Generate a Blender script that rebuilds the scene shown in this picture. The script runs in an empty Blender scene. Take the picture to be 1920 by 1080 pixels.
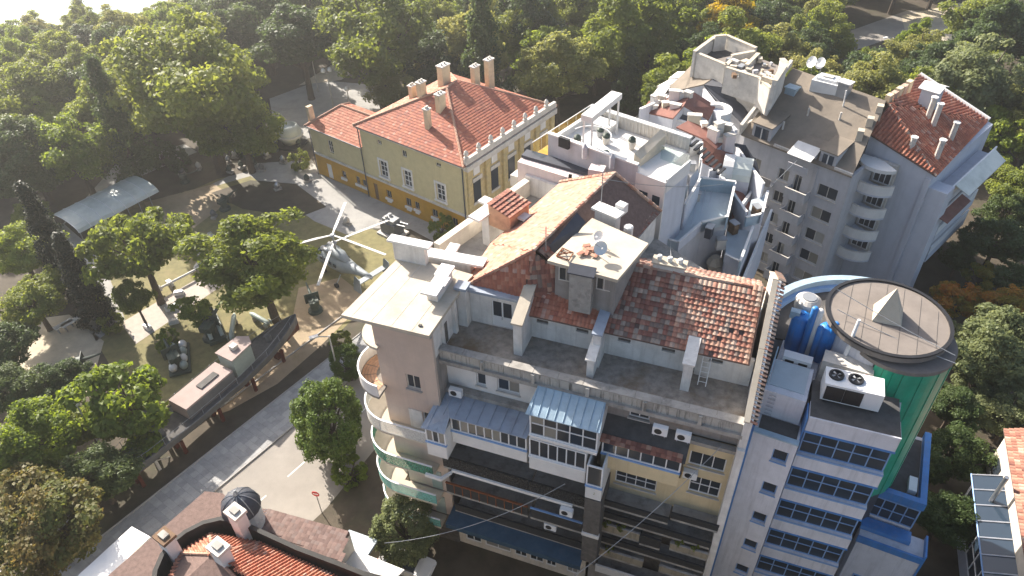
import bpy, bmesh, math, random
import numpy as np
from mathutils import Vector, Matrix
random.seed(7); rng = np.random.default_rng(7)
R = math.radians
sc = bpy.context.scene
col = sc.collection

# ------------------------------------------------------------------ camera
F, CX, CY, H = 1380.0, 960.0, 540.0, 52.0
dn = Vector((50.0, 1660.0, F)).normalized()                    # world down, seen in camera axes (x right, y down, z forward)
fw = (Vector((0, 0, 1)) - dn * dn.z).normalized()
rt = dn.cross(fw)
if rt.x < 0: rt = -rt
ex = Vector((rt.x, fw.x, -dn.x)); ey = Vector((rt.y, fw.y, -dn.y)); ez = Vector((rt.z, fw.z, -dn.z))
cam = bpy.data.cameras.new('camera'); cam.sensor_width = 36; cam.lens = F / 1920 * 36; cam.clip_start = .5; cam.clip_end = 6000
camo = bpy.data.objects.new('camera', cam); col.objects.link(camo); sc.camera = camo
mw = Matrix.Identity(4)
for r_ in range(3): mw[r_][0], mw[r_][1], mw[r_][2] = ex[r_], -ey[r_], -ez[r_]
mw[2][3] = H
camo.matrix_world = mw

# ------------------------------------------------------------------ sky, sun, exposure
SUN_AZ, SUN_EL = R(127), R(33)                                  # direction towards the sun, counted from +x
w = bpy.data.worlds.new('World'); sc.world = w; w.use_nodes = True
nt = w.node_tree; nt.nodes.clear()
sky = nt.nodes.new('ShaderNodeTexSky'); sky.sky_type = 'NISHITA'; sky.sun_disc = False
sky.sun_elevation = SUN_EL; sky.sun_rotation = R(90) - SUN_AZ; sky.air_density = 1.0; sky.dust_density = 3.5; sky.ozone_density = .7
bg = nt.nodes.new('ShaderNodeBackground'); bg.inputs[1].default_value = 0.1
wo = nt.nodes.new('ShaderNodeOutputWorld')
nt.links.new(sky.outputs[0], bg.inputs[0]); nt.links.new(bg.outputs[0], wo.inputs[0])
sd = Vector((math.cos(SUN_AZ) * math.cos(SUN_EL), math.sin(SUN_AZ) * math.cos(SUN_EL), math.sin(SUN_EL)))
sl = bpy.data.lights.new('sun', 'SUN'); sl.energy = 5.0; sl.angle = R(.55); sl.color = (1, .925, .83)
so = bpy.data.objects.new('sun', sl); col.objects.link(so); so.rotation_euler = (-sd).to_track_quat('-Z', 'Y').to_euler(); so.location = sd * 200
sc.view_settings.view_transform = 'Standard'; sc.view_settings.look = 'None'
sc.view_settings.exposure = 1.36; sc.view_settings.gamma = 1

# ------------------------------------------------------------------ placing helpers
def W(px, py, z=0.0):
    """the point at height z that stands at pixel (px, py) of the 1920 x 1080 photograph"""
    r = Vector((px - CX, py - CY, F))
    v = Vector((r.dot(rt), r.dot(fw), -r.dot(dn)))
    return v * ((z - H) / v.z) + Vector((0, 0, H))
def pxm(p):
    """pixels per metre at point p"""
    q = Vector(p) - Vector((0, 0, H)); return F / (q.dot(Vector((ez.x, ez.y, ez.z))))
class Fr:
    def __init__(s, o, a):
        s.o = Vector((o[0], o[1])); s.a = a; s.u = Vector((math.cos(a), math.sin(a))); s.v = Vector((-math.sin(a), math.cos(a)))
    def __call__(s, u, v, z):
        q = s.o + s.u * u + s.v * v; return Vector((q.x, q.y, z))
    def sub(s, u, v, da=0):
        q = s(u, v, 0); return Fr((q.x, q.y), s.a + da)
    def loc(s, p):
        q = Vector((p[0], p[1])) - s.o; return q.dot(s.u), q.dot(s.v)
ID = Fr((0, 0), 0)

# ------------------------------------------------------------------ materials
def nd(t, k): return t.nodes.new('ShaderNode' + k)
def mk(name, c, rough=.85, var=.18, scale=1.2, stain=None, sscale=.35, samt=.5, bump=.15, bscale=18, metal=0, spec=.3, streak=False):
    m = bpy.data.materials.new(name); m.use_nodes = True; t = m.node_tree; L = t.links.new
    b = t.nodes['Principled BSDF']; b.inputs['Roughness'].default_value = rough; b.inputs['Metallic'].default_value = metal
    b.inputs['Specular IOR Level'].default_value = spec
    g = nd(t, 'NewGeometry'); n1 = nd(t, 'TexNoise'); n1.inputs['Scale'].default_value = scale; n1.inputs['Detail'].default_value = 8; n1.inputs['Roughness'].default_value = .65
    L(g.outputs['Position'], n1.inputs['Vector'])
    mr = nd(t, 'MapRange'); mr.inputs[1].default_value = .3; mr.inputs[2].default_value = .7; mr.inputs[3].default_value = 1 - var; mr.inputs[4].default_value = 1 + var * .7
    L(n1.outputs['Fac'], mr.inputs[0])
    mx = nd(t, 'MixRGB'); mx.blend_type = 'MULTIPLY'; mx.inputs[0].default_value = 1; mx.inputs[1].default_value = (*c, 1); L(mr.outputs[0], mx.inputs[2])
    out = mx.outputs[0]
    if stain:
        n2 = nd(t, 'TexNoise'); n2.inputs['Scale'].default_value = sscale; n2.inputs['Detail'].default_value = 9; n2.inputs['Roughness'].default_value = .72
        if streak:
            mp = nd(t, 'Mapping'); mp.inputs['Scale'].default_value = (3.2, 3.2, .22); L(g.outputs['Position'], mp.inputs[0]); L(mp.outputs[0], n2.inputs['Vector'])
        else: L(g.outputs['Position'], n2.inputs['Vector'])
        r2 = nd(t, 'MapRange'); r2.inputs[1].default_value = .5; r2.inputs[2].default_value = .68; r2.inputs[3].default_value = 0; r2.inputs[4].default_value = samt
        L(n2.outputs['Fac'], r2.inputs[0])
        m2 = nd(t, 'MixRGB'); L(r2.outputs[0], m2.inputs[0]); L(out, m2.inputs[1]); m2.inputs[2].default_value = (*stain, 1); out = m2.outputs[0]
    L(out, b.inputs['Base Color'])
    if bump:
        n3 = nd(t, 'TexNoise'); n3.inputs['Scale'].default_value = bscale; n3.inputs['Detail'].default_value = 5; L(g.outputs['Position'], n3.inputs['Vector'])
        bp = nd(t, 'Bump'); bp.inputs['Strength'].default_value = bump; bp.inputs['Distance'].default_value = .05; L(n3.outputs['Fac'], bp.inputs['Height']); L(bp.outputs[0], b.inputs['Normal'])
    return m
def glass(name, c=(.03, .038, .048), rough=.08):
    m = bpy.data.materials.new(name); m.use_nodes = True; t = m.node_tree; b = t.nodes['Principled BSDF']
    b.inputs['Base Color'].default_value = (*c, 1); b.inputs['Roughness'].default_value = rough; b.inputs['Specular IOR Level'].default_value = .6
    return m
MT = {}
def M_(k, *a, **kw): MT[k] = mk(k, *a, **kw)
M_('white_plaster', (.64, .615, .575), stain=(.36, .33, .29), samt=.45, sscale=.8, streak=True)
M_('clean_white', (.66, .645, .615), var=.08, stain=(.5, .48, .45), samt=.3, sscale=.5)
M_('warm_white', (.60, .545, .465), stain=(.4, .35, .28), samt=.45, sscale=.7, streak=True)
M_('beige', (.50, .40, .33), var=.08, stain=(.40, .32, .27), samt=.5, sscale=.5, streak=True)
M_('cream_slab', (.47, .415, .33), var=.14, scale=.8, stain=(.36, .30, .22), samt=.7, sscale=.5)
M_('concrete', (.33, .31, .28), var=.25, stain=(.10, .095, .085), samt=.7, sscale=1.0)
M_('parapet_grey', (.40, .38, .34), var=.25, stain=(.035, .035, .03), samt=1.0, sscale=1.6, streak=True)
M_('terrace', (.245, .22, .19), var=.4, scale=2.5, stain=(.15, .095, .045), samt=.85, sscale=.3)
M_('yellow', (.60, .49, .30), var=.08, stain=(.42, .32, .18), samt=.4, sscale=.5, streak=True)
M_('dark_mesh', (.035, .035, .035), var=.35, scale=6)
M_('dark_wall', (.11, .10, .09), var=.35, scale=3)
M_('grey_stucco', (.27, .25, .23), var=.2, stain=(.13, .12, .11), samt=.5, sscale=.6, streak=True)
M_('bitumen', (.075, .072, .07), var=.3, scale=2, stain=(.15, .14, .13), samt=.4)
M_('blue_trim', (.20, .33, .55), var=.1, rough=.5)
M_('pale_blue_sheet', (.30, .40, .47), var=.16, rough=.45, scale=1.5, stain=(.48, .56, .6), samt=.4)
M_('blue_grey_sheet', (.30, .34, .40), var=.14, rough=.42, stain=(.2, .2, .22), samt=.5, sscale=1.0)
M_('bright_blue', (.05, .19, .46), var=.2, stain=(.13, .2, .33), samt=.6, sscale=.8, streak=True, rough=.4, spec=.5)
M_('tank_blue', (.015, .18, .52), var=.2, stain=(.15, .24, .36), samt=.5, sscale=1.0, streak=True, rough=.38, spec=.5)
M_('green_cladding', (.012, .31, .18), var=.2, stain=(.08, .26, .2), samt=.6, sscale=.7, streak=True, rough=.4, spec=.45)
M_('white_paint', (.70, .70, .69), var=.05, rough=.45)
M_('black_metal', (.02, .02, .022), rough=.5)
M_('grey_metal', (.30, .31, .32), rough=.45, metal=.4)
M_('steel', (.45, .46, .47), rough=.35, metal=.8)
M_('mosaic_black', (.025, .024, .023), var=.4, rough=.7)
M_('museum_wall', (.56, .485, .28), var=.1, stain=(.47, .40, .24), samt=.5, sscale=.3, streak=True)
M_('museum_base', (.47, .26, .035), var=.12, stain=(.36, .22, .06), samt=.4, sscale=.4)
M_('museum_front', (.50, .40, .20), var=.25, scale=2, stain=(.33, .28, .2), samt=.7, sscale=.9)
M_('stone_trim', (.55, .52, .47), var=.18, stain=(.3, .27, .23), samt=.5, sscale=.8)
M_('chimney_plaster', (.60, .50, .33), var=.15, stain=(.4, .33, .22), samt=.5, sscale=1)
M_('grey_render', (.44, .44, .455), var=.1, stain=(.30, .30, .31), samt=.5, sscale=.5, streak=True)
M_('blue_white_render', (.50, .52, .57), var=.06, stain=(.36, .38, .42), samt=.5, sscale=.35, streak=True)
M_('tower_white', (.58, .58, .61), var=.1, stain=(.36, .36, .38), samt=.6, sscale=.8, streak=True)
M_('bitumen_brown', (.205, .172, .135), var=.18, scale=.6, stain=(.13, .108, .085), samt=.6, sscale=.7)
M_('drum_roof', (.19, .165, .145), var=.14, scale=.9, stain=(.14, .12, .105), samt=.6, sscale=.6)
M_('shingle_brown', (.15, .10, .085), var=.3, scale=4, bump=.4)
M_('red_sheet', (.21, .095, .075), var=.2, scale=1.2, stain=(.27, .17, .14), samt=.4, sscale=.8)
M_('ochre', (.62, .32, .06), var=.1)
M_('pink_wall', (.66, .56, .53), var=.08, stain=(.5, .42, .38), samt=.4, sscale=.6, streak=True)
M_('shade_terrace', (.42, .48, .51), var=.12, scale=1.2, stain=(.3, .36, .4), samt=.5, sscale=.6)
M_('dark_slate', (.055, .06, .075), var=.25, rough=.6)
M_('wood', (.16, .10, .06), var=.3, scale=6)
M_('rust', (.22, .07, .025), var=.3)
M_('hull_grey', (.12, .125, .13), var=.2, stain=(.07, .07, .07), samt=.5, rough=.55)
M_('hull_red', (.08, .016, .01), var=.25, rough=.6)
M_('deck', (.10, .095, .09), var=.25, scale=3)
M_('cabin_pink', (.33, .26, .235), var=.1)
M_('heli_grey', (.27, .30, .31), var=.1, rough=.5, stain=(.3, .31, .3), samt=.4, sscale=.8)
M_('olive', (.05, .07, .055), var=.25, rough=.55)
M_('pale_green_metal', (.28, .33, .30), var=.15, rough=.5)
M_('shelter_sheet', (.55, .58, .53), var=.14, rough=.45, scale=.5, stain=(.34, .37, .33), samt=.5, sscale=.4)
M_('asphalt', (.27, .245, .215), var=.12, scale=.5, stain=(.2, .185, .17), samt=.4, sscale=.3)
M_('yard', (.33, .32, .30), var=.14, scale=.5, stain=(.16, .155, .145), samt=.5, sscale=.3)
M_('sand_path', (.50, .43, .32), var=.16, scale=.7, stain=(.24, .20, .14), samt=.5, sscale=.3)
M_('plank_path', (.42, .37, .32), var=.14, scale=2)
M_('paving', (.30, .30, .295), var=.18, scale=1.5)
M_('paving_light', (.36, .355, .345), var=.15, scale=1.5)
M_('kerb', (.34, .33, .31), var=.15)
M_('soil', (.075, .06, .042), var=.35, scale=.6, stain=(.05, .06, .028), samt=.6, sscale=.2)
M_('lawn', (.185, .165, .07), var=.3, scale=1.2, stain=(.25, .2, .1), samt=.7, sscale=.35, bump=.5)
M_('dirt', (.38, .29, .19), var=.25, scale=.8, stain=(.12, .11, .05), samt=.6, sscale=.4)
M_('sand', (.62, .54, .40), var=.1, scale=.2)
M_('line_white', (.62, .62, .6), var=.15)
M_('bark', (.085, .065, .048), var=.35, scale=5, bump=.5)
M_('sign_red', (.45, .03, .03), var=.05, rough=.4)
M_('globe', (.82, .82, .80), var=.03, rough=.25)
M_('tile_cap', (.50, .30, .19), var=.25, scale=2)
MT['glass'] = glass('glass'); MT['glass_blue'] = glass('glass_blue', (.025, .04, .06), .05); MT['curtain'] = glass('curtain', (.34, .33, .30), .35); MT['glass_pale'] = glass('glass_pale', (.22, .21, .18), .3)
TILE = [mk('tile_%d' % i, c, rough=.8, var=.16, scale=3, stain=(.12, .09, .07), samt=.35, sscale=1.2) for i, c in enumerate(
    [(.30, .13, .09), (.35, .17, .12), (.26, .11, .08), (.40, .235, .165), (.20, .085, .065), (.45, .32, .245), (.32, .25, .20), (.19, .135, .11)])]
REDP = [mk('red_tile_%d' % i, c, rough=.8, var=.14, scale=3, stain=(.14, .08, .06), samt=.3, sscale=.6) for i, c in enumerate(
    [(.36, .13, .08), (.40, .16, .10), (.33, .115, .07), (.43, .20, .13), (.28, .095, .065), (.46, .28, .215), (.37, .205, .155), (.24, .10, .075)])]
BRNP = [mk('shingle_%d' % i, c, rough=.85, var=.2, scale=3) for i, c in enumerate([(.20, .135, .115), (.17, .11, .095), (.22, .155, .135), (.15, .10, .088), (.19, .14, .125), (.16, .105, .09), (.21, .14, .12), (.18, .125, .11)])]
m = bpy.data.materials.new('clear_glass'); m.use_nodes = True; t = m.node_tree; t.nodes.remove(t.nodes['Principled BSDF'])
a_ = nd(t, 'BsdfTransparent'); a_.inputs[0].default_value = (.86, .93, .92, 1); g_ = nd(t, 'BsdfGlossy'); g_.inputs['Roughness'].default_value = .05; x_ = nd(t, 'MixShader'); x_.inputs[0].default_value = .16
t.links.new(a_.outputs[0], x_.inputs[1]); t.links.new(g_.outputs[0], x_.inputs[2]); t.links.new(x_.outputs[0], t.nodes['Material Output'].inputs[0]); MT['clear_glass'] = m
def net(name, c, dens):
    """woven plastic netting: a fine weave with open holes"""
    m = bpy.data.materials.new(name); m.use_nodes = True; t = m.node_tree; b = t.nodes['Principled BSDF']; b.inputs['Base Color'].default_value = (*c, 1); b.inputs['Roughness'].default_value = .7
    g = nd(t, 'NewGeometry'); n = nd(t, 'TexNoise'); n.inputs['Scale'].default_value = 9; t.links.new(g.outputs['Position'], n.inputs['Vector'])
    r = nd(t, 'MapRange'); r.inputs[1].default_value = .3; r.inputs[2].default_value = .7; r.inputs[3].default_value = dens - .15; r.inputs[4].default_value = dens + .15; t.links.new(n.outputs['Fac'], r.inputs[0])
    t.links.new(r.outputs[0], b.inputs['Alpha']); MT[name] = m
net('green_net', (.03, .22, .14), .62); net('teal_net', (.14, .42, .38), .6); net('black_net', (.02, .02, .02), .8); net('white_net', (.6, .62, .6), .5)

# ------------------------------------------------------------------ mesh builder
def wloc(o):
    v = Vector((0, 0, 0))
    while o is not None: v = v + o.location; o = o.parent
    return v
class MB:
    def __init__(s, fr=ID): s.fr = fr; s.V = []; s.F = []; s.mi = []; s.cur = 0
    def add(s, vs, fs):
        n = len(s.V); s.V += vs; s.F += [tuple(n + i for i in f) for f in fs]; s.mi += [s.cur] * len(fs); return s
    def box(s, u0, u1, v0, v1, z0, z1):
        f = s.fr; vs = [f(u, v, z) for z in (z0, z1) for v in (v0, v1) for u in (u0, u1)]
        return s.add(vs, [(0, 2, 3, 1), (4, 5, 7, 6), (0, 1, 5, 4), (2, 6, 7, 3), (0, 4, 6, 2), (1, 3, 7, 5)])
    def prism(s, pts, z0, z1):
        n = len(pts); f = s.fr
        return s.add([f(p[0], p[1], z0) for p in pts] + [f(p[0], p[1], z1) for p in pts],
                     [tuple(range(n))[::-1], tuple(range(n, 2 * n))] + [(i, (i + 1) % n, n + (i + 1) % n, n + i) for i in range(n)])
    def slab(s, pts, t):                      # pts (u, v, z): a sloped plate of thickness t below
        n = len(pts); f = s.fr
        return s.add([f(*p) for p in pts] + [f(p[0], p[1], p[2] - t) for p in pts],
                     [tuple(range(n)), tuple(range(n, 2 * n))[::-1]] + [(i, (i + 1) % n, n + (i + 1) % n, n + i) for i in range(n)])
    def solid(s, pts, zb):                    # pts (u, v, z): a block from zb up to a sloped top
        n = len(pts); f = s.fr
        return s.add([f(*p) for p in pts] + [f(p[0], p[1], zb) for p in pts],
                     [tuple(range(n)), tuple(range(n, 2 * n))[::-1]] + [(i, (i + 1) % n, n + (i + 1) % n, n + i) for i in range(n)])
    def poly(s, pts): return s.add([s.fr(*p) for p in pts], [tuple(range(len(pts)))])
    def tube(s, pts, r, n=6):                 # pts (u, v, z); r number or list
        P = [s.fr(*p) for p in pts]; k = len(P); rs = r if isinstance(r, (list, tuple)) else [r] * k; vs = []
        for i, p in enumerate(P):
            d = (P[min(i + 1, k - 1)] - P[max(i - 1, 0)]).normalized(); a = d.orthogonal().normalized()
            if abs(d.z) < .9: a = d.cross(Vector((0, 0, 1))).normalized()
            b = d.cross(a); vs += [p + (a * math.cos(2 * math.pi * j / n) + b * math.sin(2 * math.pi * j / n)) * rs[i] for j in range(n)]
        fs = [(i * n + j, i * n + (j + 1) % n, (i + 1) * n + (j + 1) % n, (i + 1) * n + j) for i in range(k - 1) for j in range(n)]
        fs += [tuple(range(n))[::-1], tuple(range((k - 1) * n, k * n))]
        return s.add(vs, fs)
    def lathe(s, u, v, prof, n=16, a0=0, a1=2 * math.pi, cap=True):    # prof [(r, z)]
        full = abs(a1 - a0 - 2 * math.pi) < 1e-6; m = n if full else n + 1; vs = []
        for r, z in prof: vs += [s.fr(u + r * math.cos(a0 + (a1 - a0) * j / n), v + r * math.sin(a0 + (a1 - a0) * j / n), z) for j in range(m)]
        fs = []
        for i in range(len(prof) - 1):
            for j in range(n): fs.append((i * m + j, i * m + (j + 1) % m, (i + 1) * m + (j + 1) % m, (i + 1) * m + j))
        if cap and full:
            if prof[0][0] > 1e-4: fs.append(tuple(range(m))[::-1])
            if prof[-1][0] > 1e-4: fs.append(tuple(range((len(prof) - 1) * m, len(prof) * m)))
        return s.add(vs, fs)
    def cyl(s, u, v, z0, z1, r, n=12): return s.lathe(u, v, [(r, z0), (r, z1)], n)
    def arc(s, u, v, r0, r1, a0, a1, z0, z1, n=14):                     # a curved wall or slab
        pts = [(u + r1 * math.cos(a0 + (a1 - a0) * j / n), v + r1 * math.sin(a0 + (a1 - a0) * j / n)) for j in range(n + 1)]
        pin = [(u + r0 * math.cos(a0 + (a1 - a0) * j / n), v + r0 * math.sin(a0 + (a1 - a0) * j / n)) for j in range(n + 1)]
        f = s.fr; k = n + 1
        vs = [f(*p, z0) for p in pts] + [f(*p, z1) for p in pts] + [f(*p, z0) for p in pin] + [f(*p, z1) for p in pin]; fs = []
        for j in range(n): fs += [(j, j + 1, k + j + 1, k + j), (2 * k + j + 1, 2 * k + j, 3 * k + j, 3 * k + j + 1), (k + j, k + j + 1, 3 * k + j + 1, 3 * k + j), (j + 1, j, 2 * k + j, 2 * k + j + 1)]
        fs += [(0, k, 3 * k, 2 * k), (n, 2 * k + n, 3 * k + n, k + n)]
        return s.add(vs, fs)
    def build(s, name, m, parent=None, smooth=False, **props):
        off = wloc(parent) if parent is not None else Vector((0, 0, 0))
        me = bpy.data.meshes.new(name); me.from_pydata([v - off for v in s.V], [], s.F)
        bm = bmesh.new(); bm.from_mesh(me); bmesh.ops.recalc_face_normals(bm, faces=bm.faces); bm.to_mesh(me); bm.free()
        for k in (m if isinstance(m, list) else [m]): me.materials.append(MT[k] if isinstance(k, str) else k)
        if any(s.mi): me.polygons.foreach_set('material_index', s.mi)
        if smooth:
            for p in me.polygons: p.use_smooth = True
        o = bpy.data.objects.new(name, me); col.objects.link(o)
        if parent is not None: o.parent = parent
        for k, v in props.items(): o[k] = v
        return o
def tag(o, label, cat, group=None):
    o['label'] = label; o['category'] = cat
    if group: o['group'] = group
    return o
def thing(name, label, cat, loc=(0, 0, 0), group=None):
    o = bpy.data.objects.new(name, None); col.objects.link(o); o.location = loc; o.empty_display_size = .5
    return tag(o, label, cat, group)
def struct(name, mb, m): return mb.build(name, m, None, kind='structure')
def copy_tree(o, parent=None):
    c = o.copy(); col.objects.link(c)
    if parent is not None: c.parent = parent
    for ch in list(o.children): copy_tree(ch, c)
    return c

def wall(mb, u0, u1, z0, z1, v0, v1, holes=()):
    """a wall between v0 (outside) and v1 with rectangular openings (a, b, c, d) = u range, z range"""
    us = sorted({u0, u1, *[x for h in holes for x in h[:2] if u0 < x < u1]}); zs = sorted({z0, z1, *[x for h in holes for x in h[2:4] if z0 < x < z1]})
    for i in range(len(us) - 1):
        j = 0
        while j < len(zs) - 1:
            def hole(j): 
                a, b = (us[i] + us[i + 1]) / 2, (zs[j] + zs[j + 1]) / 2
                return any(h[0] < a < h[1] and h[2] < b < h[3] for h in holes)
            if hole(j): j += 1; continue
            k = j
            while k + 1 < len(zs) - 1 and not hole(k + 1): k += 1
            mb.box(us[i], us[i + 1], v0, v1, zs[j], zs[k + 1]); j = k + 1
def window(parent, fr, u0, u1, z0, z1, v, nx=2, ny=1, frame='white_paint', gl='glass', fw_=.06, sill=None, name='window', proud=.04):
    """a framed window in the plane v (looking towards -v), one pane object for each light"""
    mb = MB(fr); d0, d1 = v - proud, v + .06
    mb.box(u0, u0 + fw_, d0, d1, z0, z1).box(u1 - fw_, u1, d0, d1, z0, z1).box(u0 + fw_, u1 - fw_, d0, d1, z0, z0 + fw_).box(u0 + fw_, u1 - fw_, d0, d1, z1 - fw_, z1)
    W_, H_ = (u1 - u0 - 2 * fw_), (z1 - z0 - 2 * fw_); b = fw_ * .8
    for i in range(1, nx): x = u0 + fw_ + W_ * i / nx; mb.box(x - b / 2, x + b / 2, d0 + .005, d1, z0 + fw_, z1 - fw_)
    for j in range(1, ny):
        z = z0 + fw_ + H_ * j / ny
        for i in range(nx): mb.box(u0 + fw_ + W_ * i / nx + b / 2, u0 + fw_ + W_ * (i + 1) / nx - b / 2, d0 + .01, d1, z - b / 2, z + b / 2)
    o = mb.build(name, frame, parent)
    for i in range(nx):
        for j in range(ny):
            q = MB(fr).box(u0 + fw_ + W_ * i / nx, u0 + fw_ + W_ * (i + 1) / nx, v + .01, v + .03, z0 + fw_ + H_ * j / ny, z0 + fw_ + H_ * (j + 1) / ny)
            g = random.choice(['glass', 'glass', 'glass_blue', 'glass_pale', 'curtain']) if gl == 'mix' else gl if isinstance(gl, str) else gl[(i + j) % len(gl)]
            q.build('pane', g, o)
    if sill: MB(fr).box(u0 - .08, u1 + .08, v - .22, v - .041, z0 - .1, z0 - .005).build('sill', sill, o)
    return o

# ------------------------------------------------------------------ roof tiles
def tile_mesh(name, wd, ln, m, style='flat'):
    V, Fc = [], []
    xs = [-.5, -.24, .04, .32, .5]; zs = {'flat': [.0, .03, .034, .008, .0], 'pan': [.0, .10, .115, .02, .0], 'thin': [0, .004, .004, .002, 0]}[style]
    for y, up in ((0, {'flat': .075, 'pan': .03, 'thin': .03}[style]), (1, .0)):
        for x, z in zip(xs, zs): V.append((x * wd * 1.02, y * ln * 1.12, (z + up) * wd / .24))
    n = 5
    for i in range(4): Fc.append((i, i + 1, n + i + 1, n + i))
    for x, z in zip(xs, zs): V.append((x * wd * 1.02, 0, -.01))
    for i in range(4): Fc.append((10 + i, 10 + i + 1, i + 1, i))
    me = bpy.data.meshes.new(name); me.from_pydata(V, [], Fc); me.materials.append(m); return me
def inpoly(x, y, P):
    c = False; n = len(P); j = n - 1
    for i in range(n):
        if (P[i][1] > y) != (P[j][1] > y) and x < (P[j][0] - P[i][0]) * (y - P[i][1]) / (P[j][1] - P[i][1]) + P[i][0]: c = not c
        j = i
    return c
_tm = {}
def tiles(parent, P, wd, ln, quota, wts, name='roof_tile', skip=0., jit=.012, patch=None, cut=(), pal=None, style='flat'):
    """lay tiles over the roof polygon P (world points; P[0] to P[1] is the eave); the nearest `quota` are objects of their own"""
    pal = pal or TILE; x = (P[1] - P[0]).normalized(); nrm = (P[1] - P[0]).cross(P[-1] - P[0]).normalized()
    if nrm.z < 0: nrm = -nrm
    y = nrm.cross(x).normalized()
    if y.z < 0: y = -y
    Q = [((p - P[0]).dot(x), (p - P[0]).dot(y)) for p in P]
    C2 = [[((p - P[0]).dot(x), (p - P[0]).dot(y)) for p in c] for c in cut]
    x0, x1 = min(q[0] for q in Q), max(q[0] for q in Q); y1 = max(q[1] for q in Q); L = []
    r = random.Random(int(abs(P[0].x * 100)) + 3)
    for j in range(int(y1 / ln) + 1):
        for i in range(int((x1 - x0) / wd) + 1):
            a, b = x0 + (i + .5) * wd, j * ln
            if inpoly(a, b + ln * .5, Q) and r.random() >= skip and not any(inpoly(a, b + ln * .5, c) for c in C2):
                k = r.choices(range(8), patch(a / (x1 - x0), b / y1) if patch else wts)[0]
                L.append((a, b, k, r.uniform(-.02, .02), r.uniform(0, jit)))
    cp = Vector((0, 0, H)); L.sort(key=lambda q: (P[0] + x * q[0] + y * q[1] - cp).length)
    off = wloc(parent); rest = [[] for _ in range(8)]
    for n_, (a, b, k, rz, dz) in enumerate(L):
        o_ = P[0] + x * a + y * b + nrm * (.015 + dz)
        X = (x + y * rz).normalized(); Y = (y - x * rz).normalized()
        if n_ < quota:
            key = (k, wd, ln, style, pal[0].name)
            if key not in _tm: _tm[key] = tile_mesh('roof_tile', wd, ln, pal[k], style)
            o = bpy.data.objects.new(name, _tm[key]); col.objects.link(o); o.parent = parent
            mt = Matrix.Identity(4)
            for q in range(3): mt[q][0], mt[q][1], mt[q][2], mt[q][3] = X[q], Y[q], nrm[q], (o_ - off)[q]
            o.matrix_local = mt
        else: rest[k].append((o_, X, Y))
    tot = sum(len(q) for q in rest)
    if tot:
        base = tile_mesh('t', wd, ln, pal[0], style); bv = np.array([v.co[:] for v in base.vertices]); bf = [tuple(p.vertices) for p in base.polygons]; bpy.data.meshes.remove(base)
        VV, FF, MI = [], [], []
        for k in range(8):
            for o_, X, Y in rest[k]:
                B = np.array([X[:], Y[:], nrm[:]]); n0 = len(VV); VV += (bv @ B + np.array((o_ - off)[:])).tolist(); FF += [tuple(n0 + i for i in f) for f in bf]; MI += [k] * len(bf)
        me = bpy.data.meshes.new('roof_tiles'); me.from_pydata(VV, [], FF)
        for t_ in pal: me.materials.append(t_)
        me.polygons.foreach_set('material_index', MI)
        o = bpy.data.objects.new('roof_tiles', me); col.objects.link(o); o.parent = parent; o['kind'] = 'stuff'
    return min(quota, len(L))
# ------------------------------------------------------------------ terrain, sea, beach
SH0, SH1 = Vector((-131.5, 194.0)), Vector((-60.0, 209.0)); shd = (SH1 - SH0).normalized(); shn = Vector((-shd.y, shd.x))
def gz(x, y):
    d = (Vector((x, y)) - SH0).dot(shn); t = min(max((d + 75) / 50, 0), 1); return -15.3 * t * t * (3 - 2 * t)
gx = np.concatenate([np.linspace(-900, -160, 12), np.linspace(-150, 150, 61), np.linspace(170, 900, 10)])
gy = np.concatenate([np.linspace(-300, -20, 8), np.linspace(-10, 260, 55), np.linspace(280, 420, 4)])
V = [(float(x), float(y), gz(x, y) + (0 if y < 120 else -.02)) for y in gy for x in gx]; nx_ = len(gx)
Fc = [(j * nx_ + i, j * nx_ + i + 1, (j + 1) * nx_ + i + 1, (j + 1) * nx_ + i) for j in range(len(gy) - 1) for i in range(nx_ - 1)]
g = MB(); g.V = [Vector(v) for v in V]; g.F = Fc; g.mi = [0] * len(Fc); struct('ground', g, 'soil')
b_ = MB(); A = SH0 - shd * 700; B = SH0 + shd * 900
for d0, d1, z0, z1 in ((-26, 2, -14.6, -15.25),):
    pa, pb, pc, pd = A + shn * d0, B + shn * d0, B + shn * d1, A + shn * d1
    b_.add([Vector((pa.x, pa.y, z0)), Vector((pb.x, pb.y, z0)), Vector((pc.x, pc.y, z1)), Vector((pd.x, pd.y, z1))], [(0, 1, 2, 3)])
struct('beach', b_, 'sand')
m = bpy.data.materials.new('sea_water'); m.use_nodes = True; t = m.node_tree; b = t.nodes['Principled BSDF']; b.inputs['Base Color'].default_value = (.035, .11, .16, 1); b.inputs['Roughness'].default_value = .55; b.inputs['Specular IOR Level'].default_value = .15
g_ = nd(t, 'NewGeometry'); n_ = nd(t, 'TexNoise'); n_.inputs['Scale'].default_value = .25; n_.inputs['Detail'].default_value = 6; mp = nd(t, 'Mapping'); mp.inputs['Scale'].default_value = (.5, 1.6, 1)
t.links.new(g_.outputs['Position'], mp.inputs[0]); t.links.new(mp.outputs[0], n_.inputs['Vector']); bp = nd(t, 'Bump'); bp.inputs['Strength'].default_value = .6; bp.inputs['Distance'].default_value = .6
t.links.new(n_.outputs['Fac'], bp.inputs['Height']); t.links.new(bp.outputs[0], b.inputs['Normal']); MT['sea_water'] = m
s_ = MB(); pa, pb = A - shn * 1.0, B - shn * 1.0; pc, pd = B + shn * 2500, A + shn * 2500
s_.add([Vector((p.x, p.y, -15.1)) for p in (pa, pb, pc, pd)], [(0, 1, 2, 3)]); struct('sea', s_, 'sea_water')
f_ = MB()                                                    # two lines of surf
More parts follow.
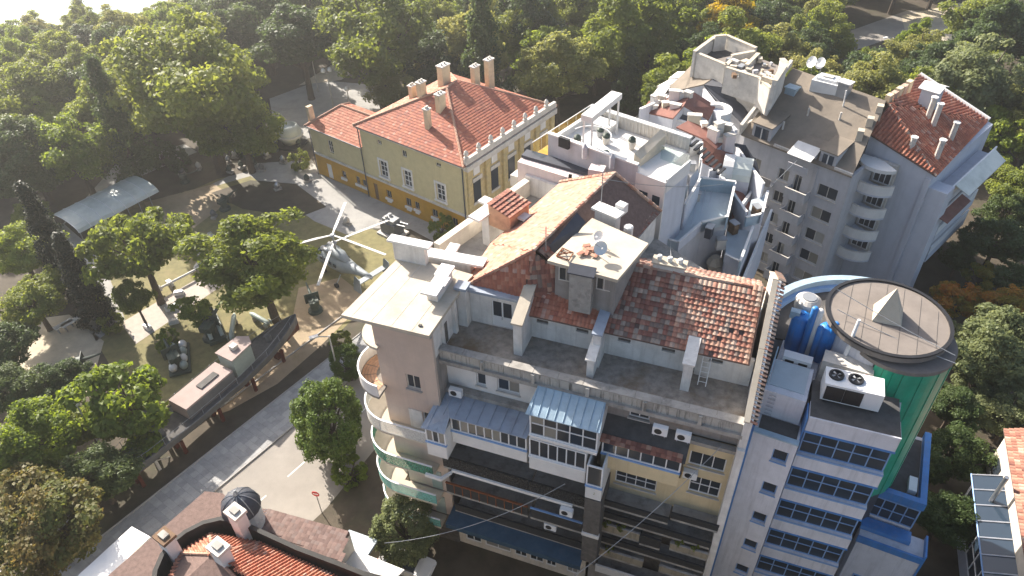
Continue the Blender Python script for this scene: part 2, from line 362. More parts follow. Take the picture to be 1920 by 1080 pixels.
for k, d in enumerate((1.5, 7.0)):
    pts = []
    for i in range(60):
        p = A + shd * (560 + i * 8) + shn * (d + 1.1 * math.sin(i * .9 + k) + .6 * math.sin(i * 2.3)); pts.append(p)
    for i in range(59):
        w0 = 1.3 + .6 * math.sin(i * 1.7 + k); p, q = pts[i], pts[i + 1]
        f_.add([Vector((p.x, p.y, -15.06)), Vector((q.x, q.y, -15.06)), Vector((q.x, q.y, -15.06)) + Vector((shn.x, shn.y, 0)) * w0, Vector((p.x, p.y, -15.06)) + Vector((shn.x, shn.y, 0)) * w0], [(0, 1, 2, 3)])
struct('surf', f_, 'clean_white')

def sheet(name, m, px, z):
    mb = MB(); P = [W(x, y, 0) for x, y in px]; mb.add([Vector((p.x, p.y, z)) for p in P], [tuple(range(len(P)))]); return struct(name, mb, m)
sheet('lawn', 'lawn', [(150, 480), (235, 380), (330, 370), (420, 330), (480, 320), (600, 385), (700, 430), (800, 470), (700, 560), (640, 620), (560, 660), (330, 790), (250, 760), (180, 640)], .004)
sheet('museum_yard', 'yard', [(300, 395), (345, 370), (480, 306), (585, 300), (600, 326), (700, 365), (880, 440), (845, 470), (770, 430), (700, 428), (650, 440), (590, 415), (470, 330), (400, 350), (340, 420)], .008)
sheet('dark_soil_near', 'soil', [(395, 362), (470, 338), (555, 345), (612, 388), (560, 408), (455, 392)], .02); sheet('dark_soil_far', 'soil', [(320, 318), (450, 285), (480, 318), (400, 338), (340, 362)], .02)  # two patches of darker soil on the park ground
sheet('plaza', 'yard', [(505, 185), (600, 150), (760, 165), (740, 230), (600, 255), (520, 270)], .008)
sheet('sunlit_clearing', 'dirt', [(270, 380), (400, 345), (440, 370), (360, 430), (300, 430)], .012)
sheet('sand_court', 'sand_path', [(20, 640), (50, 600), (130, 590), (195, 640), (165, 745), (60, 745), (20, 700)], .012)
sheet('park_path', 'yard', [(215, 310), (345, 270), (370, 285), (230, 345), (120, 420), (190, 480), (235, 600), (180, 640), (140, 560), (100, 440)], .012)
sheet('plank_path', 'plank_path', [(226, 606), (400, 505), (425, 530), (255, 645)], .016)
sheet('bare_earth', 'dirt', [(560, 540), (640, 520), (690, 560), (600, 650), (520, 720), (430, 770), (370, 790), (420, 730), (540, 640)], .016)
sheet('park_road', 'asphalt', [(1560, 110), (1660, 75), (1920, 60), (1920, 20), (1700, 20), (1560, 70)], .008)
sheet('park_clearing', 'sand_path', [(1640, 115), (1700, 95), (1720, 110), (1650, 140)], .012)
sheet('sunny_walk', 'sand_path', [(1690, 30), (1800, 5), (1870, 60), (1760, 105), (1700, 70)], .014)
sheet('path_by_wood', 'sand_path', [(560, 160), (640, 110), (700, 110), (640, 150)], .012)
# kerb line of the street: through two points, direction kd
K0 = W(408, 915); kd = (W(547, 800) - K0); kd.z = 0; kd.normalize(); SF = Fr((K0.x, K0.y), math.atan2(kd.y, kd.x))     # street frame: u along the kerb, -v towards the houses
mb = MB(SF); mb.poly([(-60, -.05, .004), (95, -.05, .004), (95, -7.5, .004), (14, -7.5, .004), (4, -9, .004), (-60, -9, .004)]); struct('road', mb, 'asphalt')
mb = MB(SF); mb.box(-60, 95, -.16, 0, -.2, .13); struct('kerb', mb, 'kerb')
mb = MB(SF); mb.box(-60, 95, 0, 3.6, -.2, .105); pav = struct('pavement', mb, 'kerb')
mb = MB(SF); mb.box(-60, 95, 3.6, 3.72, -.2, .2); struct('kerb_park', mb, 'kerb')
mb = MB(SF); mb.box(-20, 30, 7.2, 7.32, 0, .12); struct('garden_edging', mb, 'kerb')
q = [None, None]
for k, mm in enumerate(('paving', 'paving_light')): 
    me = MB().box(-.295, .295, -.295, .295, 0, .03); q[k] = me.build('t', mm); 
sq = [x.data for x in q]
for x in q: bpy.data.objects.remove(x)
n_s = 0; rest = MB(SF)
for i in range(-32, 120):
    for j in range(6):
        u, v = i * .6 + .3, j * .6 + .3
        if -14 < u < 36 and n_s < 300:
            o = bpy.data.objects.new('paving_slab', sq[random.random() < .35]); col.objects.link(o); o.parent = pav; p = SF(u, v, .1 + random.uniform(0, .012)); o.location = p; o.rotation_euler.z = SF.a + random.uniform(-.015, .015); n_s += 1
        else: rest.box(u - .29, u + .29, v - .29, v + .29, .1, .13)
rest.build('paving_slabs', 'paving', pav, kind='stuff')
mb = MB(SF)
for i in range(-3, 8): mb.poly([(i * 4.2, -3.9, .01), (i * 4.2 + 1.9, -3.9, .01), (i * 4.2 + 1.9, -4.03, .01), (i * 4.2, -4.03, .01)])
struct('lane_marking', mb, 'line_white')

# ------------------------------------------------------------------ trees
def leafmat(name, c0, c1, c2, trans=.35):
    m = bpy.data.materials.new(name); m.use_nodes = True; t = m.node_tree; L = t.links.new; t.nodes.remove(t.nodes['Principled BSDF'])
    at = nd(t, 'Attribute'); at.attribute_name = 'lv'; oi = nd(t, 'ObjectInfo')
    ad = nd(t, 'Math'); ad.operation = 'MULTIPLY_ADD'; L(oi.outputs['Random'], ad.inputs[0]); ad.inputs[1].default_value = .45
    m1 = nd(t, 'Math'); m1.operation = 'MULTIPLY'; L(at.outputs['Fac'], m1.inputs[0]); m1.inputs[1].default_value = .55; L(m1.outputs[0], ad.inputs[2])
    cr = nd(t, 'ValToRGB'); e = cr.color_ramp.elements; e[0].position = .05; e[0].color = (*c0, 1); e[1].position = .95; e[1].color = (*c2, 1); k = e.new(.5); k.color = (*c1, 1); L(ad.outputs[0], cr.inputs[0])
    d = nd(t, 'BsdfPrincipled'); d.inputs['Roughness'].default_value = .55; d.inputs['Specular IOR Level'].default_value = .25; L(cr.outputs[0], d.inputs['Base Color'])
    tr = nd(t, 'BsdfTranslucent'); hs = nd(t, 'HueSaturation'); hs.inputs['Hue'].default_value = .485; hs.inputs['Saturation'].default_value = 1.1; hs.inputs['Value'].default_value = 2.0; L(cr.outputs[0], hs.inputs['Color']); L(hs.outputs[0], tr.inputs[0])
    mx = nd(t, 'MixShader'); mx.inputs[0].default_value = trans; L(d.outputs[0], mx.inputs[1]); L(tr.outputs[0], mx.inputs[2]); L(mx.outputs[0], t.nodes['Material Output'].inputs[0]); MT[name] = m
leafmat('leaf_bright', (.10, .145, .024), (.155, .205, .034), (.21, .255, .048), .48)
leafmat('leaf_mid', (.09, .122, .024), (.138, .172, .034), (.195, .22, .05), .47)
leafmat('leaf_dark', (.040, .065, .025), (.062, .095, .031), (.094, .125, .040), .36)
leafmat('leaf_grey', (.106, .131, .056), (.150, .175, .077), (.200, .219, .100), .36)
leafmat('leaf_yellow', (.200, .188, .025), (.300, .250, .031), (.350, .250, .031), .45)
leafmat('leaf_olive', (.125, .144, .040), (.194, .206, .062), (.250, .244, .081), .45)
leafmat('leaf_autumn', (.112, .150, .025), (.225, .188, .031), (.400, .150, .025), .42)
leafmat('leaf_brown', (.069, .094, .025), (.100, .119, .030), (.163, .119, .040), .36)
leafmat('leaf_dense', (.05, .082, .016), (.075, .12, .02), (.115, .16, .03), .22)
leafmat('leaf_cypress', (.012, .020, .010), (.018, .028, .013), (.026, .036, .016), .12)

def crown_mesh(name, seed, shape, n, leaf, nc):
    r = np.random.default_rng(seed); C = []
    while len(C) < nc:
        d = r.normal(size=3); d /= np.linalg.norm(d); rr = r.uniform(.25, 1) ** .5
        c = d * rr
        if shape == 'round': c *= (.78, .78, .72)
        elif shape == 'ball': c = d * rr ** .5 * (.86, .86, .92)
        elif shape == 'tall': c *= (.66, .66, 1.1); 
        elif shape == 'spread':
            c *= (.85, .85, .42)
        elif shape == 'lobed': c = d * rr * (.8, .8, .66) * (1 + .25 * math.sin(3 * math.atan2(d[1], d[0]) + seed))
        elif shape == 'cone':
            z = r.uniform(0, 1); a = r.uniform(0, 6.283); q = (1 - z) ** .85 * .5 * r.uniform(.55, 1); c = np.array((q * math.cos(a), q * math.sin(a), (z - .5) * 3.0))
        elif shape == 'pine':
            z = r.uniform(0, 1); a = r.uniform(0, 6.283); q = ((1 - z) * .75 + .05) * (.55 + .45 * (int(z * 9) % 2)) * r.uniform(.3, 1); c = np.array((q * math.cos(a), q * math.sin(a), (z - .5) * 2.4))
        C.append(c)
    C = np.array(C)
    if shape in ('round', 'lobed', 'tall', 'spread'):      # a few clumps stick out, a few gaps open up
        C *= (1 + r.normal(0, .11, (nc, 1))); keep = np.array([not ((C[i] @ v_) > .42 and r.random() < .75) for i in range(nc) for v_ in [np.array((math.cos(seed), math.sin(seed), .3))]]); C = C[keep] if keep.sum() > nc * .6 else C
    nc = len(C); cr = r.uniform(.10, .30, nc) * {'cone': .62, 'pine': .7, 'ball': .8}.get(shape, 1.0)
    pick = r.choice(nc, n, p=cr ** 2 / (cr ** 2).sum()); cv = r.uniform(0, 1, nc)
    d = r.normal(size=(n, 3)); out = C / (np.linalg.norm(C, axis=1, keepdims=True) + 1e-6); d += out[pick] * .75 + np.array((0, 0, .35)); d /= np.linalg.norm(d, axis=1, keepdims=True)
    flat = np.array((1.15, 1.15, .72)) if shape not in ('cone', 'pine', 'ball') else np.array((1, 1, 1.1))
    P = C[pick] + d * flat * (cr[pick] * r.uniform(.35, 1.05, n))[:, None]
    if shape in ('round', 'lobed', 'spread'): P[:, 2] = np.where(P[:, 2] < -.4, -.4 + (P[:, 2] + .4) * .45, P[:, 2])
    nr = d * .7 + r.normal(size=(n, 3)) * .55 + np.array((0, 0, .35)); nr /= np.linalg.norm(nr, axis=1, keepdims=True)
    a = np.cross(nr, r.normal(size=(n, 3))); a /= np.linalg.norm(a, axis=1, keepdims=True); b = np.cross(nr, a)
    s = leaf * r.uniform(.55, 1.35, n)[:, None]; a *= s * .75; b *= s * .48
    VV = np.stack([P - a, P - b * 1.0 + nr * s * .12, P + a, P + b + nr * s * .12], 1).reshape(-1, 3)
    me = bpy.data.meshes.new(name); me.vertices.add(4 * n); me.vertices.foreach_set('co', VV.ravel()); me.loops.add(4 * n); me.loops.foreach_set('vertex_index', np.arange(4 * n, dtype=np.int32))
    me.polygons.add(n); me.polygons.foreach_set('loop_start', np.arange(0, 4 * n, 4, dtype=np.int32)); me.update(calc_edges=True)
    lv = np.clip(cv[pick] * .6 + r.uniform(0, .4, n), 0, 1); at = me.attributes.new('lv', 'FLOAT', 'POINT'); at.data.foreach_set('value', np.repeat(lv, 4).astype(np.float32))
    return me, C
def trunk_mesh(name, C, shape, zc, seed):
    """unit tree: crown radius 1 centred at height zc; trunk and limbs reach into the clumps"""
    r = random.Random(seed); mb = MB(); k = .075
    top = (r.uniform(-.06, .06), r.uniform(-.06, .06), zc - .1)
    if shape in ('cone', 'pine'): mb.tube([(0, 0, -.05), (0, 0, zc * .5), (0, 0, zc + .9)], [.075, .06, .012], 7)
    else:
        fork = (top[0] * .5, top[1] * .5, max(zc - .75, zc * .35)); mb.tube([(0, 0, -.05), (0, 0, .04), fork, top], [.11, .08, .06, .035], 7)
        for i in range(0, len(C), max(1, len(C) // 14)):
            c = C[i]; mid = (fork[0] * .5 + c[0] * .5, fork[1] * .5 + c[1] * .5, fork[2] * .45 + (zc + c[2]) * .55 + .04)
            mb.tube([fork, mid, (c[0], c[1], zc + c[2])], [.042, .026, .008], 5)
    o = mb.build('t', 'bark'); me = o.data; bpy.data.objects.remove(o); me.name = name; return me
KIND = {}
for k, (shape, seed, n, leaf, nc, zc) in dict(round=('round', 1, 21000, .050, 110, 1.45), round2=('round', 12, 21000, .050, 95, 1.5), lobed=('lobed', 3, 22000, .048, 100, 1.4), lobed2=('lobed', 24, 21000, .05, 90, 1.4), tall=('tall', 5, 20000, .05, 100, 1.75),
        spread=('spread', 6, 10000, .062, 60, 1.5), ball=('ball', 8, 24000, .046, 200, 1.2), cone=('cone', 9, 14000, .045, 260, 1.6), pine=('pine', 10, 13000, .05, 170, 1.55), sparse=('lobed', 31, 5200, .085, 34, 1.35), shrub=('ball', 14, 3600, .10, 60, .85), big=('lobed', 44, 30000, .042, 150, 1.35)).items():
    me, C = crown_mesh('crown_' + k, seed, shape, n, leaf, nc); KIND[k] = (me, trunk_mesh('trunk_' + k, C, shape, zc, seed), zc, {})
def tree(base, rad, kind, leaf, label, group=None, name='tree', cat='tree', hs=1.0, rot=None, sq=1.0):
    """base: ground point; rad: crown radius in metres; hs stretches the height"""
    me, tm, zc, cache = KIND[kind]
    if leaf not in cache: m2 = me.copy(); m2.materials.clear(); m2.materials.append(MT[leaf]); cache[leaf] = m2
    o = thing(name, label, cat, base, group); o.rotation_euler.z = random.uniform(0, 6.28) if rot is None else rot
    c = bpy.data.objects.new('crown', cache[leaf]); col.objects.link(c); c.parent = o; e_ = random.uniform(.86, 1.14); c.scale = (rad * e_, rad / e_, rad * hs * sq * random.uniform(.9, 1.1)); tl = 0 if kind in ('cone', 'pine') else .12; c.rotation_euler = (random.uniform(-tl, tl), random.uniform(-tl, tl), 0); c.location = (0, 0, zc * rad * hs)
    t = bpy.data.objects.new('trunk', tm); col.objects.link(t); t.parent = o; t.scale = (rad, rad, rad * hs)
    return o
def T(px, py, rpx, kind, leaf, label, hs=1.0, group=None, name='tree', sq=1.0, rot=None, cat='tree'):
    """place a tree so that its crown centre is seen at (px, py) with a half width of rpx pixels"""
    zc = KIND[kind][2]; rad = 4.0; gg = 0
    for _ in range(6):
        p = W(px, py, gg + zc * rad * hs); rad = rpx / pxm(p) / (.5 if kind == 'cone' else .8 if kind == 'pine' else .92); gg = gz(p.x, p.y)
    p = W(px, py, gg + zc * rad * hs); return tree((p.x, p.y, gg), rad, kind, leaf, label, group, name, cat, hs, rot, sq)
T(362, 150, 142, 'big', 'leaf_mid', 'huge spreading green tree standing over the museum park, largest crown of all', .95, rot=.6)
T(135, 275, 76, 'lobed', 'leaf_bright', 'bright green rounded tree behind the arched shelter', 1.0)
T(482, 485, 108, 'lobed2', 'leaf_mid', 'broad leafy tree between the helicopter and the long plank path', .95, rot=2)
T(252, 452, 90, 'spread', 'leaf_mid', 'flat topped umbrella shaped tree in front of the arched shelter', 1.05)
T(95, 455, 40, 'cone', 'leaf_cypress', 'taller of two dark pointed cypresses beside the arched shelter', 1.0, name='cypress')
T(150, 525, 40, 'cone', 'leaf_cypress', 'shorter dark cypress standing nearest the paved park path', .85, name='cypress')
T(35, 470, 62, 'round', 'leaf_bright', 'light green tree left of the cypresses at the picture edge', .9)
T(60, 560, 62, 'lobed', 'leaf_mid', 'shaded green tree below the light tree left of the cypresses', .85)
T(10, 650, 55, 'round2', 'leaf_dark', 'dark tree at the left picture edge beside the sandy court', .8)
T(68, 825, 85, 'lobed2', 'leaf_bright', 'yellowish green tree at the lower left edge of the picture', .9, rot=1)
T(235, 745, 92, 'sparse', 'leaf_bright', 'loose feathery bright green tree hanging over the boat stern', .95, rot=.4)
T(160, 790, 50, 'sparse', 'leaf_mid', 'thin leafy tree between the feathery tree and the yellowish green tree', .9)
T(75, 985, 115, 'lobed', 'leaf_brown', 'big brownish green tree in the bottom left corner', .75)
T(180, 890, 70, 'round', 'leaf_dark', 'dark tree crown beside the brownish corner tree and the pavement', .8)
T(112, 712, 44, 'lobed2', 'leaf_dark', 'dark leafy tree on the lower side of the sandy court', .85)
T(20, 730, 55, 'round', 'leaf_dark', 'low dark tree left of the sandy court, at the edge', .8)
T(183, 568, 20, 'shrub', 'leaf_bright', 'small upright bush beside the cypress foot', 1.3, name='bush', cat='bush')
T(207, 605, 22, 'shrub', 'leaf_mid', 'small bush at the end of the plank path', 1.1, name='bush', cat='bush')
T(250, 555, 32, 'round', 'leaf_mid', 'small pollarded tree with twin trunks by the plank path', 1.5)
T(365, 578, 34, 'sparse', 'leaf_bright', 'leaning young tree over the plank path near the missile crates', 1.0)
T(315, 640, 24, 'shrub', 'leaf_bright', 'light green bush beside the gun carriages', .9, name='bush', cat='bush')
T(613, 790, 70, 'ball', 'leaf_dense', 'dense clipped dark green tree on the street corner', 1.1, rot=.3)
T(652, 680, 30, 'ball', 'leaf_dense', 'small clipped tree hard against the curved balconies', 1.2)
T(760, 990, 62, 'ball', 'leaf_grey', 'grey green round tree in front of the ground floor shops', 1.0)
T(655, 885, 34, 'shrub', 'leaf_bright', 'bright low shrub around the corner tree trunk', .8, name='shrub', cat='shrub')
T(828, 428, 22, 'shrub', 'leaf_mid', 'round shrub nearest the museum yard beside the corner house', 1.2, name='shrub', cat='shrub')
T(900, 368, 24, 'shrub', 'leaf_mid', 'round shrub below the ornate museum front, second from the yard', 1.5, name='shrub', cat='shrub')
T(955, 330, 27, 'shrub', 'leaf_mid', 'round shrub between ornate museum front and corner house', 1.5, name='shrub', cat='shrub')
T(995, 255, 22, 'shrub', 'leaf_mid', 'round shrub below the ochre balcony edge of the white terrace house', 1.6, name='shrub', cat='shrub')
T(1045, 128, 78, 'round2', 'leaf_olive', 'pale yellowish green tree right behind the white terrace house', 1.0)
T(742, 165, 48, 'round', 'leaf_olive', 'olive green tree behind the museum roof, nearest the pale paved square', .9)
T(792, 135, 36, 'round2', 'leaf_olive', 'smaller olive tree behind the tallest museum chimney', .9)
T(700, 62, 105, 'lobed', 'leaf_mid', 'broad green tree above the lamp posts behind the museum', 1.0)
T(905, 75, 62, 'pine', 'leaf_dark', 'tall dark conifer behind the museum', 1.3)
T(985, 30, 70, 'round', 'leaf_dark', 'dark broadleaf tree beyond the pale yellowish tree', 1.0)
T(1170, 60, 90, 'lobed2', 'leaf_mid', 'wide green tree behind the grey roofed apartment house', 1.0)
T(1225, 105, 34, 'sparse', 'leaf_bright', 'small bright tree just left of the apartment house roof tank', 1.2)
T(1362, 38, 62, 'round', 'leaf_yellow', 'yellow tree above the apartment house roof', 1.0)
T(1428, 72, 30, 'lobed2', 'leaf_bright', 'little bright green tree right of the yellow tree', 1.1)
T(1612, 138, 36, 'ball', 'leaf_mid', 'small round tree behind the apartment roof light box', 1.1)
T(1712, 82, 30, 'tall', 'leaf_bright', 'narrow bright green tree standing in the sunlit clearing', 1.2)
T(1835, 150, 92, 'lobed', 'leaf_grey', 'big grey green tree behind the red tiled gable house', .9)
T(1885, 245, 55, 'sparse', 'leaf_bright', 'bright lime green tree right of the red tiled gable house', 1.0)
T(1870, 650, 88, 'lobed2', 'leaf_grey', 'large grey green tree right of the round drum tower', 1.0)
T(1790, 556, 45, 'sparse', 'leaf_autumn', 'tree with orange tinted leaves behind the round drum tower', 1.0)
T(1880, 570, 50, 'lobed', 'leaf_autumn', 'orange and green tree at the right edge above the grey tree', .9)
T(1895, 780, 62, 'lobed', 'leaf_grey', 'grey green tree above the orange roofed house at right', .8)
T(1870, 450, 60, 'round2', 'leaf_dark', 'dark tree at the right edge below the pale awning', .8)
T(1900, 520, 45, 'round', 'leaf_dark', 'dark tree at the right edge above the orange tinted tree', .8)
for px, py, rp, kd, lf, lb in ((1905, 350, 55, 'lobed', 'leaf_mid', 'green tree at the right edge beside the pale awning'), (1890, 400, 42, 'round', 'leaf_dark', 'dark tree under the lime green tree at the right edge'), (1800, 480, 34, 'lobed2', 'leaf_dark', 'dark low tree behind the drum tower, left of the orange tinted ones'), (1840, 515, 34, 'sparse', 'leaf_autumn', 'small reddish tree between the drum tower and the right edge'), (1800, 640, 40, 'round', 'leaf_grey', 'grey green tree touching the drum tower edge'), (1830, 720, 45, 'lobed', 'leaf_grey', 'grey green tree below the large one right of the drum tower'), (1790, 760, 50, 'round2', 'leaf_dark', 'dark tree added to darken the shaded gap right of the green cladding'), (1795, 850, 60, 'lobed', 'leaf_dark', 'dark tree added to deepen the shade beside the office annexe'), (1770, 960, 58, 'round', 'leaf_dark', 'dark tree added at the annexe foot to darken the shaded gap'), (1900, 700, 45, 'lobed2', 'leaf_grey', 'grey green tree at the right edge above the orange roof')):  # dark trees beside the annexe are added to darken the gap
    T(px, py, rp, kd, lf, lb, .95)
T(215, 225, 60, 'pine', 'leaf_dark', 'tall dark conifer left of the huge spreading tree', 1.25, rot=1)
T(445, 225, 78, 'lobed', 'leaf_mid', 'lower green crown under the right side of the huge tree', .95)
T(300, 290, 30, 'shrub', 'leaf_dark', 'clipped dark hedge bush beyond the arched shelter', .8, name='bush', cat='bush'); T(330, 300, 28, 'shrub', 'leaf_dark', 'second clipped dark hedge bush beyond the arched shelter, nearer the yard', .8, name='bush', cat='bush')
T(560, 300, 20, 'shrub', 'leaf_mid', 'dark shrub among the exhibits at the museum annexe corner', 1.0, name='shrub', cat='shrub')
T(470, 265, 34, 'shrub', 'leaf_dark', 'dark bush under the huge tree beside the museum yard', .9, name='shrub', cat='shrub')
T(640, 640, 20, 'shrub', 'leaf_mid', 'low shrub behind the small clipped tree by the balconies', 1.0, name='shrub', cat='shrub')
# the wood between the museum and the sea, and along the top of the picture
FX = []
rr_ = random.Random(11)
def proj(p):
    q = Vector(p) - Vector((0, 0, H)); c = q.x * Vector((rt.x, rt.y, rt.z)) + q.y * Vector((fw.x, fw.y, fw.z)) - q.z * Vector((dn.x, dn.y, dn.z))
    return CX + F * c.x / c.z, CY + F * c.y / c.z
CLEAR = [[(1530, 60), (1700, 40), (1700, 210), (1530, 210)], [(490, 130), (700, 120), (760, 250), (560, 300), (470, 300)], [(1660, 40), (1960, -30), (1960, 80), (1680, 105)], [(1780, 600), (1960, 600), (1960, 1100), (1700, 1100)], [(200, 300), (480, 250), (900, 500), (640, 640), (300, 800), (30, 740), (30, 600), (120, 400)]]
nf = 0
for j in range(0, 15):
    for i in range(-22, 24):
        x = i * 8.6 + (j % 2) * 4.3 + rr_.uniform(-2.4, 2.4); y = 84 + j * 8.4 + rr_.uniform(-2.4, 2.4)
        d = (Vector((x, y)) - SH0).dot(shn)
        if d > -30: continue
        z = gz(x, y); bx, by = proj((x, y, z)); tx, ty = proj((x, y, z + 10))
        if by < -60 or bx < -160 or bx > 2080 or ty > 330: continue
        if any(inpoly(bx, by, c) for c in CLEAR): continue
        if x > -32 and y < 101 and x < 22: continue                # museum
        if x > 4 and y < 90 and x < 60: continue                   # apartment houses
        rad = rr_.uniform(4.0, 6.2)
        if x < -60 and y < 105: rad *= .9
        for _ in range(12):
            tx, ty = proj((x, y, z + rad * 2.3))
            if tx > 330 or ty > 40 - tx * .13: break
            rad *= .88
        kind = rr_.choice(['round', 'round2', 'lobed', 'lobed2', 'tall', 'round', 'lobed', 'pine' if x > -40 else 'lobed2'])
        lf = rr_.choices(['leaf_mid', 'leaf_dark', 'leaf_bright', 'leaf_olive'], [5, 4, 2 if x < 0 else 1, 1.2])[0]
        if kind == 'pine': lf = 'leaf_dark'; rad *= .8
        cx_ = tx; side = ('at far left by the sea' if cx_ < 130 else 'above the arched shelter' if cx_ < 330 else 'behind the huge spreading tree' if cx_ < 520 else 'behind the lamp posts' if cx_ < 700 else 'behind the museum roof' if cx_ < 960 else 'behind the white terrace house' if cx_ < 1200 else 'behind the penthouse' if cx_ < 1460 else 'at the top right')
        row = 'nearest row' if y < 108 else 'second row' if y < 128 else 'third row' if y < 150 else 'farthest row'; hue = {'leaf_mid': 'mid green', 'leaf_dark': 'dark green', 'leaf_bright': 'bright green', 'leaf_olive': 'olive'}[lf]; shp = {'pine': 'conifer', 'tall': 'tall tree', 'round': 'round crowned tree', 'round2': 'domed tree', 'lobed': 'ragged tree', 'lobed2': 'broad lobed tree'}[kind]
        tree((x, y, z), rad, kind, lf, '%s %s, %s of the wood %s' % (hue, shp, row, side), 'trees of the wood ' + side, hs=rr_.uniform(.85, 1.05)); nf += 1
print('forest', nf)
for px, py, rp in ((20, 330, 60), (40, 260, 60), (60, 400, 34), (210, 190, 70), (60, 180, 70), (150, 130, 60), (560, 70, 80), (490, 40, 70)):
    T(px, py, rp, rr_.choice(['round', 'lobed', 'lobed2', 'round2']), rr_.choice(['leaf_mid', 'leaf_mid', 'leaf_bright', 'leaf_dark']), {20: 'spreading tree at the left edge beside the bright green rounded tree', 40: 'tree at the left edge just above the bright green rounded tree', 60: 'small tree between the taller cypress and the shelter' if py == 400 else 'broad tree in the wood at the left, left of the dark conifer', 210: 'tree crown directly above the dark conifer', 150: 'wood tree left of the huge spreading tree top', 560: 'wood tree just right of the huge spreading tree', 490: 'wood tree above the right side of the huge spreading tree'}[px], .95)
# ------------------------------------------------------------------ corner apartment house
MA = R(-21.15); MF = Fr((-4.834, 32.272), MA)                  # u along the front, v into the depth
def root_at(fr, u, v): p = fr(u, v, 0); return (p.x, p.y, 0)
ch = thing('corner_apartment_house', 'five storey corner apartment house with terrace, patched tile roof and glazed balconies', 'house', root_at(MF, 7, 5))
TZ = 20.5
# body behind the front wall
body = MB(MF)
body.prism([(-3.4, 1.0), (-3.1, -.55), (.35, -.55), (.35, .95), (18.35, .95), (18.35, 10.5), (10.6, 15.6), (3.0, 17.6), (-.2, 18.3), (-3.3, 8.6)], 13.6, TZ - .15)
body.build('wall', 'grey_stucco', ch)
MB(MF).prism([(-3.4, 1.0), (-3.1, -.55), (.35, -.55), (.35, .95), (18.35, .95), (18.35, 10.5), (10.6, 15.6), (3.0, 17.6), (-.2, 18.3), (-3.3, 8.6)], 0, 13.598).build('wall', 'dark_wall', ch)  # darker lower storeys: dirt and street shade put into the wall colour
MT['grimy_shaded_beige'] = mk('grimy_shaded_beige', (.30, .26, .19), var=.2, stain=(.1, .09, .07), samt=.7, sscale=1.0, streak=True); MT['shop_blue'] = mk('shop_blue', (.025, .065, .11), var=.25, stain=(.05, .07, .1), samt=.6, sscale=1.2)  # lower balcony beige: grime plus street shade put into the colour
# front walls of each storey with real openings
FL = [(0, 5.0), (5.0, 8.0), (8.0, 10.9), (10.9, 13.9), (13.9, 17.0), (17.0, 19.75)]
def shell(u0, u1, z0, z1, v, wins, m, back='dark_wall', sill='stone_trim', frame='white_paint', gl='glass'):
    """a wall leaf standing in front of the body, with windows set back in their openings"""
    mb = MB(MF); wall(mb, u0, u1, z0, z1, v, v + .3, [w_[:4] for w_ in wins]); mb.build('wall', m, ch)
    for w_ in wins:
        nx = w_[4] if len(w_) > 4 else 2; ny = w_[5] if len(w_) > 5 else 1; g_ = w_[6] if len(w_) > 6 else gl
        window(ch, MF, w_[0], w_[1], w_[2], w_[3], v + .16, nx, ny, frame, g_, .07); 
        if sill: MB(MF).box(w_[0] - .08, w_[1] + .08, v - .1, v - .003, w_[2] - .09, w_[2] - .01).build('sill', sill, ch)
# top storey, white, left half
shell(.36, 6.55, 17.05, 19.7, .62, [(2.35, 3.0, 17.55, 18.95, 1, 1), (3.75, 5.25, 17.55, 18.8, 2, 1, ['glass_blue', 'glass_pale'])], 'clean_white')
shell(.36, 6.55, 13.9, 16.7, .62, [], 'beige')
MB(MF).box(.36, 6.6, .1, .63, 16.72, 17.03).build('ledge', 'concrete', ch)
# right part, yellow
shell(15.7, 18.4, 10.95, 17.8, .5, [(15.95, 18.05, 15.45, 16.75, 3, 1), (16.25, 18.1, 12.9, 14.5, 3, 2)], 'yellow')
shell(11.0, 15.7, 10.9, 13.9, .5, [(11.7, 14.35, 11.75, 13.05, 4, 2)], 'yellow', frame='white_paint')
MB(MF).box(15.5, 18.5, .1, .49, 17.82, 18.1).build('ledge', 'concrete', ch)
shell(6.55, 15.7, 17.8, 19.7, .62, [(12.1, 13.3, 18.2, 19.2, 2, 1)], 'grey_stucco')
shell(15.7, 18.4, 18.1, 19.7, .62, [], 'grey_stucco')
# parapet of the terrace: slab edge, upstand, cap stones
mb = MB(MF); mb.box(.36, 18.45, -.30, .5, 19.7, 20.0).build('slab_edge', 'concrete', ch)
mb = MB(MF); mb.box(.36, 18.4, -.12, .12, 20.0, 20.72); mb.build('parapet', 'parapet_grey', ch)
for i in range(12):
    a = .38 + i * 1.502; MB(MF).box(a + .01, a + 1.49, -.2, .36, 20.722, 20.80 + random.uniform(0, .012)).build('cap_stone', 'concrete', ch)
for a in (3.1, 6.3, 9.6, 12.9, 16.0): MB(MF).box(a, a + .22, -.31, -.12, 20.003, 20.7).build('parapet_pier', 'parapet_grey', ch)
MB(MF).box(.36, 18.35, .125, 3.1, TZ - .15, TZ).build('terrace_floor', 'terrace', ch)
MB(MF).prism([(-3.3, 3.0), (.36, 3.15), (18.3, 3.15), (18.3, 10.4), (10.6, 15.5), (3.0, 17.5), (0, 18.1), (-3.2, 8.6)], TZ - .148, TZ - .02).build('attic_floor', 'concrete', ch)
# attic wall behind the terrace with slit vents
def vents(u0, u1, us, v=3.0, m='white_plaster'):
    mb = MB(MF); wall(mb, u0, u1, TZ, 22.55, v, v + .25, [(a, a + .75, 21.75, 22.05) for a in us]); mb.build('attic_wall', m, ch)
    for a in us: MB(MF).box(a, a + .75, v + .12, v + .2, 21.75, 22.05).build('vent', 'dark_wall', ch)
vents(4.9, 9.4, [5.55, 8.05]); vents(9.75, 14.7, [10.6, 13.2]); vents(15.2, 18.3, [15.9])
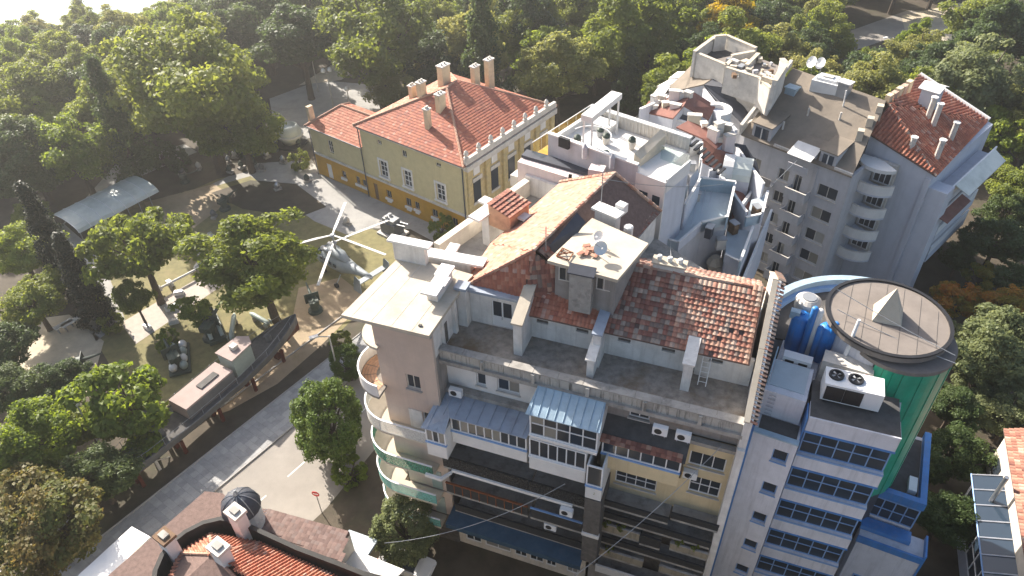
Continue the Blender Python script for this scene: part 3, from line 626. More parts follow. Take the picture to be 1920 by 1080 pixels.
# recess with the terrace door
mb = MB(MF); wall(mb, .95, 4.7, TZ, 23.1, 3.15, 3.4, [(2.55, 3.95, TZ + .02, 22.6)]); mb.build('attic_wall', 'white_plaster', ch)
dr = MB(MF); dr.box(2.55, 3.95, 3.24, 3.3, TZ + .02, 21.3).box(2.55, 2.64, 3.24, 3.3, 21.3, 22.6).box(3.86, 3.95, 3.24, 3.3, 21.3, 22.6).box(3.2, 3.3, 3.24, 3.3, 21.3, 22.6).box(2.64, 3.86, 3.24, 3.3, 22.5, 22.6); d_ = dr.build('terrace_door', 'white_paint', ch)
for a in (2.64, 3.3): MB(MF).box(a, a + .56, 3.27, 3.29, 21.3, 22.5).build('pane', 'glass', d_)
MB(MF).box(3.2, 3.24, 3.17, 3.24, 21.1, 21.3).build('handle', 'steel', d_)
MB(MF).box(.75, 4.75, 2.85, 3.45, 23.105, 23.3).build('canopy', 'blue_grey_sheet', ch)
MB(MF).box(.55, 1.15, 2.5, 3.14, TZ, 23.45).build('chimney_stack', 'white_plaster', ch); MB(MF).box(.45, 1.25, 2.4, 3.2, 23.455, 23.65).build('chimney_cap', 'blue_grey_sheet', ch)
# fin walls (chimney walls) across the terrace
def fin(u0, u1, v0, v1, zf, zb, cap):
    mb = MB(MF); mb.solid([(u0, v0, zf), (u1, v0, zf), (u1, v1, zb), (u0, v1, zb)], TZ); f_ = mb.build('fin_wall', 'white_plaster', ch)
    MB(MF).slab([(u0 - .1, v0 - .12, zf + .13), (u1 + .1, v0 - .12, zf + .13), (u1 + .1, v1, zb + .13), (u0 - .1, v1, zb + .13)], .125).build('fin_cap', cap, f_)
fin(4.72, 5.25, 1.15, 3.7, 23.0, 24.1, 'cream_slab'); fin(9.35, 9.75, .75, 3.0, 21.9, 22.5, 'white_plaster'); fin(9.42, 9.85, 1.7, 3.6, 23.1, 23.4, 'blue_grey_sheet'); fin(14.65, 15.15, 1.5, 3.2, 22.6, 23.1, 'white_plaster')
ld = thing('ladder', 'thin white ladder leaning on the attic wall under the roof eave', 'ladder', MF(15.6, 2.6, TZ))
mb = MB(MF); mb.tube([(15.55, 2.2, TZ + .02), (15.55, 2.88, 22.6)], .03, 5); mb.tube([(16.0, 2.2, TZ + .02), (16.0, 2.88, 22.6)], .03, 5); mb.build('rail', 'white_paint', ld)
for i in range(7): z = TZ + .25 + i * .3; v = 2.2 + .68 * (z - TZ) / 2.1; MB(MF).tube([(15.55, v, z), (16.0, v, z)], .02, 5).build('rung', 'white_paint', ld)
# -------- tiled roofs
def roof(P, m='tile_under', t=.1):
    mb = MB(MF); mb.slab(P, t); return mb.build('roof', m, ch)
MT['tile_under'] = MT['shingle_brown']
RED = [5, 4, 4, 2, 2, .3, .2, .2]; OLD = [2, 2, 2, 2, 2, 3, 4, 2]; FADE = [2, 3, 1, 5, .5, 4, 1.2, .3]
EZ, RZ = 22.62, 25.15
PM = lambda P: [MF(*p) for p in P]
pR = [(9.85, 2.55, EZ), (18.05, 2.55, EZ), (18.05, 6.1, RZ), (9.85, 5.95, RZ)]
r1 = roof(pR)
def pat(a, b):
    d = math.hypot((a - .22) / .30, (b - .35) / .85)
    return [2, 1, 4, .5, 5, 1.0, 3.5, 5] if d < .8 else [3, 5, 1.5, 5, 1, 4.5, 1.6, .6]
tiles(r1, PM(pR), .27, .30, 130, OLD, patch=pat, skip=.012)
pMid = [(4.95, 2.55, EZ), (9.6, 2.55, EZ), (9.6, 4.5, 24.0), (8.0, 4.9, 24.3), (6.0, 4.6, 24.1), (5.1, 5.0, 24.4)]
r2 = roof(pMid); tiles(r2, PM(pMid), .25, .30, 110, [6, 5, 2.5, 3, 1.2, 1, .2, .1], pal=REDP)
# left wing: ridge along the left side of the house
RG0, RG1 = (5.0, 4.0, 26.3), (7.4, 13.9, 26.3)
pL = [(-.9, 16.6, 22.3), (-2.0, 8.2, 22.3), (-.1, 4.2, 23.2), RG0, RG1, (2.6, 17.2, 22.3)]
pL = [(-.6, 17.1, 22.5), (-1.55, 7.6, 22.3), (.35, 3.95, 22.5), RG0, RG1, (2.4, 17.3, 22.5)]
# slope facing the street side (left), facing front, facing the court (right) and the far hip
for pl in ([(2.6, 17.4, 22.6), (.45, 8.6, 22.6), RG0, RG1], [(.45, 8.6, 22.6), (.5, 3.4, 22.8), RG0]):
    r3 = roof(pl); tiles(r3, PM(pl), .25, .32, 20, [0, 1.5, 0, 3, 0, .8, 5, 0], pal=REDP, style='thin')
pv = [(4.75, 3.35, 23.3), (8.3, 4.55, 23.65), (5.0, 4.02, 26.28)]
r8 = roof(pv); tiles(r8, PM(pv), .27, .30, 0, [3, 1, 5, .2, 4, 0, .2, 2])
pf = [(.55, 3.4, 22.85), (4.75, 3.35, 23.35), RG0]
r4 = roof(pf); tiles(r4, PM(pf), .27, .30, 30, [6, 4, 3, 2, 2, .6, .2, .2], pal=REDP)
pc = [(10.5, 15.6, 22.7), (9.4, 11.2, 22.7), (8.2, 5.0, 23.6), (5.35, 4.25, 26.2), RG1]
pc = [(8.3, 4.6, 23.7), (9.6, 11.0, 23.3), (10.5, 15.7, 22.7), RG1, (5.2, 4.3, 26.2)]
r5 = roof(pc); tiles(r5, PM([(8.3, 4.6, 23.7), (10.5, 15.7, 22.7), RG1, (5.2, 4.3, 26.2)]), .3, .34, 0, [1, .5, 3, .3, 5, .1, 1, 5])
pb = [(10.5, 15.75, 22.7), (2.7, 17.45, 22.6), RG1]
r6 = roof(pb); tiles(r6, PM(pb), .3, .34, 0, [1, .5, 3, .3, 5, .1, 1, 5])
pbk = [(18.05, 6.12, RZ), (18.05, 10.3, 22.4), (9.85, 10.3, 22.4), (9.85, 5.97, RZ)]
r7 = roof([pbk[2], pbk[1], pbk[0], pbk[3]]); tiles(r7, PM([pbk[2], pbk[1], pbk[0], pbk[3]]), .3, .34, 0, OLD)
for a, b in ((RG0, RG1), ((.7, 3.4, 22.95), RG0), ((4.8, 3.5, 23.4), (5.05, 4.0, 26.25)), (RG1, (10.5, 15.7, 22.8)), (RG1, (2.6, 17.4, 22.7)), ((9.85, 6.02, RZ), (18.05, 6.15, RZ))):
    n = int((Vector(b) - Vector(a)).length / .42); A_, B_ = Vector(a), Vector(b); dd = (B_ - A_) / n
    for i in range(n):
        p, q = A_ + dd * i, A_ + dd * (i + 1.12); MB(MF).tube([tuple(p + Vector((0, 0, .05))), tuple(q + Vector((0, 0, .03)))], [.135, .115], 6).build('ridge_tile', TILE[random.choice([3, 5, 5, 1])] if a[2] > 24 else TILE[random.choice([0, 1, 3])], ch)
# side walls under the left wing roof
mb = MB(MF); mb.prism([(.3, 4.3), (8.1, 4.9), (9.4, 11), (10.3, 15.4), (2.7, 17.1), (.55, 8.7)], TZ, 22.5); mb.build('attic_wall', 'white_plaster', ch)
mb = MB(MF); mb.prism([(9.8, 3.26), (18.1, 3.26), (18.1, 10.2), (9.8, 10.2)], TZ, 22.35); mb.build('attic_wall', 'white_plaster', ch)
# left gutter terrace with its white parapet
mb = MB(MF); mb.prism([(-3.75, 8.3), (-3.25, 8.15), (-.05, 18.0), (-.55, 18.25)], TZ - .02, 21.95); mb.build('side_parapet', 'warm_white', ch)
mb = MB(MF); mb.prism([(-3.24, 8.2), (.4, 8.6), (2.4, 17.4), (0, 18.0)], TZ - .015, TZ + .12); mb.build('gutter_floor', 'concrete', ch)
mb = MB(MF); mb.prism([(-.5, 18.25), (2.5, 17.45), (2.6, 17.75), (-.45, 18.6)], TZ - .02, 22.2); mb.build('side_parapet', 'white_plaster', ch)
mb = MB(MF); mb.prism([(-4.0, 8.2), (-3.76, 8.25), (-.56, 18.3), (-.8, 18.4)], 18.9, 19.1); mb.build('cornice', 'tile_cap', ch)
# chimneys with cross shaped cap slabs
def stack(u, v, z0, z1, a, b, rot=0):
    f_ = MF.sub(u, v, rot); s_ = MB(f_).box(-a, a, -b, b, z0, z1).build('chimney_stack', 'white_plaster', ch)
    return f_, s_
f1, s1 = stack(-.6, 11.6, 20.6, 23.4, .32, .85, R(-18)); MB(f1).box(-.5, .5, -2.0, 2.2, 23.405, 23.58).build('chimney_cap', 'clean_white', s1); MB(f1).box(-1.25, -.505, -.1, .7, 23.40, 23.56).box(.505, 2.9, -.1, .7, 23.40, 23.56).build('chimney_cap', 'clean_white', s1)
MB(f1).solid([(.4, -.9, 24.3), (2.3, -.9, 23.9), (2.3, 1.2, 23.9), (.4, 1.2, 24.3)], 22.6).build('dormer', 'tile_cap', ch)
dq = PM([]); fP = [f1(2.35, -1.0, 23.9), f1(2.35, 1.25, 23.9), f1(.35, 1.25, 24.35), f1(.35, -1.0, 24.35)]; tiles(ch, fP, .3, .34, 0, RED)
f2, s2 = stack(-1.2, 5.2, 20.6, 23.55, 1.7, .35, R(2)); MB(f2).box(-2.2, 2.6, -.5, .4, 23.555, 23.72).build('chimney_cap', 'clean_white', s2); MB(f2).box(-.3, .4, .405, 1.3, 23.555, 23.71).build('chimney_cap', 'clean_white', s2)
f3, s3 = stack(-3.3, 4.3, 23.4, 24.8, 1.1, .22, R(0)); MB(f3).box(-1.4, 1.5, -.35, .35, 24.805, 24.95).build('chimney_cap', 'clean_white', s3)
f4, s4 = stack(-.35, 2.2, 23.4, 24.1, .35, 1.1, R(0)); MB(f4).box(-.55, .5, -1.5, -.55, 24.105, 24.25).box(-.35, .62, -.545, .35, 24.105, 24.27).box(-.5, .4, .355, 1.5, 24.105, 24.24).build('chimney_cap', 'clean_white', s4)
# corner block: beige face, cream roof slab, ribbon window
mb = MB(MF); wall(mb, -3.62, .34, 9.9, 22.55, -.85, -.6, [(-1.82, -.85, 17.35, 18.6), (-1.0, -.4, 13.5, 15.3)]); mb.build('wall', 'beige', ch)
window(ch, MF, -1.82, -.85, 17.35, 18.6, -.72, 2, 1, 'warm_white', 'glass', .06); window(ch, MF, -1.0, -.4, 13.5, 15.3, -.72, 1, 1, 'white_paint', 'glass', .06)
MB(MF).box(-1.9, -.77, -.98, -.853, 17.22, 17.33).build('sill', 'concrete', ch); MB(MF).box(-2.0, -1.05, -.9, -.852, 13.4, 15.3).build('shutter', 'white_plaster', ch)
mb = MB(MF); mb.prism([(-3.6, -.595), (.33, -.595), (.33, 3.1), (-3.25, 3.6), (-3.6, 1.0)], TZ - .14, 22.55); mb.build('wall', 'white_plaster', ch)
mb = MB(MF); mb.box(.335, .5, .4, 3.1, TZ, 23.15); wl = mb.build('wall', 'white_plaster', ch); MB(MF).box(.505, .53, .6, .95, TZ + .1, 22.2).build('doorway', 'dark_wall', ch); MB(MF).box(.505, .75, 1.7, 2.0, TZ, 23.1).build('pilaster', 'white_plaster', ch)
window(ch, MF, -3.45, .1, 22.58, 23.12, -.83, 8, 1, 'white_paint', ['glass_pale', 'glass_pale', 'glass'], .07); MB(MF).box(-3.62, .34, -.7, -.6, 22.56, 23.15).build('wall', 'white_plaster', ch); MB(MF).box(-3.7, .4, -1.05, -.86, 22.4, 22.56).build('gutter', 'grey_metal', ch)
MB(MF).prism([(-4.95, -1.75), (.72, -1.72), (.85, 3.3), (1.0, 4.2), (-4.2, 4.75)], 23.16, 23.4).build('roof_slab', 'cream_slab', ch)
for k in range(4): MB(MF).tube([(-4.3 + k * 1.3, -1.65, 23.4), (-3.7 + k * 1.2, 4.3, 23.4)], .018, 4).build('roof_seam', 'stone_trim', ch)
MB(MF).box(-.2, .0, -1.2, -1.05, 23.402, 23.5).build('drain', 'dark_wall', ch)
# curved balconies on the left
def curved(z, rad, railm, rail_h, floor_m='cream_slab', full=True, ctr=(-3.35, .6), post=True):
    b_ = MB(MF).arc(ctr[0], ctr[1], .3, rad, R(85), R(270), z - .2, z, 18); 
    if full: b_.box(ctr[0] + .001, -.25, ctr[1] - rad, -.86, z - .2, z)
    o = b_.build('balcony', floor_m, ch)
    if rail_h:
        r_ = MB(MF).arc(ctr[0], ctr[1], rad - .07, rad, R(85), R(270), z + .001, z + rail_h, 18)
        r_.build('balcony_rail', railm, o)
        if full: MB(MF).box(ctr[0] + .002, -.25, ctr[1] - rad, ctr[1] - rad + .06, z + .001, z + rail_h).build('balcony_rail', 'white_net' if railm == 'clean_white' else railm, o)
        MB(MF).arc(ctr[0], ctr[1], rad - .09, rad + .02, R(85), R(270), z + rail_h + .001, z + rail_h + .06, 18).build('hand_rail', 'white_paint', o)
        if full: MB(MF).box(ctr[0] + .003, -.25, ctr[1] - rad - .02, ctr[1] - rad + .08, z + rail_h + .001, z + rail_h + .06).build('hand_rail', 'white_paint', o)
    return o
curved(20.6, 1.75, None, 0, 'cream_slab', False)
MB(MF).arc(-3.35, .9, .2, .75, R(100), R(262), 20.605, 22.5, 8).build('wall', 'clean_white', ch)
MB(MF).arc(-3.3, .9, .2, 1.15, R(95), R(262), 0, 20.38, 10).build('wall', 'warm_white', ch)
o = curved(17.0, 2.35, 'clean_white', .95, 'terrace', False, (-3.35, .4)); 
for k in range(5):
    for i in range(6): a0 = R(100 + i * 27); MB(MF).arc(-3.35, .4, 1.25 + k * .2, 1.42 + k * .2, a0, a0 + R(25), 17.003, 17.02, 2).build('floor_tile', 'tile_cap', o)
curved(13.5, 2.5, 'white_net', 1.05); curved(10.1, 2.55, 'green_net', 1.0); curved(6.9, 2.6, 'teal_net', 1.0); curved(3.9, 2.55, 'teal_net', .9)
for z0, z1 in ((3.9, 6.7), (6.9, 9.9), (10.1, 13.3)): shell_ = MB(MF).box(-3.0, .3, -.75, -.56, z0, z1); shell_.build('wall', 'beige', ch); MB(MF).box(-1.1, -.3, -.8, -.752, z0 + .05, z0 + 2.1).build('balcony_door', 'pale_green_metal', ch)
# left bay: glazed balcony with lean-to sheet roof
GL = 'clean_white'
def glazed(u0, u1, v, zs, zt, n, zp, panel, trim, fr_='white_paint', ny=1, gl='glass', side=True):
    """balcony closed with a strip of windows: panel below, trim at sill, n lights"""
    MB(MF).box(u0, u1, v, v + .12, zp, zs - .12).build('balcony_panel', panel, ch)
    MB(MF).box(u0 - .04, u1 + .04, v - .07, v + .13, zs - .118, zs).build('sill', trim, ch)
    window(ch, MF, u0, u1, zs + .002, zt, v + .05, n, ny, fr_, gl, .09)
    if side:
        for a in (u0, u1 - .1): MB(MF).box(a + .001, a + .099, v + .14, .6, zp, zt).build('balcony_side', panel, ch)
    MB(MF).box(u0 + .1, u1 - .1, v + .13, .6, zp + .001, zp + .15).build('balcony_floor', 'concrete', ch)
glazed(1.25, 6.35, -1.35, 14.95, 16.35, 9, 13.75, 'clean_white', 'blue_trim', gl=['glass', 'glass_pale', 'glass', 'glass_blue'])
glazed(-.2, 1.2, -2.2, 14.3, 15.55, 3, 12.9, 'clean_white', 'blue_trim', gl=['glass_pale', 'glass'])
rf = MB(MF).slab([(-.35, -2.4, 15.75), (1.3, -2.4, 15.75), (1.35, -1.6, 16.45), (6.45, -1.6, 16.45), (6.45, .6, 16.75), (.1, .6, 16.75)], .06).build('lean_to_roof', 'blue_grey_sheet', ch)
for i in range(8): u = .9 + i * .75; MB(MF).tube([(u, -1.55, 16.48), (u, .55, 16.78)], .035, 4).build('roof_seam', 'blue_grey_sheet', rf)
for i in range(2): u = .1 + i * .6; MB(MF).tube([(u, -2.35, 15.8), (u + .15, -.1, 16.66)], .035, 4).build('roof_seam', 'blue_grey_sheet', rf)
# middle bay: two storeys of glazing under a pale blue roof
glazed(6.65, 10.8, -1.6, 17.0, 19.05, 5, 16.65, 'clean_white', 'white_paint', ny=2, gl=['glass', 'glass_pale', 'glass', 'glass_blue', 'glass'])
glazed(6.6, 10.2, -1.6, 14.95, 16.55, 6, 13.65, 'clean_white', 'white_paint')
rf = MB(MF).slab([(6.5, -1.9, 19.12), (10.95, -1.9, 19.12), (10.85, -.31, 19.95), (6.75, -.31, 19.95)], .06).build('lean_to_roof', 'pale_blue_sheet', ch)
for i in range(9): u = 6.75 + i * .5; MB(MF).tube([(u, -1.85, 19.16), (u + .02, -.35, 19.97)], .03, 4).build('roof_seam', 'pale_blue_sheet', rf)
glazed(10.35, 11.35, -1.95, 14.1, 16.0, 1, 12.8, 'clean_white', 'blue_trim')
# yellow bay with a dark roof and a lip of tiles
glazed(10.9, 15.6, -.7, 15.95, 17.15, 6, 14.6, 'yellow', 'blue_trim', gl=['glass_blue', 'glass', 'glass'])
rf = MB(MF).slab([(10.7, -.95, 17.25), (15.8, -.95, 17.25), (15.85, .6, 18.05), (10.8, .6, 18.05)], .06).build('lean_to_roof', 'bitumen', ch)
tiles(rf, PM([(10.8, -1.0, 17.27), (15.7, -1.0, 17.27), (15.7, -.55, 17.5), (10.8, -.62, 17.46)]), .3, .24, 40, RED)
# lower balconies, netted
def balc(u0, u1, z, v, h, m, rail=None, dep=.6):
    o = MB(MF).box(u0, u1, v, dep, z - .2, z).build('balcony', 'concrete', ch)
    MB(MF).box(u0, u1, v, v + .08, z + .001, z + h).build('balcony_rail', m, o)
    MB(MF).box(u0 - .02, u1 + .02, v - .04, v + .1, z + h + .001, z + h + .07).build('hand_rail', rail or m, o)
    return o
balc(.4, 6.4, 11.0, -1.5, 1.05, 'black_net'); balc(6.5, 10.3, 11.0, -1.5, 1.0, 'black_net'); MB(MF).box(1.05, 9.5, -1.62, -1.5, 10.72, 10.98).build('slab_edge', 'clean_white', ch); MB(MF).prism([(-.6, -2.4), (.6, -2.4), (1.05, -1.62), (1.05, -1.4), (.5, -2.2), (-.6, -2.2)], 10.5, 10.75).build('slab_edge', 'clean_white', ch)
balc(.4, 6.4, 8.1, -1.5, 1.0, 'dark_mesh', 'rust'); balc(6.6, 10.2, 8.1, -1.5, 1.0, 'dark_mesh', 'blue_trim'); balc(.6, 10.4, 5.2, -1.0, .7, 'dark_mesh')
for i in range(9): MB(MF).box(1.0 + i * .62, 1.04 + i * .62, -1.56, -1.49, 8.11, 9.1).build('baluster', 'rust', ch)
balc(11.0, 15.4, 10.85, -.7, .12, 'concrete'); balc(11.2, 13.9, 7.9, -.75, .75, 'grimy_shaded_beige', 'concrete'); balc(15.9, 18.3, 8.1, -.75, .6, 'grimy_shaded_beige', 'concrete'); balc(11.2, 14.4, 5.0, -.8, .7, 'grimy_shaded_beige', 'concrete'); balc(15.5, 18.2, 5.2, -.8, .6, 'grimy_shaded_beige', 'concrete'); balc(13.95, 15.3, 7.6, -.7, .9, 'dark_mesh'); balc(11.2, 18.3, 9.2, -.6, .5, 'dark_mesh'); balc(11.2, 18.3, 6.3, -.6, .5, 'dark_mesh'); balc(11.2, 18.3, 2.6, -.8, .8, 'clean_white', 'clean_white')
balc(11.0, 15.5, 12.9 - 1.9, -.9, .45, 'dark_mesh'); balc(15.6, 18.5, 11.2, -.6, .5, 'dark_mesh')
MB(MF).box(10.35, 11.4, -1.9, .6, 5.4, 12.6).build('oriel', 'dark_wall', ch); MB(MF).box(10.3, 11.45, -2.0, -1.7, 8.6, 8.9).build('slab_edge', 'clean_white', ch)
for (a, b, z0, z1, n, g_) in ((1.9, 3.0, 11.3, 13.1, 2, 'glass_pale'), (3.6, 4.2, 11.3, 12.9, 1, 'glass'), (4.8, 6.0, 11.3, 12.9, 2, 'glass_pale'), (7.0, 9.6, 11.4, 13.0, 4, 'glass'), (1.5, 2.4, 8.5, 10.1, 2, 'glass'), (3.2, 5.6, 8.5, 10.2, 3, 'glass'), (7.0, 9.8, 8.5, 10.2, 4, 'glass'), (1.5, 5.5, 5.9, 7.4, 5, 'glass'), (6.8, 10.0, 5.9, 7.4, 4, 'glass_pale'), (12.0, 14.6, 8.5, 10.2, 3, 'glass'), (16.2, 17.8, 8.8, 10.3, 2, 'glass'), (12.0, 14.6, 5.6, 7.3, 3, 'glass'), (16.2, 17.8, 5.9, 7.4, 2, 'glass')):
    window(ch, MF, a, b, z0, z1, .9, n, 1, 'stone_trim', g_, .07, proud=.06)
MB(MF).box(1.6, 6.0, .8, .94, 10.0, 10.9).build('wall', 'white_plaster', ch)
# shops on the ground floor, blue fascia
MB(MF).slab([(.3, -2.1, 4.95), (10.4, -2.1, 4.95), (10.4, -.4, 5.15), (.3, -.4, 5.15)], .1).build('awning', 'shop_blue', ch); MB(MF).box(.3, 10.4, -2.14, -2.08, 4.45, 4.94).build('fascia', 'shop_blue', ch)
mb = MB(MF); SW = [(.9, 2.2), (2.5, 4.6), (4.9, 5.9), (6.1, 7.2), (7.4, 8.2), (9.0, 9.9)]; wall(mb, .3, 10.4, 0, 4.5, -.4, -.15, [(a, b, .6, 3.4) for a, b in SW]); mb.build('wall', 'warm_white', ch)
for i, (a, b) in enumerate(SW): window(ch, MF, a, b, .6, 3.4, -.3, 2, 1, 'white_paint', ['glass_blue', 'glass_pale', 'glass', 'glass', 'glass', 'glass_pale'][i], .08, name='shop_window')
MB(MF).box(10.6, 18.4, -.3, -.05, 0, 2.4).build('wall', 'grey_stucco', ch)
# party wall with stepped brick cap on the right
mb = MB(MF); mb.solid([(18.36, -.3, 21.2), (18.78, -.3, 21.2), (18.78, 6.1, 26.0), (18.36, 6.1, 26.0)], 19.0); mb.solid([(18.36, 6.1, 26.0), (18.78, 6.1, 26.0), (18.78, 10.8, 23.0), (18.36, 10.8, 23.0)], 19.0); mb.build('party_wall', 'white_plaster', ch)
MB(MF).box(18.36, 18.78, -.5, 10.8, 0, 18.99).build('party_wall', 'white_plaster', ch)
zc_ = lambda v: 21.25 + max(0, v + .3) * .745 if v < 6.1 else 26.05 - (v - 6.1) * .64
for v0, v1 in ((-.35, 2.9), (2.92, 6.08), (6.12, 10.85)): MB(MF).slab([(18.3, v0, zc_(v0)), (18.62, v0, zc_(v0)), (18.62, v1, zc_(v1)), (18.3, v1, zc_(v1))], .1).build('coping_stone', 'cream_slab', ch)
for i in range(58):
    v = -.3 + i * .19; z = zc_(v) - .02; MB(MF).slab([(18.6, v, z + .06), (19.02, v, z - .06), (19.02, v + .13, z - .03), (18.6, v + .13, z + .09)], .06).build('coping_tile', TILE[random.choice([3, 5, 6, 1])], ch)
# penthouse lift house with flat roof
mb = MB(MF); mb.prism([(6.45, 3.75), (10.1, 3.35), (10.85, 6.4), (7.4, 7.7)], 23.2, 26.2); mb.build('lift_house', 'grey_stucco', ch)
MB(MF).prism([(6.1, 3.3), (10.3, 2.85), (11.2, 6.7), (7.4, 8.2)], 26.205, 26.42).build('roof_slab', 'cream_slab', ch)
window(ch, MF, 6.7, 7.6, 24.9, 25.9, 3.66, 2, 1, 'stone_trim', 'glass', .06); window(ch, MF, 9.0, 9.9, 25.0, 25.9, 3.42, 2, 1, 'stone_trim', 'glass', .06)
MB(MF).box(7.55, 8.85, 2.9, 3.55, 23.4, 26.18).build('flue', 'concrete', ch); MB(MF).slab([(7.45, 2.75, 26.3), (9.0, 2.75, 26.3), (9.0, 3.3, 26.6), (7.45, 3.3, 26.6)], .08).build('flue_cap', 'dark_slate', ch)
f5, s5 = stack(8.2, 8.9, 23.2, 26.6, .75, .3, R(-20)); MB(f5).box(-.95, .95, -.45, .45, 26.605, 26.75).build('chimney_cap', 'clean_white', s5); MB(f5).box(.2, .8, .455, 1.0, 26.4, 27.0).build('chimney_cap', 'clean_white', s5)
f6, s6 = stack(9.7, 8.1, 23.2, 26.2, .25, .25); MB(f6).lathe(0, 0, [(.3, 26.21), (.3, 26.35), (.2, 26.4)], 8).build('chimney_cap', 'clean_white', s6)
f7, s7 = stack(12.6, 6.3, 24.4, 25.6, .9, .3); MB(f7).box(-1.0, 1.0, -.4, .4, 25.605, 25.72).build('chimney_cap', 'cream_slab', s7)
for i in range(3): MB(f7).lathe(-.6 + i * .6, 0, [(.14, 25.725), (.16, 26.0), (.11, 26.05)], 8).build('chimney_pot', 'clean_white', s7)
# things lying on the lift house roof
rt_ = random.Random(5)
pile = thing('tile_pile', 'heap of spare red tiles lying on the flat lift house roof', 'tiles', MF(8.0, 4.6, 26.43))
for i in range(16):
    f_ = MF.sub(7.75 + rt_.uniform(0, .9), 4.1 + rt_.uniform(0, 1.1), rt_.uniform(0, 3)); z = 26.43 + rt_.uniform(0, .12); MB(f_).slab([(-.2, -.12, z + .06), (.2, -.12, z + .09), (.2, .12, z + .08), (-.2, .12, z + .05)], .04).build('tile', TILE[rt_.choice([1, 3, 3, 0])], pile)
fra = thing('scrap_frame', 'rusty bent metal frame on the corner of the lift house roof', 'scrap', MF(6.9, 4.0, 26.43))
mb = MB(MF); mb.tube([(6.5, 3.8, 26.47), (7.3, 3.6, 26.5), (7.35, 4.3, 26.52), (6.6, 4.6, 26.5), (6.5, 3.8, 26.47)], .04, 5); mb.build('bar', 'rust', fra); MB(MF).tube([(6.55, 3.9, 26.5), (7.3, 4.3, 26.58)], .04, 5).build('bar', 'rust', fra); MB(MF).tube([(6.7, 4.5, 26.5), (6.75, 3.7, 26.95), (7.2, 3.65, 26.9)], .035, 5).build('bar', 'rust', fra)
bd = thing('leaning_board', 'dark blue board leaning against the lift house roof edge', 'board', MF(6.3, 5.4, 24.5)); MB(MF).slab([(5.7, 5.0, 26.2), (6.2, 4.8, 25.2), (7.3, 7.0, 26.9), (6.7, 7.2, 27.3)], .06).build('panel', 'dark_slate', bd)
def dish(u, v, z, r, az, label, name='satellite_dish', fr=MF):
    d = thing(name, label, 'dish', fr(u, v, z)); f_ = fr.sub(u, v, az)
    MB(f_).tube([(0, 0, z), (0, 0, z + r * 1.3)], .035, 6).build('mast', 'grey_metal', d)
    mb = MB(); c = f_(0, -.08, z + r * 1.5); ax = Vector((f_.v.x, f_.v.y, 0)) * -1 + Vector((0, 0, .5)); ax.normalize(); A_ = ax.orthogonal().normalized(); B_ = ax.cross(A_); n = 14; vs = []
    for k in range(4): q = r * k / 3; vs += [c + (A_ * math.cos(2 * math.pi * i / n) + B_ * math.sin(2 * math.pi * i / n)) * q + ax * (q * q / r * .35) for i in range(n)]
    vs2 = [v_ - ax * .02 for v_ in vs]; fs = [(k * n + i, k * n + (i + 1) % n, (k + 1) * n + (i + 1) % n, (k + 1) * n + i) for k in range(3) for i in range(n)]
    mb.add(vs, fs); mb.add(vs2, [f[::-1] for f in fs]); o2 = mb.build('reflector', 'white_paint', d, True)
    e = c + ax * r * 1.1; mb = MB(); b0 = c - B_ * r * .9 + ax * r * .3; mb.tube([tuple(b0), tuple(e)], .02, 5); mb.build('feed_arm', 'grey_metal', d); MB().tube([tuple(e), tuple(e - ax * .12)], .06, 6).build('receiver', 'white_paint', d)
dish(8.75, 4.6, 26.43, .42, R(40), 'nearer of two satellite dishes on the flat lift house roof'); dish(8.6, 5.7, 26.43, .38, R(-30), 'farther of two satellite dishes on the flat lift house roof')
for (u, v, z, h, lab) in ((7.6, 9.5, 26.3, 2.6, 'thin aerial mast beside the far chimney of the corner house'), (5.6, 4.6, 25.8, 2.0, 'short aerial mast on the corner house ridge by the hip')):
    a_ = thing('aerial', lab, 'antenna', MF(u, v, z)); MB(MF).tube([(u, v, z - .3), (u, v, z + h)], .03, 5).build('mast', 'grey_metal', a_)
    for k in range(4): MB(MF).tube([(u - .35, v, z + h - .15 - k * .18), (u + .35, v, z + h - .15 - k * .18)], .012, 4).build('rod', 'grey_metal', a_)
def ac(fr, u, v, z, label, w_=.85, br=True, group=None):
    o = thing('air_conditioner', label, 'air conditioner', fr(u, v, z), group)
    MB(fr).box(u - w_ / 2, u + w_ / 2, v - .32, v, z, z + .6).build('casing', 'white_paint', o)
    f_ = fr; c = (u - .1, v - .325)
    mb = MB(fr); n = 12; A_ = [fr(c[0] + .22 * math.cos(2 * math.pi * i / n), c[1] - .005, z + .3 + .22 * math.sin(2 * math.pi * i / n)) for i in range(n)]; B_ = [fr(c[0] + .22 * math.cos(2 * math.pi * i / n), c[1] + .01, z + .3 + .22 * math.sin(2 * math.pi * i / n)) for i in range(n)]
    mb.add(A_ + B_, [tuple(range(n))] + [(i, (i + 1) % n, n + (i + 1) % n, n + i) for i in range(n)]); mb.build('fan_grille', 'black_metal', o)
    if br:
        for s in (-.3, .3): MB(fr).box(u + s - .03, u + s + .03, v - .35, v + .25, z - .06, z - .003).build('bracket', 'grey_metal', o)
ac(MF, 14.1, -.35, 18.75, 'left one of two air conditioners under the terrace parapet'); ac(MF, 15.4, -.35, 18.75, 'right one of two air conditioners under the terrace parapet')
ac(MF, 1.2, .05, 16.9, 'air conditioner on the grey ledge beside the beige corner block'); ac(MF, 16.2, .45, 14.55, 'air conditioner on the yellow wall above the barred window'); ac(MF, 9.2, -1.66, 10.15, 'air conditioner hanging under the white balcony edge over the shops'); ac(MF, 8.0, -1.2, 7.2, 'lowest air conditioner, above the blue shop fascia')
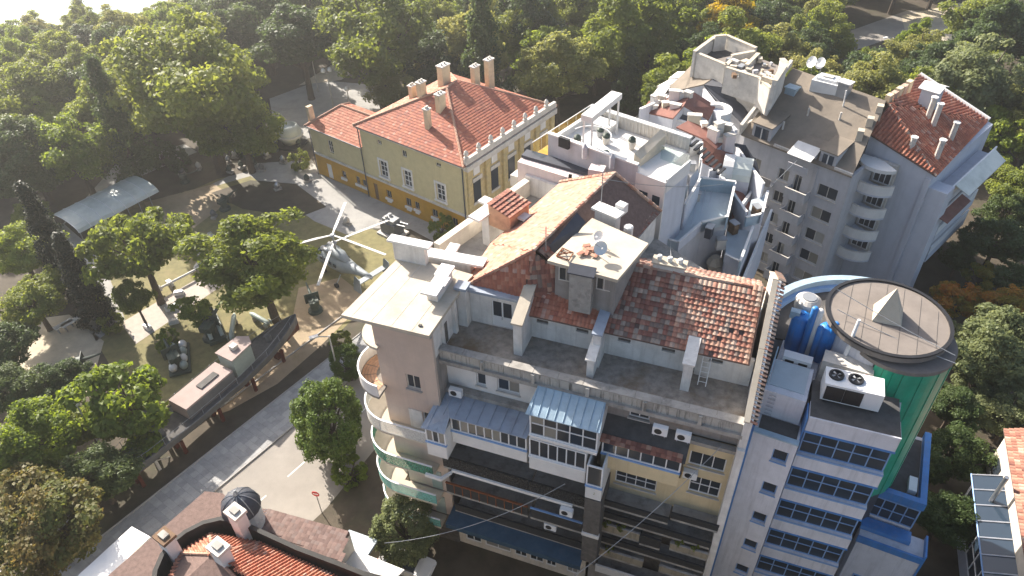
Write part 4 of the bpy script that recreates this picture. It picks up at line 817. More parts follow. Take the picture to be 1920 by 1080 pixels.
# ------------------------------------------------------------------ museum
NFr = Fr((-18.678, 82.031), R(-38.117))
mu = thing('museum', 'yellow two storey museum with red hipped tile roof, ochre base and ornate front', 'museum', root_at(NFr, 8, 8))
def mwall(u0, u1, z0, z1, v, holes, m): mb = MB(NFr); wall(mb, u0, u1, z0, z1, v, v + .3, holes); mb.build('wall', m, mu)
MB(NFr).box(.75, 16.8, .75, 17.5, 0, 10.3).build('core', 'dark_wall', mu)
UW = [(3.15, 4.5, 4.2, 6.5), (7.2, 8.55, 4.2, 6.5), (12.5, 13.9, 4.2, 6.5)]; AW = [(3.3, 4.1, 8.7, 9.3), (7.4, 8.2, 8.3, 9.2), (12.8, 13.6, 8.8, 9.3)]
LW = [(3.6, 4.5, 1.2, 2.3), (7.0, 7.9, 1.2, 2.4), (8.5, 9.3, 1.3, 2.4), (11.4, 12.3, 1.3, 2.4), (14.6, 15.5, 1.3, 2.4)]
mwall(.4, 17.1, 3.6, 10.3, .4, UW + AW, 'museum_wall'); mwall(.4, 17.1, 0, 3.3, .4, LW + [(1.35, 2.05, .02, 2.5)], 'museum_base'); MB(NFr).box(.35, 17.15, .25, .72, 3.3, 3.6).build('string_course', 'stone_trim', mu)
for a, b, c, d in UW:
    o = window(mu, NFr, a + .02, b - .02, c + .02, d - .02, .55, 2, 3, 'white_paint', 'glass', .1); 
    MB(NFr).box(a - .22, a, .3, .45, c - .2, d + .25).box(b, b + .22, .3, .45, c - .2, d + .25).box(a, b, .3, .45, d, d + .25).box(a - .3, b + .3, .2, .45, c - .22, c).build('surround', 'clean_white', o)
for a, b, c, d in AW: window(mu, NFr, a, b, c, d, .55, 2, 1, 'stone_trim', 'glass', .08)
for a, b, c, d in LW:
    o = window(mu, NFr, a, b, c, d, .55, 2, 1, 'grey_metal', 'glass', .08); MB(NFr).box(a - .15, b + .15, .2, .42, c - .3, c - .002).box(a + .1, b - .1, .25, .42, c - .6, c - .301).build('sill', 'clean_white', o)
MB(NFr).box(1.35, 2.05, .5, .6, .02, 2.5).build('door', 'wood', mu)
MB(NFr).box(.1, 17.4, .05, .6, 10.0, 10.3).build('eave_board', 'stone_trim', mu); MB(NFr).tube([(.02, -.02, 10.3), (17.4, -.02, 10.3)], .09, 6).build('gutter', 'grey_metal', mu)
for u, z0, z1 in ((.25, .1, 10.2), (16.95, .1, 10.2), (-9.55, .1, 6.9)): MB(NFr).tube([(u, .25, z0), (u, .25, z1)], .08, 6).build('downpipe', 'dark_slate', mu)
PK0, PK1 = (8.2, 8.3, 14.1), (7.8, 10.6, 14.1); E0 = 10.35
NM = lambda P: [NFr(*p) for p in P]
def museum_roof(P, wts, t=.12, w_=.32, l_=.38):
    o = MB(NFr).slab(P, t).build('roof', 'tile_under', mu); tiles(o, NM(P), w_, l_, 0, wts, pal=REDP, style='thin')
museum_roof([(-.1, -.1, E0), (17.5, -.1, E0), PK0], [4, .5, 6, .1, 5, 0, .6, 2]); museum_roof([(17.5, -.1, E0), (17.5, 18.2, E0), PK1, PK0], [3, 1, 6, .2, 4, 0, 0, .3]); museum_roof([(17.5, 18.2, E0), (-.1, 18.2, E0), PK1], RED); museum_roof([(-.1, 18.2, E0), (-.1, -.1, E0), PK0, PK1], [3, 4, 1, 4, .4, 2, .2, 0])
def ridges(fr, par, L, z=.06, rad=.16):
    for a, b in L:
        A_, B_ = Vector(a), Vector(b); n = max(2, int((B_ - A_).length / .5)); dd = (B_ - A_) / n; mb = MB(fr)
        for i in range(n): mb.tube([tuple(A_ + dd * i + Vector((0, 0, z))), tuple(A_ + dd * (i + 1.1) + Vector((0, 0, z)))], [rad, rad * .85], 6)
        mb.build('ridge', TILE[3], par)
ridges(NFr, mu, [((-.1, -.1, E0), PK0), ((17.5, -.1, E0), PK0), (PK0, PK1), ((17.5, 18.2, E0), PK1), ((-.1, 18.2, E0), PK1)])
# right, ornate front: pilasters, cornice, attic with finials
MB(NFr).box(16.81, 17.1, .71, 17.5, 0, 10.3).build('wall', 'museum_front', mu)
for k in range(6): v = .6 + k * 3.3; MB(NFr).box(17.102, 17.45, v, v + .7, 0, 9.6).build('pilaster', 'museum_front', mu)
MB(NFr).box(17.102, 17.75, .3, 17.9, 9.6, 10.25).build('cornice', 'stone_trim', mu); MB(NFr).box(17.2, 17.6, .3, 17.9, 10.4, 11.1).build('attic_parapet', 'stone_trim', mu)
for k in range(5): v = 1.6 + k * 3.3; MB(NFr).box(17.102, 17.16, v + .2, v + 1.5, 4.6, 7.4).build('window', 'glass', mu); MB(NFr).box(17.161, 17.3, v, v + 1.7, 7.4, 7.9).box(17.161, 17.25, v, v + 1.7, 4.3, 4.59).build('surround', 'stone_trim', mu); MB(NFr).box(17.102, 17.2, v + .3, v + 1.4, 8.2, 9.2).build('relief', 'clean_white', mu)
for k in range(8): v = .6 + k * 2.2; MB(NFr).lathe(17.4, v, [(.3, 11.102), (.32, 11.3), (.18, 11.4), (.3, 11.7), (.2, 12.0), (.04, 12.15)], 8).build('finial', 'stone_trim', mu)
for u, v, zb, z, a, b in ((9.8, 2.9, 11.2, 14.0, .3, .3), (9.6, 5.5, 12.2, 14.8, .35, .55), (5.7, 6.5, 12.6, 14.9, .35, .5), (3.4, 7.2, 11.6, 13.6, .3, .4), (6.3, 10.0, 13, 15.9, .45, .7), (8.6, 13.2, 12.4, 15.2, .35, .5), (8.9, 15.6, 11.4, 15.3, .35, .55)):
    s_ = MB(NFr).box(u - a, u + a, v - b, v + b, zb, z).build('chimney', 'chimney_plaster', mu); MB(NFr).box(u - a - .1, u + a + .1, v - b - .1, v + b + .1, z + .002, z + .14).build('cap', 'stone_trim', s_)
    for q in (-.4, .4): MB(NFr).lathe(u, v + q * b, [(.13, z + .142), (.13, z + .4)], 7).build('chimney_pot', 'stone_trim', s_)
# annexe
MB(NFr).box(-9.6, .3, .9, 7.6, 0, 7.0).build('core', 'dark_wall', mu)
mwall(-9.8, .36, 3.5, 7.15, .55, [(-6.6, -5.6, 4.3, 6.2)], 'museum_wall'); mwall(-9.8, .36, 0, 3.2, .55, [(-7.8, -6.8, .05, 2.3), (-4.8, -4.0, 1.2, 2.2), (-2.1, -1.4, 1.2, 2.3), (-.9, -.2, 1.2, 2.2)], 'museum_base'); MB(NFr).box(-9.85, .3, .4, .85, 3.2, 3.5).build('string_course', 'stone_trim', mu)
o = window(mu, NFr, -6.55, -5.65, 4.35, 6.15, .7, 2, 2, 'stone_trim', 'glass', .1); MB(NFr).box(-7.8, -6.8, .65, .75, .05, 2.3).build('door', 'clean_white', mu)
for a in (-4.8, -2.1, -.9): o = window(mu, NFr, a, a + .75, 1.2, 2.2, .7, 1, 1, 'grey_metal', 'glass', .08); MB(NFr).box(a - .15, a + .9, .35, .56, .85, 1.19).build('sill', 'clean_white', o)
MB(NFr).box(-9.8, -9.602, .9, 7.6, 0, 7.1).build('wall', 'museum_wall', mu)
RA, RB = (-7.0, 4.2, 9.4), (2.5, 4.2, 9.4); museum_roof([(-10.2, .2, 7.2), (.3, .2, 7.2), (.3, 4.2, 9.4), RA], [5, 4, 3, 1.5, 1, .2, 0, 0]); museum_roof([(.3, 8.2, 7.2), (-10.2, 8.2, 7.2), RA, (.3, 4.2, 9.4)], RED); museum_roof([(-10.2, 8.2, 7.2), (-10.2, .2, 7.2), RA], [2, 4, 1, 4, .3, 2, .2, 0])
ridges(NFr, mu, [((-10.2, .2, 7.2), RA), (RA, (.3, 4.2, 9.4)), ((-10.2, 8.2, 7.2), RA)])
s_ = MB(NFr).box(-10.3, -9.81, 1.0, 1.8, 0, 9.6).build('chimney', 'chimney_plaster', mu); MB(NFr).tube([(-10.2, .2, 7.2), (.3, .2, 7.2)], .08, 6).build('gutter', 'grey_metal', mu)

# ------------------------------------------------------------------ white and blue office building with drum tower
BF = Fr((13.272, 26.554), R(-27.15))
of = thing('office_building', 'white and blue office building with round drum tower and green cladding', 'office building', root_at(BF, 4, 5))
mb = MB(BF); SWN = [(1.4, 2.25, 17.05 - 3.05 * k, 18.1 - 3.05 * k) for k in range(6)]; wall(mb, .1, 2.55, 0, 18.95, 0, .35, SWN); mb.build('wall', 'tower_white', of)
for a, b, c, d in SWN: o = window(of, BF, a, b, c, d, .22, 1, 1, 'blue_trim', 'glass', .07); MB(BF).box(a - .05, b + .05, -.06, -.002, c - .08, c - .01).build('sill', 'blue_trim', o)
MB(BF).box(.12, 2.53, .36, 6, 0, 18.9).build('core', 'tower_white', of); MB(BF).box(.3, 2.4, .4, 1.45, 18.905, 18.95).build('roof_felt', 'bitumen', of)
MB(BF).box(-.12, .098, -.06, .4, 0, 19.0).build('edge_strip', 'bright_blue', of); MB(BF).box(.1, 2.56, -.08, .3, 18.952, 19.05).build('coping', 'pale_blue_sheet', of)
MB(BF).box(.05, 2.3, 1.5, 4.2, 18.95, 20.9).build('stair_head', 'tower_white', of); MB(BF).box(.2, 2.1, 2.0, 4.1, 20.905, 20.95).build('roof_felt', 'shade_terrace', of)
for v in (1.9, 4.15): MB(BF).tube([(.1, v, 20.95), (.1, v, 21.9)], .04, 5).build('rail_post', 'pale_blue_sheet', of)
MB(BF).tube([(.1, 1.9, 21.88), (.1, 4.15, 21.88)], .04, 5).build('guard_rail', 'pale_blue_sheet', of); MB(BF).tube([(.1, 1.9, 21.4), (.1, 4.15, 21.4)], .03, 5).build('guard_rail', 'pale_blue_sheet', of)
for i in range(6): MB(BF).tube([(.35, 1.42, 19.15 + i * .3), (.75, 1.42, 19.15 + i * .3)], .025, 4).build('ladder_rung', 'grey_metal', of)
BB = BF.sub(2.65, .8, R(6))
for k in range(7):
    z1 = 20.6 - 3.2 * k; wz = z1 - 1.15 - (0 if k else 0); wl = 4.62
    MB(BB).box(0, wl, 0, 1.2, wz, z1).build('spandrel', 'tower_white', of); MB(BB).box(-.03, wl + .03, -.05, .0, wz - .12, wz - .002).build('trim', 'bright_blue', of); MB(BB).box(.002, wl - .002, -.035, -.002, wz + .95 if k == 0 else z1 - .14, z1).build('trim', 'tower_white' if k == 0 else 'blue_trim', of)
    if z1 - 3.2 > .5:
        window(of, BB, .05, wl - .05, z1 - 3.18, wz - .13, .22, 5, 2, 'blue_trim', ['glass', 'glass_blue'], .07); MB(BB).box(.02, wl - .02, .32, 1.2, z1 - 3.2, wz - .125).build('room_core', 'dark_wall', of)
    MB(BB).box(-.12, -.035, -.02, 1.2, z1 - 3.2, z1 - .2).build('trim', 'bright_blue', of)
MB(BF).prism([(2.6, 2.0), (7.15, 2.4), (7.2, 4.9), (6.6, 10.5), (2.6, 10.9)], 0, 19.9).build('core', 'tower_white', of)
MB(BB).box(.02, 4.6, .05, 2.9, 20.0, 20.02 + .59).build('deck', 'bitumen', of)
# big round storey below the drum with its pale blue ring
MB(BF).arc(5.3, 8.1, 5.0, 6.7, R(75), R(185), 12, 19.6, 18).build('wall', 'tower_white', of); MB(BF).arc(5.3, 8.1, 3.3, 6.35, R(70), R(188), 19.602, 19.75, 18).build('deck', 'bitumen', of)
MB(BF).arc(5.3, 8.1, 6.4, 6.9, R(72), R(188), 19.602, 20.5, 20).build('parapet_ring', 'pale_blue_sheet', of); MB(BF).arc(5.3, 8.1, 6.1, 6.39, R(72), R(188), 19.76, 20.1, 20).build('parapet_ring', 'blue_trim', of)
MB(BF).prism([(.2, 4.3), (2.55, 4.3), (2.6, 11), (.3, 11)], 0, 19.7).build('core', 'tower_white', of)
# drum
MB(BF).cyl(5.35, 8.1, 12, 22.6, 3.05, 32).build('drum_wall', 'tower_white', of)
MB(BF).cyl(5.35, 8.1, 22.605, 22.95, 3.42, 40).build('drum_roof', 'drum_roof', of)
MB(BF).arc(5.35, 8.1, 3.25, 3.45, 0, 2 * math.pi, 22.955, 23.06, 44).build('drum_rim', 'black_metal', of)
MB(BF).cyl(6.3, 7.4, 22.1, 22.35, 2.93, 36).build('lower_drum_roof', 'drum_roof', of)
for k in range(15): a = R(-112 + k * 10); MB(BF).arc(6.3, 7.5, 2.75, 2.9 + (.04 if k % 2 else 0), a, a + R(9.6), 10.8, 22.05, 2).build('green_panel', 'green_cladding', of)
MB(BF).cyl(6.3, 7.5, 5, 21.8, 2.7, 24).build('core', 'dark_slate', of)
py_ = [(4.5, 8.9), (4.55, 7.3), (6.1, 7.45), (6.1, 8.95)]; apx = (5.25, 8.2, 25.0); mb = MB(BF)
for i in range(4): mb.poly([(*py_[i], 22.97), (*py_[(i + 1) % 4], 22.97), apx])
mb.poly([(*p, 22.965) for p in py_]); mb.build('roof_light', 'cream_slab', of)
MB(BF).tube([(3.65, 5.3, 20.2), (3.75, 5.7, 24.1)], [.14, .09], 8).build('flue_mast', 'white_paint', of); MB(BF).lathe(3.65, 5.3, [(.2, 20.0), (.2, 20.3)], 8).build('mast_base', 'grey_metal', of)
MB(BF).box(2.6, 5.3, 4.4, 5.4, 19.95, 21.6).build('roof_room', 'stone_trim', of); MB(BF).box(4.9, 5.25, 4.36, 4.4, 21.0, 21.5).build('alarm_box', 'sign_red', of)
# annexe at the right foot
ax = MB(BF); ax.box(8.3, 11.2, 6.2, 12.4, 0, 10.0); ax.build('annexe_wall', 'tower_white', of); MB(BF).box(8.65, 10.85, 6.55, 12.0, 10.002, 10.1).build('roof_felt', 'bitumen', of)
MB(BF).box(8.2, 11.3, 6.1, 6.5, 9.9, 10.6).box(10.9, 11.3, 6.501, 12.5, 9.9, 10.6).build('parapet', 'bright_blue', of); MB(BF).box(10.2, 10.7, 7.0, 8.2, 10.1, 10.5).build('roof_box', 'white_paint', of)
window(of, BF, 8.3, 11.2, 7.9, 9.85, 6.13, 4, 2, 'blue_trim', ['glass', 'glass', 'glass_blue'], .08); MB(BF).box(8.25, 11.3, 5.2, 6.05, 7.2, 7.6).build('ledge', 'bright_blue', of)
MB(BF).solid([(8.3, 4.6, 7.1), (12.2, 4.6, 7.1), (12.2, 6.1, 7.18), (8.3, 6.1, 7.18)], 0).build('annexe_wall', 'tower_white', of); MB(BF).box(12.2, 12.32, 4.5, 6.2, 0, 7.6).build('edge_strip', 'bright_blue', of); MB(BF).box(8.2, 12.19, 4.45, 4.59, 6.7, 7.3).build('ledge', 'bright_blue', of); window(of, BF, 9.0, 12.0, 1.0, 3.0, 4.55, 4, 1, 'blue_trim', 'glass', .08)
# roof plant as things of their own
chl = thing('rooftop_chiller', 'big white two fan cooling unit on the office roof', 'cooling unit', BF(4.3, 3, 20.62)); CFr = BF.sub(4.35, 2.95, R(6))
MB(CFr).box(-1.5, 1.5, -.68, .68, 20.85, 22.1).build('casing', 'white_paint', chl)
for a in (-1.3, 1.2):
    for b in (-.5, .5): MB(CFr).box(a, a + .12, b - .06, b + .06, 20.62, 20.848).build('foot', 'black_metal', chl)
for a in (-1.38, -.42): MB(CFr).box(a, a + .94, -.72, -.682, 20.95, 21.95).build('coil', 'black_metal', chl)
for a in (-.95, .05):
    fn = MB(CFr).arc(a, .1, .3, .4, 0, 2 * math.pi, 22.102, 22.22, 18).build('fan', 'black_metal', chl); MB(CFr).cyl(a, .1, 22.102, 22.12, .3, 16).build('fan_well', 'black_metal', fn); mb = MB(CFr)
    for k in range(4): an = k * math.pi / 2 + .4; mb.slab([(a + .03 * math.cos(an), .1 + .03 * math.sin(an), 22.19), (a + .28 * math.cos(an), .1 + .28 * math.sin(an), 22.19), (a + .28 * math.cos(an + .5), .1 + .28 * math.sin(an + .5), 22.15)], .01)
    mb.build('fan_blade', 'grey_metal', fn)
TK = [((.9, 6.9), .55, 22.3), ((2.45, 6.6), .5, 22.2)]
for k, ((u, v), r_, zt) in enumerate(TK):
    tk = thing('water_tank', ['squat blue tank left of the blue pipes on the office roof', 'blue tank hard against the drum wall'][k], 'tank', BF(u, v, 19.75)); MB(BF).lathe(u, v, [(r_, 19.76), (r_, zt), (r_ * .8, zt + .15), (.12, zt + .22)], 20).build('shell', 'tank_blue', tk, True); MB(BF).lathe(u, v, [(.16, zt + .2), (.16, zt + .36)], 10).build('lid', 'tank_blue', tk)
pp = thing('vent_pipes', 'row of tall blue ventilation pipes with a white strip on the office roof', 'pipes', BF(1.6, 6.4, 19.75))
for u, v, zt, m in ((1.45, 6.3, 23.6, 'tank_blue'), (1.75, 6.35, 23.5, 'clean_white'), (2.05, 6.2, 22.4, 'tank_blue'), (2.75, 6.3, 22.9, 'tank_blue')): MB(BF).lathe(u, v, [(.2, 19.8), (.2, zt), (.13, zt + .1)], 12).build('pipe', m, pp, True)
MB(BF).box(.2, .75, 6.6, 7.0, 22.2, 22.7).build('fan_box', 'pale_blue_sheet', pp)
cw = thing('roof_cowl', 'white round extractor cowl behind the blue tanks on the office roof', 'vent', BF(1.0, 8.1, 19.75)); MB(BF).lathe(1.0, 8.1, [(.55, 19.76), (.6, 22.0), (.75, 22.1), (.75, 22.7), (.5, 22.9)], 20).build('cowl', 'stone_trim', cw); MB(BF).cyl(1.0, 8.1, 22.9, 22.95, .42, 18).build('cowl_lid', 'grey_metal', cw)
vb = thing('roof_vent_unit', 'small white ventilation unit in front of the blue pipes', 'vent', BF(1.3, 4.7, 20.95)); MB(BF).box(.5, 2.1, 4.3, 4.9, 20.3, 21.2).build('casing', 'white_paint', vb); 
for a in (.65, 1.4): MB(BF).box(a, a + .5, 4.26, 4.298, 20.5, 21.0).build('grille', 'black_metal', vb)
for k in range(7): MB(BF).tube([(5.35 - 3.1 + k * .95, 8.1 - math.sqrt(max(.1, 9.6 - (k * .95 - 3.1) ** 2)), 22.955), (5.35 - 3.1 + k * .95, 8.1 + math.sqrt(max(.1, 9.6 - (k * .95 - 3.1) ** 2)), 22.955)], .014, 4).build('felt_seam', 'bitumen', of)
# ------------------------------------------------------------------ grey apartment house behind
GF = Fr((24.92, 67.875), R(-47.702))
gh = thing('grey_apartment_house', 'grey rendered apartment house with brown felt roof, balconies and roof penthouse', 'house', root_at(GF, 4, 6))
def gw(parent, fr, u0, u1, z0, z1, v, wins, m, nx=2, frame='stone_trim', gl='glass', th=.3, sill='stone_trim'):
    mb = MB(fr); wall(mb, u0, u1, z0, z1, v, v + th, wins); mb.build('wall', m, parent)
    for a, b, c, d in wins:
        o = window(parent, fr, a, b, c, d, v + .17, nx, 1, frame, gl, .07)
        if sill: MB(fr).box(a - .08, b + .08, v - .12, v - .003, c - .1, c - .01).build('sill', sill, o)
FLR = [11.6 - 2.62 * k for k in range(5)]
hol = [(8.3, 10.35, z, z + 1.35) for z in FLR] + [(3.95, 5.15, z, z + 1.3) for z in FLR] + [(5.75, 6.55, z - .75, z + 1.3) for z in FLR] + [(.5, 1.9, z, z + 1.3) for z in FLR]
gw(gh, GF, -.5, 11.2, 0, 14.9, 0, hol, 'grey_render', gl='mix'); MB(GF).box(-.4, 11.1, .5, 13.5, 0, 14.6).build('core', 'dark_wall', gh)
MB(GF).box(10.9, 11.2, .31, 5.1, 0, 14.9).build('wall', 'grey_render', gh)
for z in FLR:
    o = MB(GF).box(5.55, 7.75, -1.15, -.003, z - .95, z - .78).build('balcony', 'grey_render', gh); MB(GF).box(5.55, 7.75, -1.15, -1.05, z - .779, z + .15).build('balcony_rail', 'grey_render', o); MB(GF).box(5.5, 7.8, -1.18, -1.02, z + .152, z + .22).build('hand_rail', 'stone_trim', o)
    for a in (5.55, 7.65): MB(GF).box(a, a + .1, -1.04, -.004, z - .779, z + .15).build('balcony_rail', 'grey_render', o)
    o = MB(GF).box(2.0, 3.8, -.9, -.003, z - .95, z - .8).build('balcony', 'grey_render', gh); MB(GF).box(2.0, 3.8, -.9, -.82, z - .799, z + .1).build('balcony_rail', 'grey_stucco', o)
MB(GF).box(7.75, 7.9, -.12, -.002, 1, 14.5).build('pilaster', 'grey_render', gh)
GR = [(-.8, -.25, 15.0), (11.25, -.25, 15.0), (9.6, 7.2, 19.6), (-.6, 7.5, 19.8)]
MB(GF).slab(GR, .15).build('roof', 'bitumen_brown', gh); MB(GF).slab([(-.6, 7.52, 19.8), (9.6, 7.22, 19.6), (9.0, 14.5, 15.0), (-.8, 14.5, 15.0)], .15).build('roof', 'bitumen_brown', gh)
MB(GF).solid([(-.4, .4, 14.9), (11.0, .4, 14.9), (9.4, 7.1, 19.35), (-.4, 7.4, 19.55)], 14.61).build('roof_void', 'dark_wall', gh)
MB(GF).box(-1.05, -.8, -.3, 7.4, 14.9, 15.9).build('fire_wall', 'stone_trim', gh); MB(GF).slab([(-1.1, -.4, 16.1), (-.75, -.4, 16.1), (-.75, 7.5, 20.6), (-1.1, 7.5, 20.6)], .6).build('fire_wall', 'stone_trim', gh)
# dormers
for (a, b, zt, awn) in ((.2, 2.3, 16.6, None), (5.25, 7.35, 16.0, 'clean_white'), (7.65, 9.35, 16.4, None)):
    d_ = MB(GF).box(a, b, .05, 2.6, 14.55, zt).build('dormer', 'grey_render', gh); MB(GF).slab([(a - .1, -.15, zt + .1), (b + .1, -.15, zt + .1), (b + .1, 3.4, zt + .55), (a - .1, 3.4, zt + .55)], .12).build('dormer_roof', 'bitumen_brown' if not awn else 'bitumen_brown', d_)
    MB(GF).box(a + .3, b - .3, .02, .048, 14.75, zt - .3).build('dormer_glass', 'glass_blue', d_); MB(GF).box((a + b) / 2 - .06, (a + b) / 2 + .06, -.01, .019, 14.75, zt - .3).build('mullion', 'clean_white', d_)
    if awn: MB(GF).slab([(a - .2, -1.5, 15.6), (b + .2, -1.5, 15.6), (b + .2, .3, 16.3), (a - .2, .3, 16.3)], .06).build('awning', awn, d_); MB(GF).box(a, b, -1.2, -1.1, 13.9, 14.6).build('dormer_rail', 'grey_render', d_)
for a, b in ((2.9, 5.1), (9.4, 11.2)): MB(GF).box(a, b, -.2, .0, 14.95, 15.25).build('parapet', 'stone_trim', gh)
sk = thing('roof_light_box', 'white boxed roof light near the brown roof ridge', 'roof light', GF(4.0, 6.2, 19)); SKF = GF.sub(3.6, 7.0, R(8)); MB(SKF).box(-1.3, 1.3, -1.0, 1.0, 18.6, 20.0).build('box', 'clean_white', sk); MB(SKF).box(-1.0, 1.0, -.7, .7, 20.0, 20.25).build('lid', 'white_paint', sk); MB(SKF).box(-.5, .5, -.35, .35, 20.25, 20.4).build('dome', 'stone_trim', sk)
for u, v, h, lab in ((5.6, 6.6, 1.3, 'grey vent box right of the white roof light'), (.9, 5.3, .5, 'pale blue skylight box on the shaded part of the brown roof')):
    o = thing('roof_vent', lab, 'vent', GF(u, v, 18.3)); z = 15.1 + v * .61; MB(GF).box(u - .55, u + .55, v - .45, v + .45, z - .2, z + h).build('box', 'grey_metal' if h > 1 else 'pale_blue_sheet', o); MB(GF).box(u - .65, u + .65, v - .55, v + .55, z + h, z + h + .1).build('lid', 'clean_white' if h > 1 else 'pale_blue_sheet', o)
for u, v in ((3.9, 3.6), (6.9, 4.2), (2.6, 1.6)): MB(GF).cyl(u, v, 15 + v * .6, 16.0 + v * .6, .1, 7).build('vent_pipe', 'stone_trim', gh)
MB(GF).tube([(6.4, 5.5, 18.2), (6.3, 5.4, 20.2)], .07, 6).build('vent_pipe', 'clean_white', gh)
for i in range(3):
    f_, = [GF.sub(9.6, 6.2 - i * 1.5, R(20))]; MB(f_).box(-.3, .3, -.35, .35, 17.5 - i * .7, 19.5 - i * .75).build('chimney', 'cream_slab', gh)
# left wing with brown and dark slopes, roof terrace block and parapet penthouse (corner points read off one by one, each at its own height)
def wpts(P): return [tuple(W(*p)) for p in P]
def wblock(parent, P, m, wm='grey_render', name='roof', t=.14, zb=0):
    Q = wpts(P); MB().slab(Q, t).build(name, m, parent); MB().solid([(q[0], q[1], q[2] - t - .01) for q in Q], zb).build('wall', wm, parent)
wblock(gh, [(1243, 174, 15.2), (1300, 119, 17.9), (1334, 114, 18.4), (1362, 130, 18.6), (1341, 144, 18.2), (1319, 158, 17.5), (1284, 166, 16.4)], 'bitumen_brown')
wblock(gh, [(1342, 145, 18.2), (1320, 159, 17.5), (1347, 198, 16.0), (1358, 207, 15.6), (1380, 228, 15.0), (1400, 240, 15.0), (1413, 212, 15.6), (1392, 190, 16.6), (1359, 164, 17.8)], 'dark_slate')
wblock(gh, [(1362, 129, 19.6), (1335, 113, 19.2), (1398, 98, 19.2), (1472, 128, 19.6), (1446, 168, 19.6), (1424, 150, 19.6)], 'drum_roof', 'stone_trim', 'terrace')
def wall_px(parent, a, b, zt, zb, m, t=.2, name='parapet', cap='cream_slab'):
    A_, B_ = W(a[0], a[1], zt), W(b[0], b[1], zt); d = (B_ - A_).normalized(); n = Vector((-d.y, d.x, 0)) * (t / 2)
    o = MB().prism([tuple((A_ - n)[:2]), tuple((B_ - n)[:2]), tuple((B_ + n)[:2]), tuple((A_ + n)[:2])], zb, zt).build(name, m, parent)
    n = n * 1.4; MB().prism([tuple((A_ - n)[:2]), tuple((B_ - n)[:2]), tuple((B_ + n)[:2]), tuple((A_ + n)[:2])], zt + .002, zt + .08).build('coping', cap, o)
for a, b, zt in (((1452, 152), (1474, 118), 21.5), ((1474, 118), (1466, 110), 21.2)): wall_px(gh, a, b, zt, 18.5, 'stone_trim', .4)
for a, b, zt in (((1362, 126), (1424, 146), 20.1), ((1424, 146), (1446, 166), 20.1), ((1446, 166), (1472, 126), 20.2), ((1302, 97), (1362, 122), 20.0), ((1302, 97), (1340, 69), 20.2), ((1340, 68), (1362, 66), 20.5), ((1362, 66), (1418, 90), 20.3), ((1362, 122), (1372, 112), 20.0), ((1372, 104), (1415, 96), 20.2), ((1400, 122), (1422, 100), 20.2)): wall_px(gh, a, b, zt, 17.3, 'stone_trim', .3)
MB().prism([tuple(W(x, y, 18.8)[:2]) for x, y in [(1306, 106), (1341, 80), (1412, 104), (1364, 126)]], 14, 18.8).build('terrace', 'bitumen', gh)
rk = random.Random(9)
for k in range(26):
    p = W(rk.uniform(1365, 1450), rk.uniform(112, 146), 19.7); f_ = Fr((p.x, p.y), rk.uniform(0, 3)); s = rk.uniform(.15, .5); MB(f_).box(-s, s, -s * .6, s * .6, 19.61, 19.68 + rk.uniform(.05, .5)).build('roof_clutter', rk.choice(['stone_trim', 'wood', 'grey_metal', 'cream_slab', 'grey_render']), gh)
for a, b in (((1225, 180), (1240, 160)), ((1236, 160), (1262, 146)), ((1258, 145), (1275, 132))):
    A_, B_ = W(*a, 15.6), W(*b, 15.6); f_ = Fr((A_.x, A_.y), math.atan2((B_ - A_).y, (B_ - A_).x)); L_ = (B_ - A_).length; d_ = MB(f_).box(0, L_ * .9, -.9, .3, 13.4, 15.4).build('dormer', 'stone_trim', gh); MB(f_).slab([(-.1, -1.1, 15.85), (L_ * .9, -1.1, 15.85), (L_ * .9, .2, 15.5), (-.1, .2, 15.5)], .14).build('dormer_roof', 'clean_white', d_)
p = W(1441, 160, 19.6)
f8 = Fr((p.x, p.y), GF.a); MB(f8).box(-.6, .6, -.7, .5, 19.8, 20.6).build('flue_block', 'cream_slab', gh)
for i in range(3): MB(f8).cyl(-.35 + i * .35, -.1, 20.602, 20.66, .1, 8).build('flue_hole', 'dark_wall', gh)
for u, v, lab in ((1.2, 8.0, 'left one of two white dishes at the brown roof end'), (2.0, 8.3, 'right one of two white dishes at the brown roof end')): dish(u, v, 19.9, .6, R(-20), lab, fr=GF)
# ------------------------------------------------------------------ gable house with round balconies
gb = thing('gable_house', 'pale blue white house with blank side wall, red ribbed tile roof and round balconies', 'house', root_at(GF, 13, 10))
mb = MB(GF); mb.solid([(9.4, 5.25, 16.9), (16.5, 5.35, 14.9), (16.5, 19.8, 14.9), (8.6, 20, 16.9)], 0); mb.build('wall', 'blue_white_render', gb)
APX = (9.9, 7.6, 19.1); P1 = [(9.1, 4.95, 17.15), (16.8, 5.1, 15.1), APX]; P2 = [(16.8, 5.1, 15.1), (15.9, 19.9, 15.0), (7.6, 20.8, 17.2), APX]
for P in (P1, [P2[0], P2[1], APX], [P2[1], P2[2], APX]): o = MB(GF).slab(P, .12).build('roof', 'tile_under', gb); tiles(o, [GF(*p) for p in P], .38, .45, 0, [5, 3, 5, 1.2, 2, .4, .3, .3], pal=REDP, style='pan')
mb = MB(GF); mb.tube([(APX[0], APX[1], APX[2] + .05), (16.8, 5.1, 15.15)], .12, 5); mb.build('hip_ridge', TILE[5], gb); MB(GF).tube([(15.95, 20.0, 15.15), (7.6, 20.9, 17.35)], .25, 6).build('verge', 'clean_white', gb)
MB(GF).slab([(7.55, 20.8, 17.2), APX, (9.0, 4.95, 17.2), (7.2, 9.0, 16.0), (6.8, 20.6, 15.8)], .12).build('roof', 'tile_under', gb)
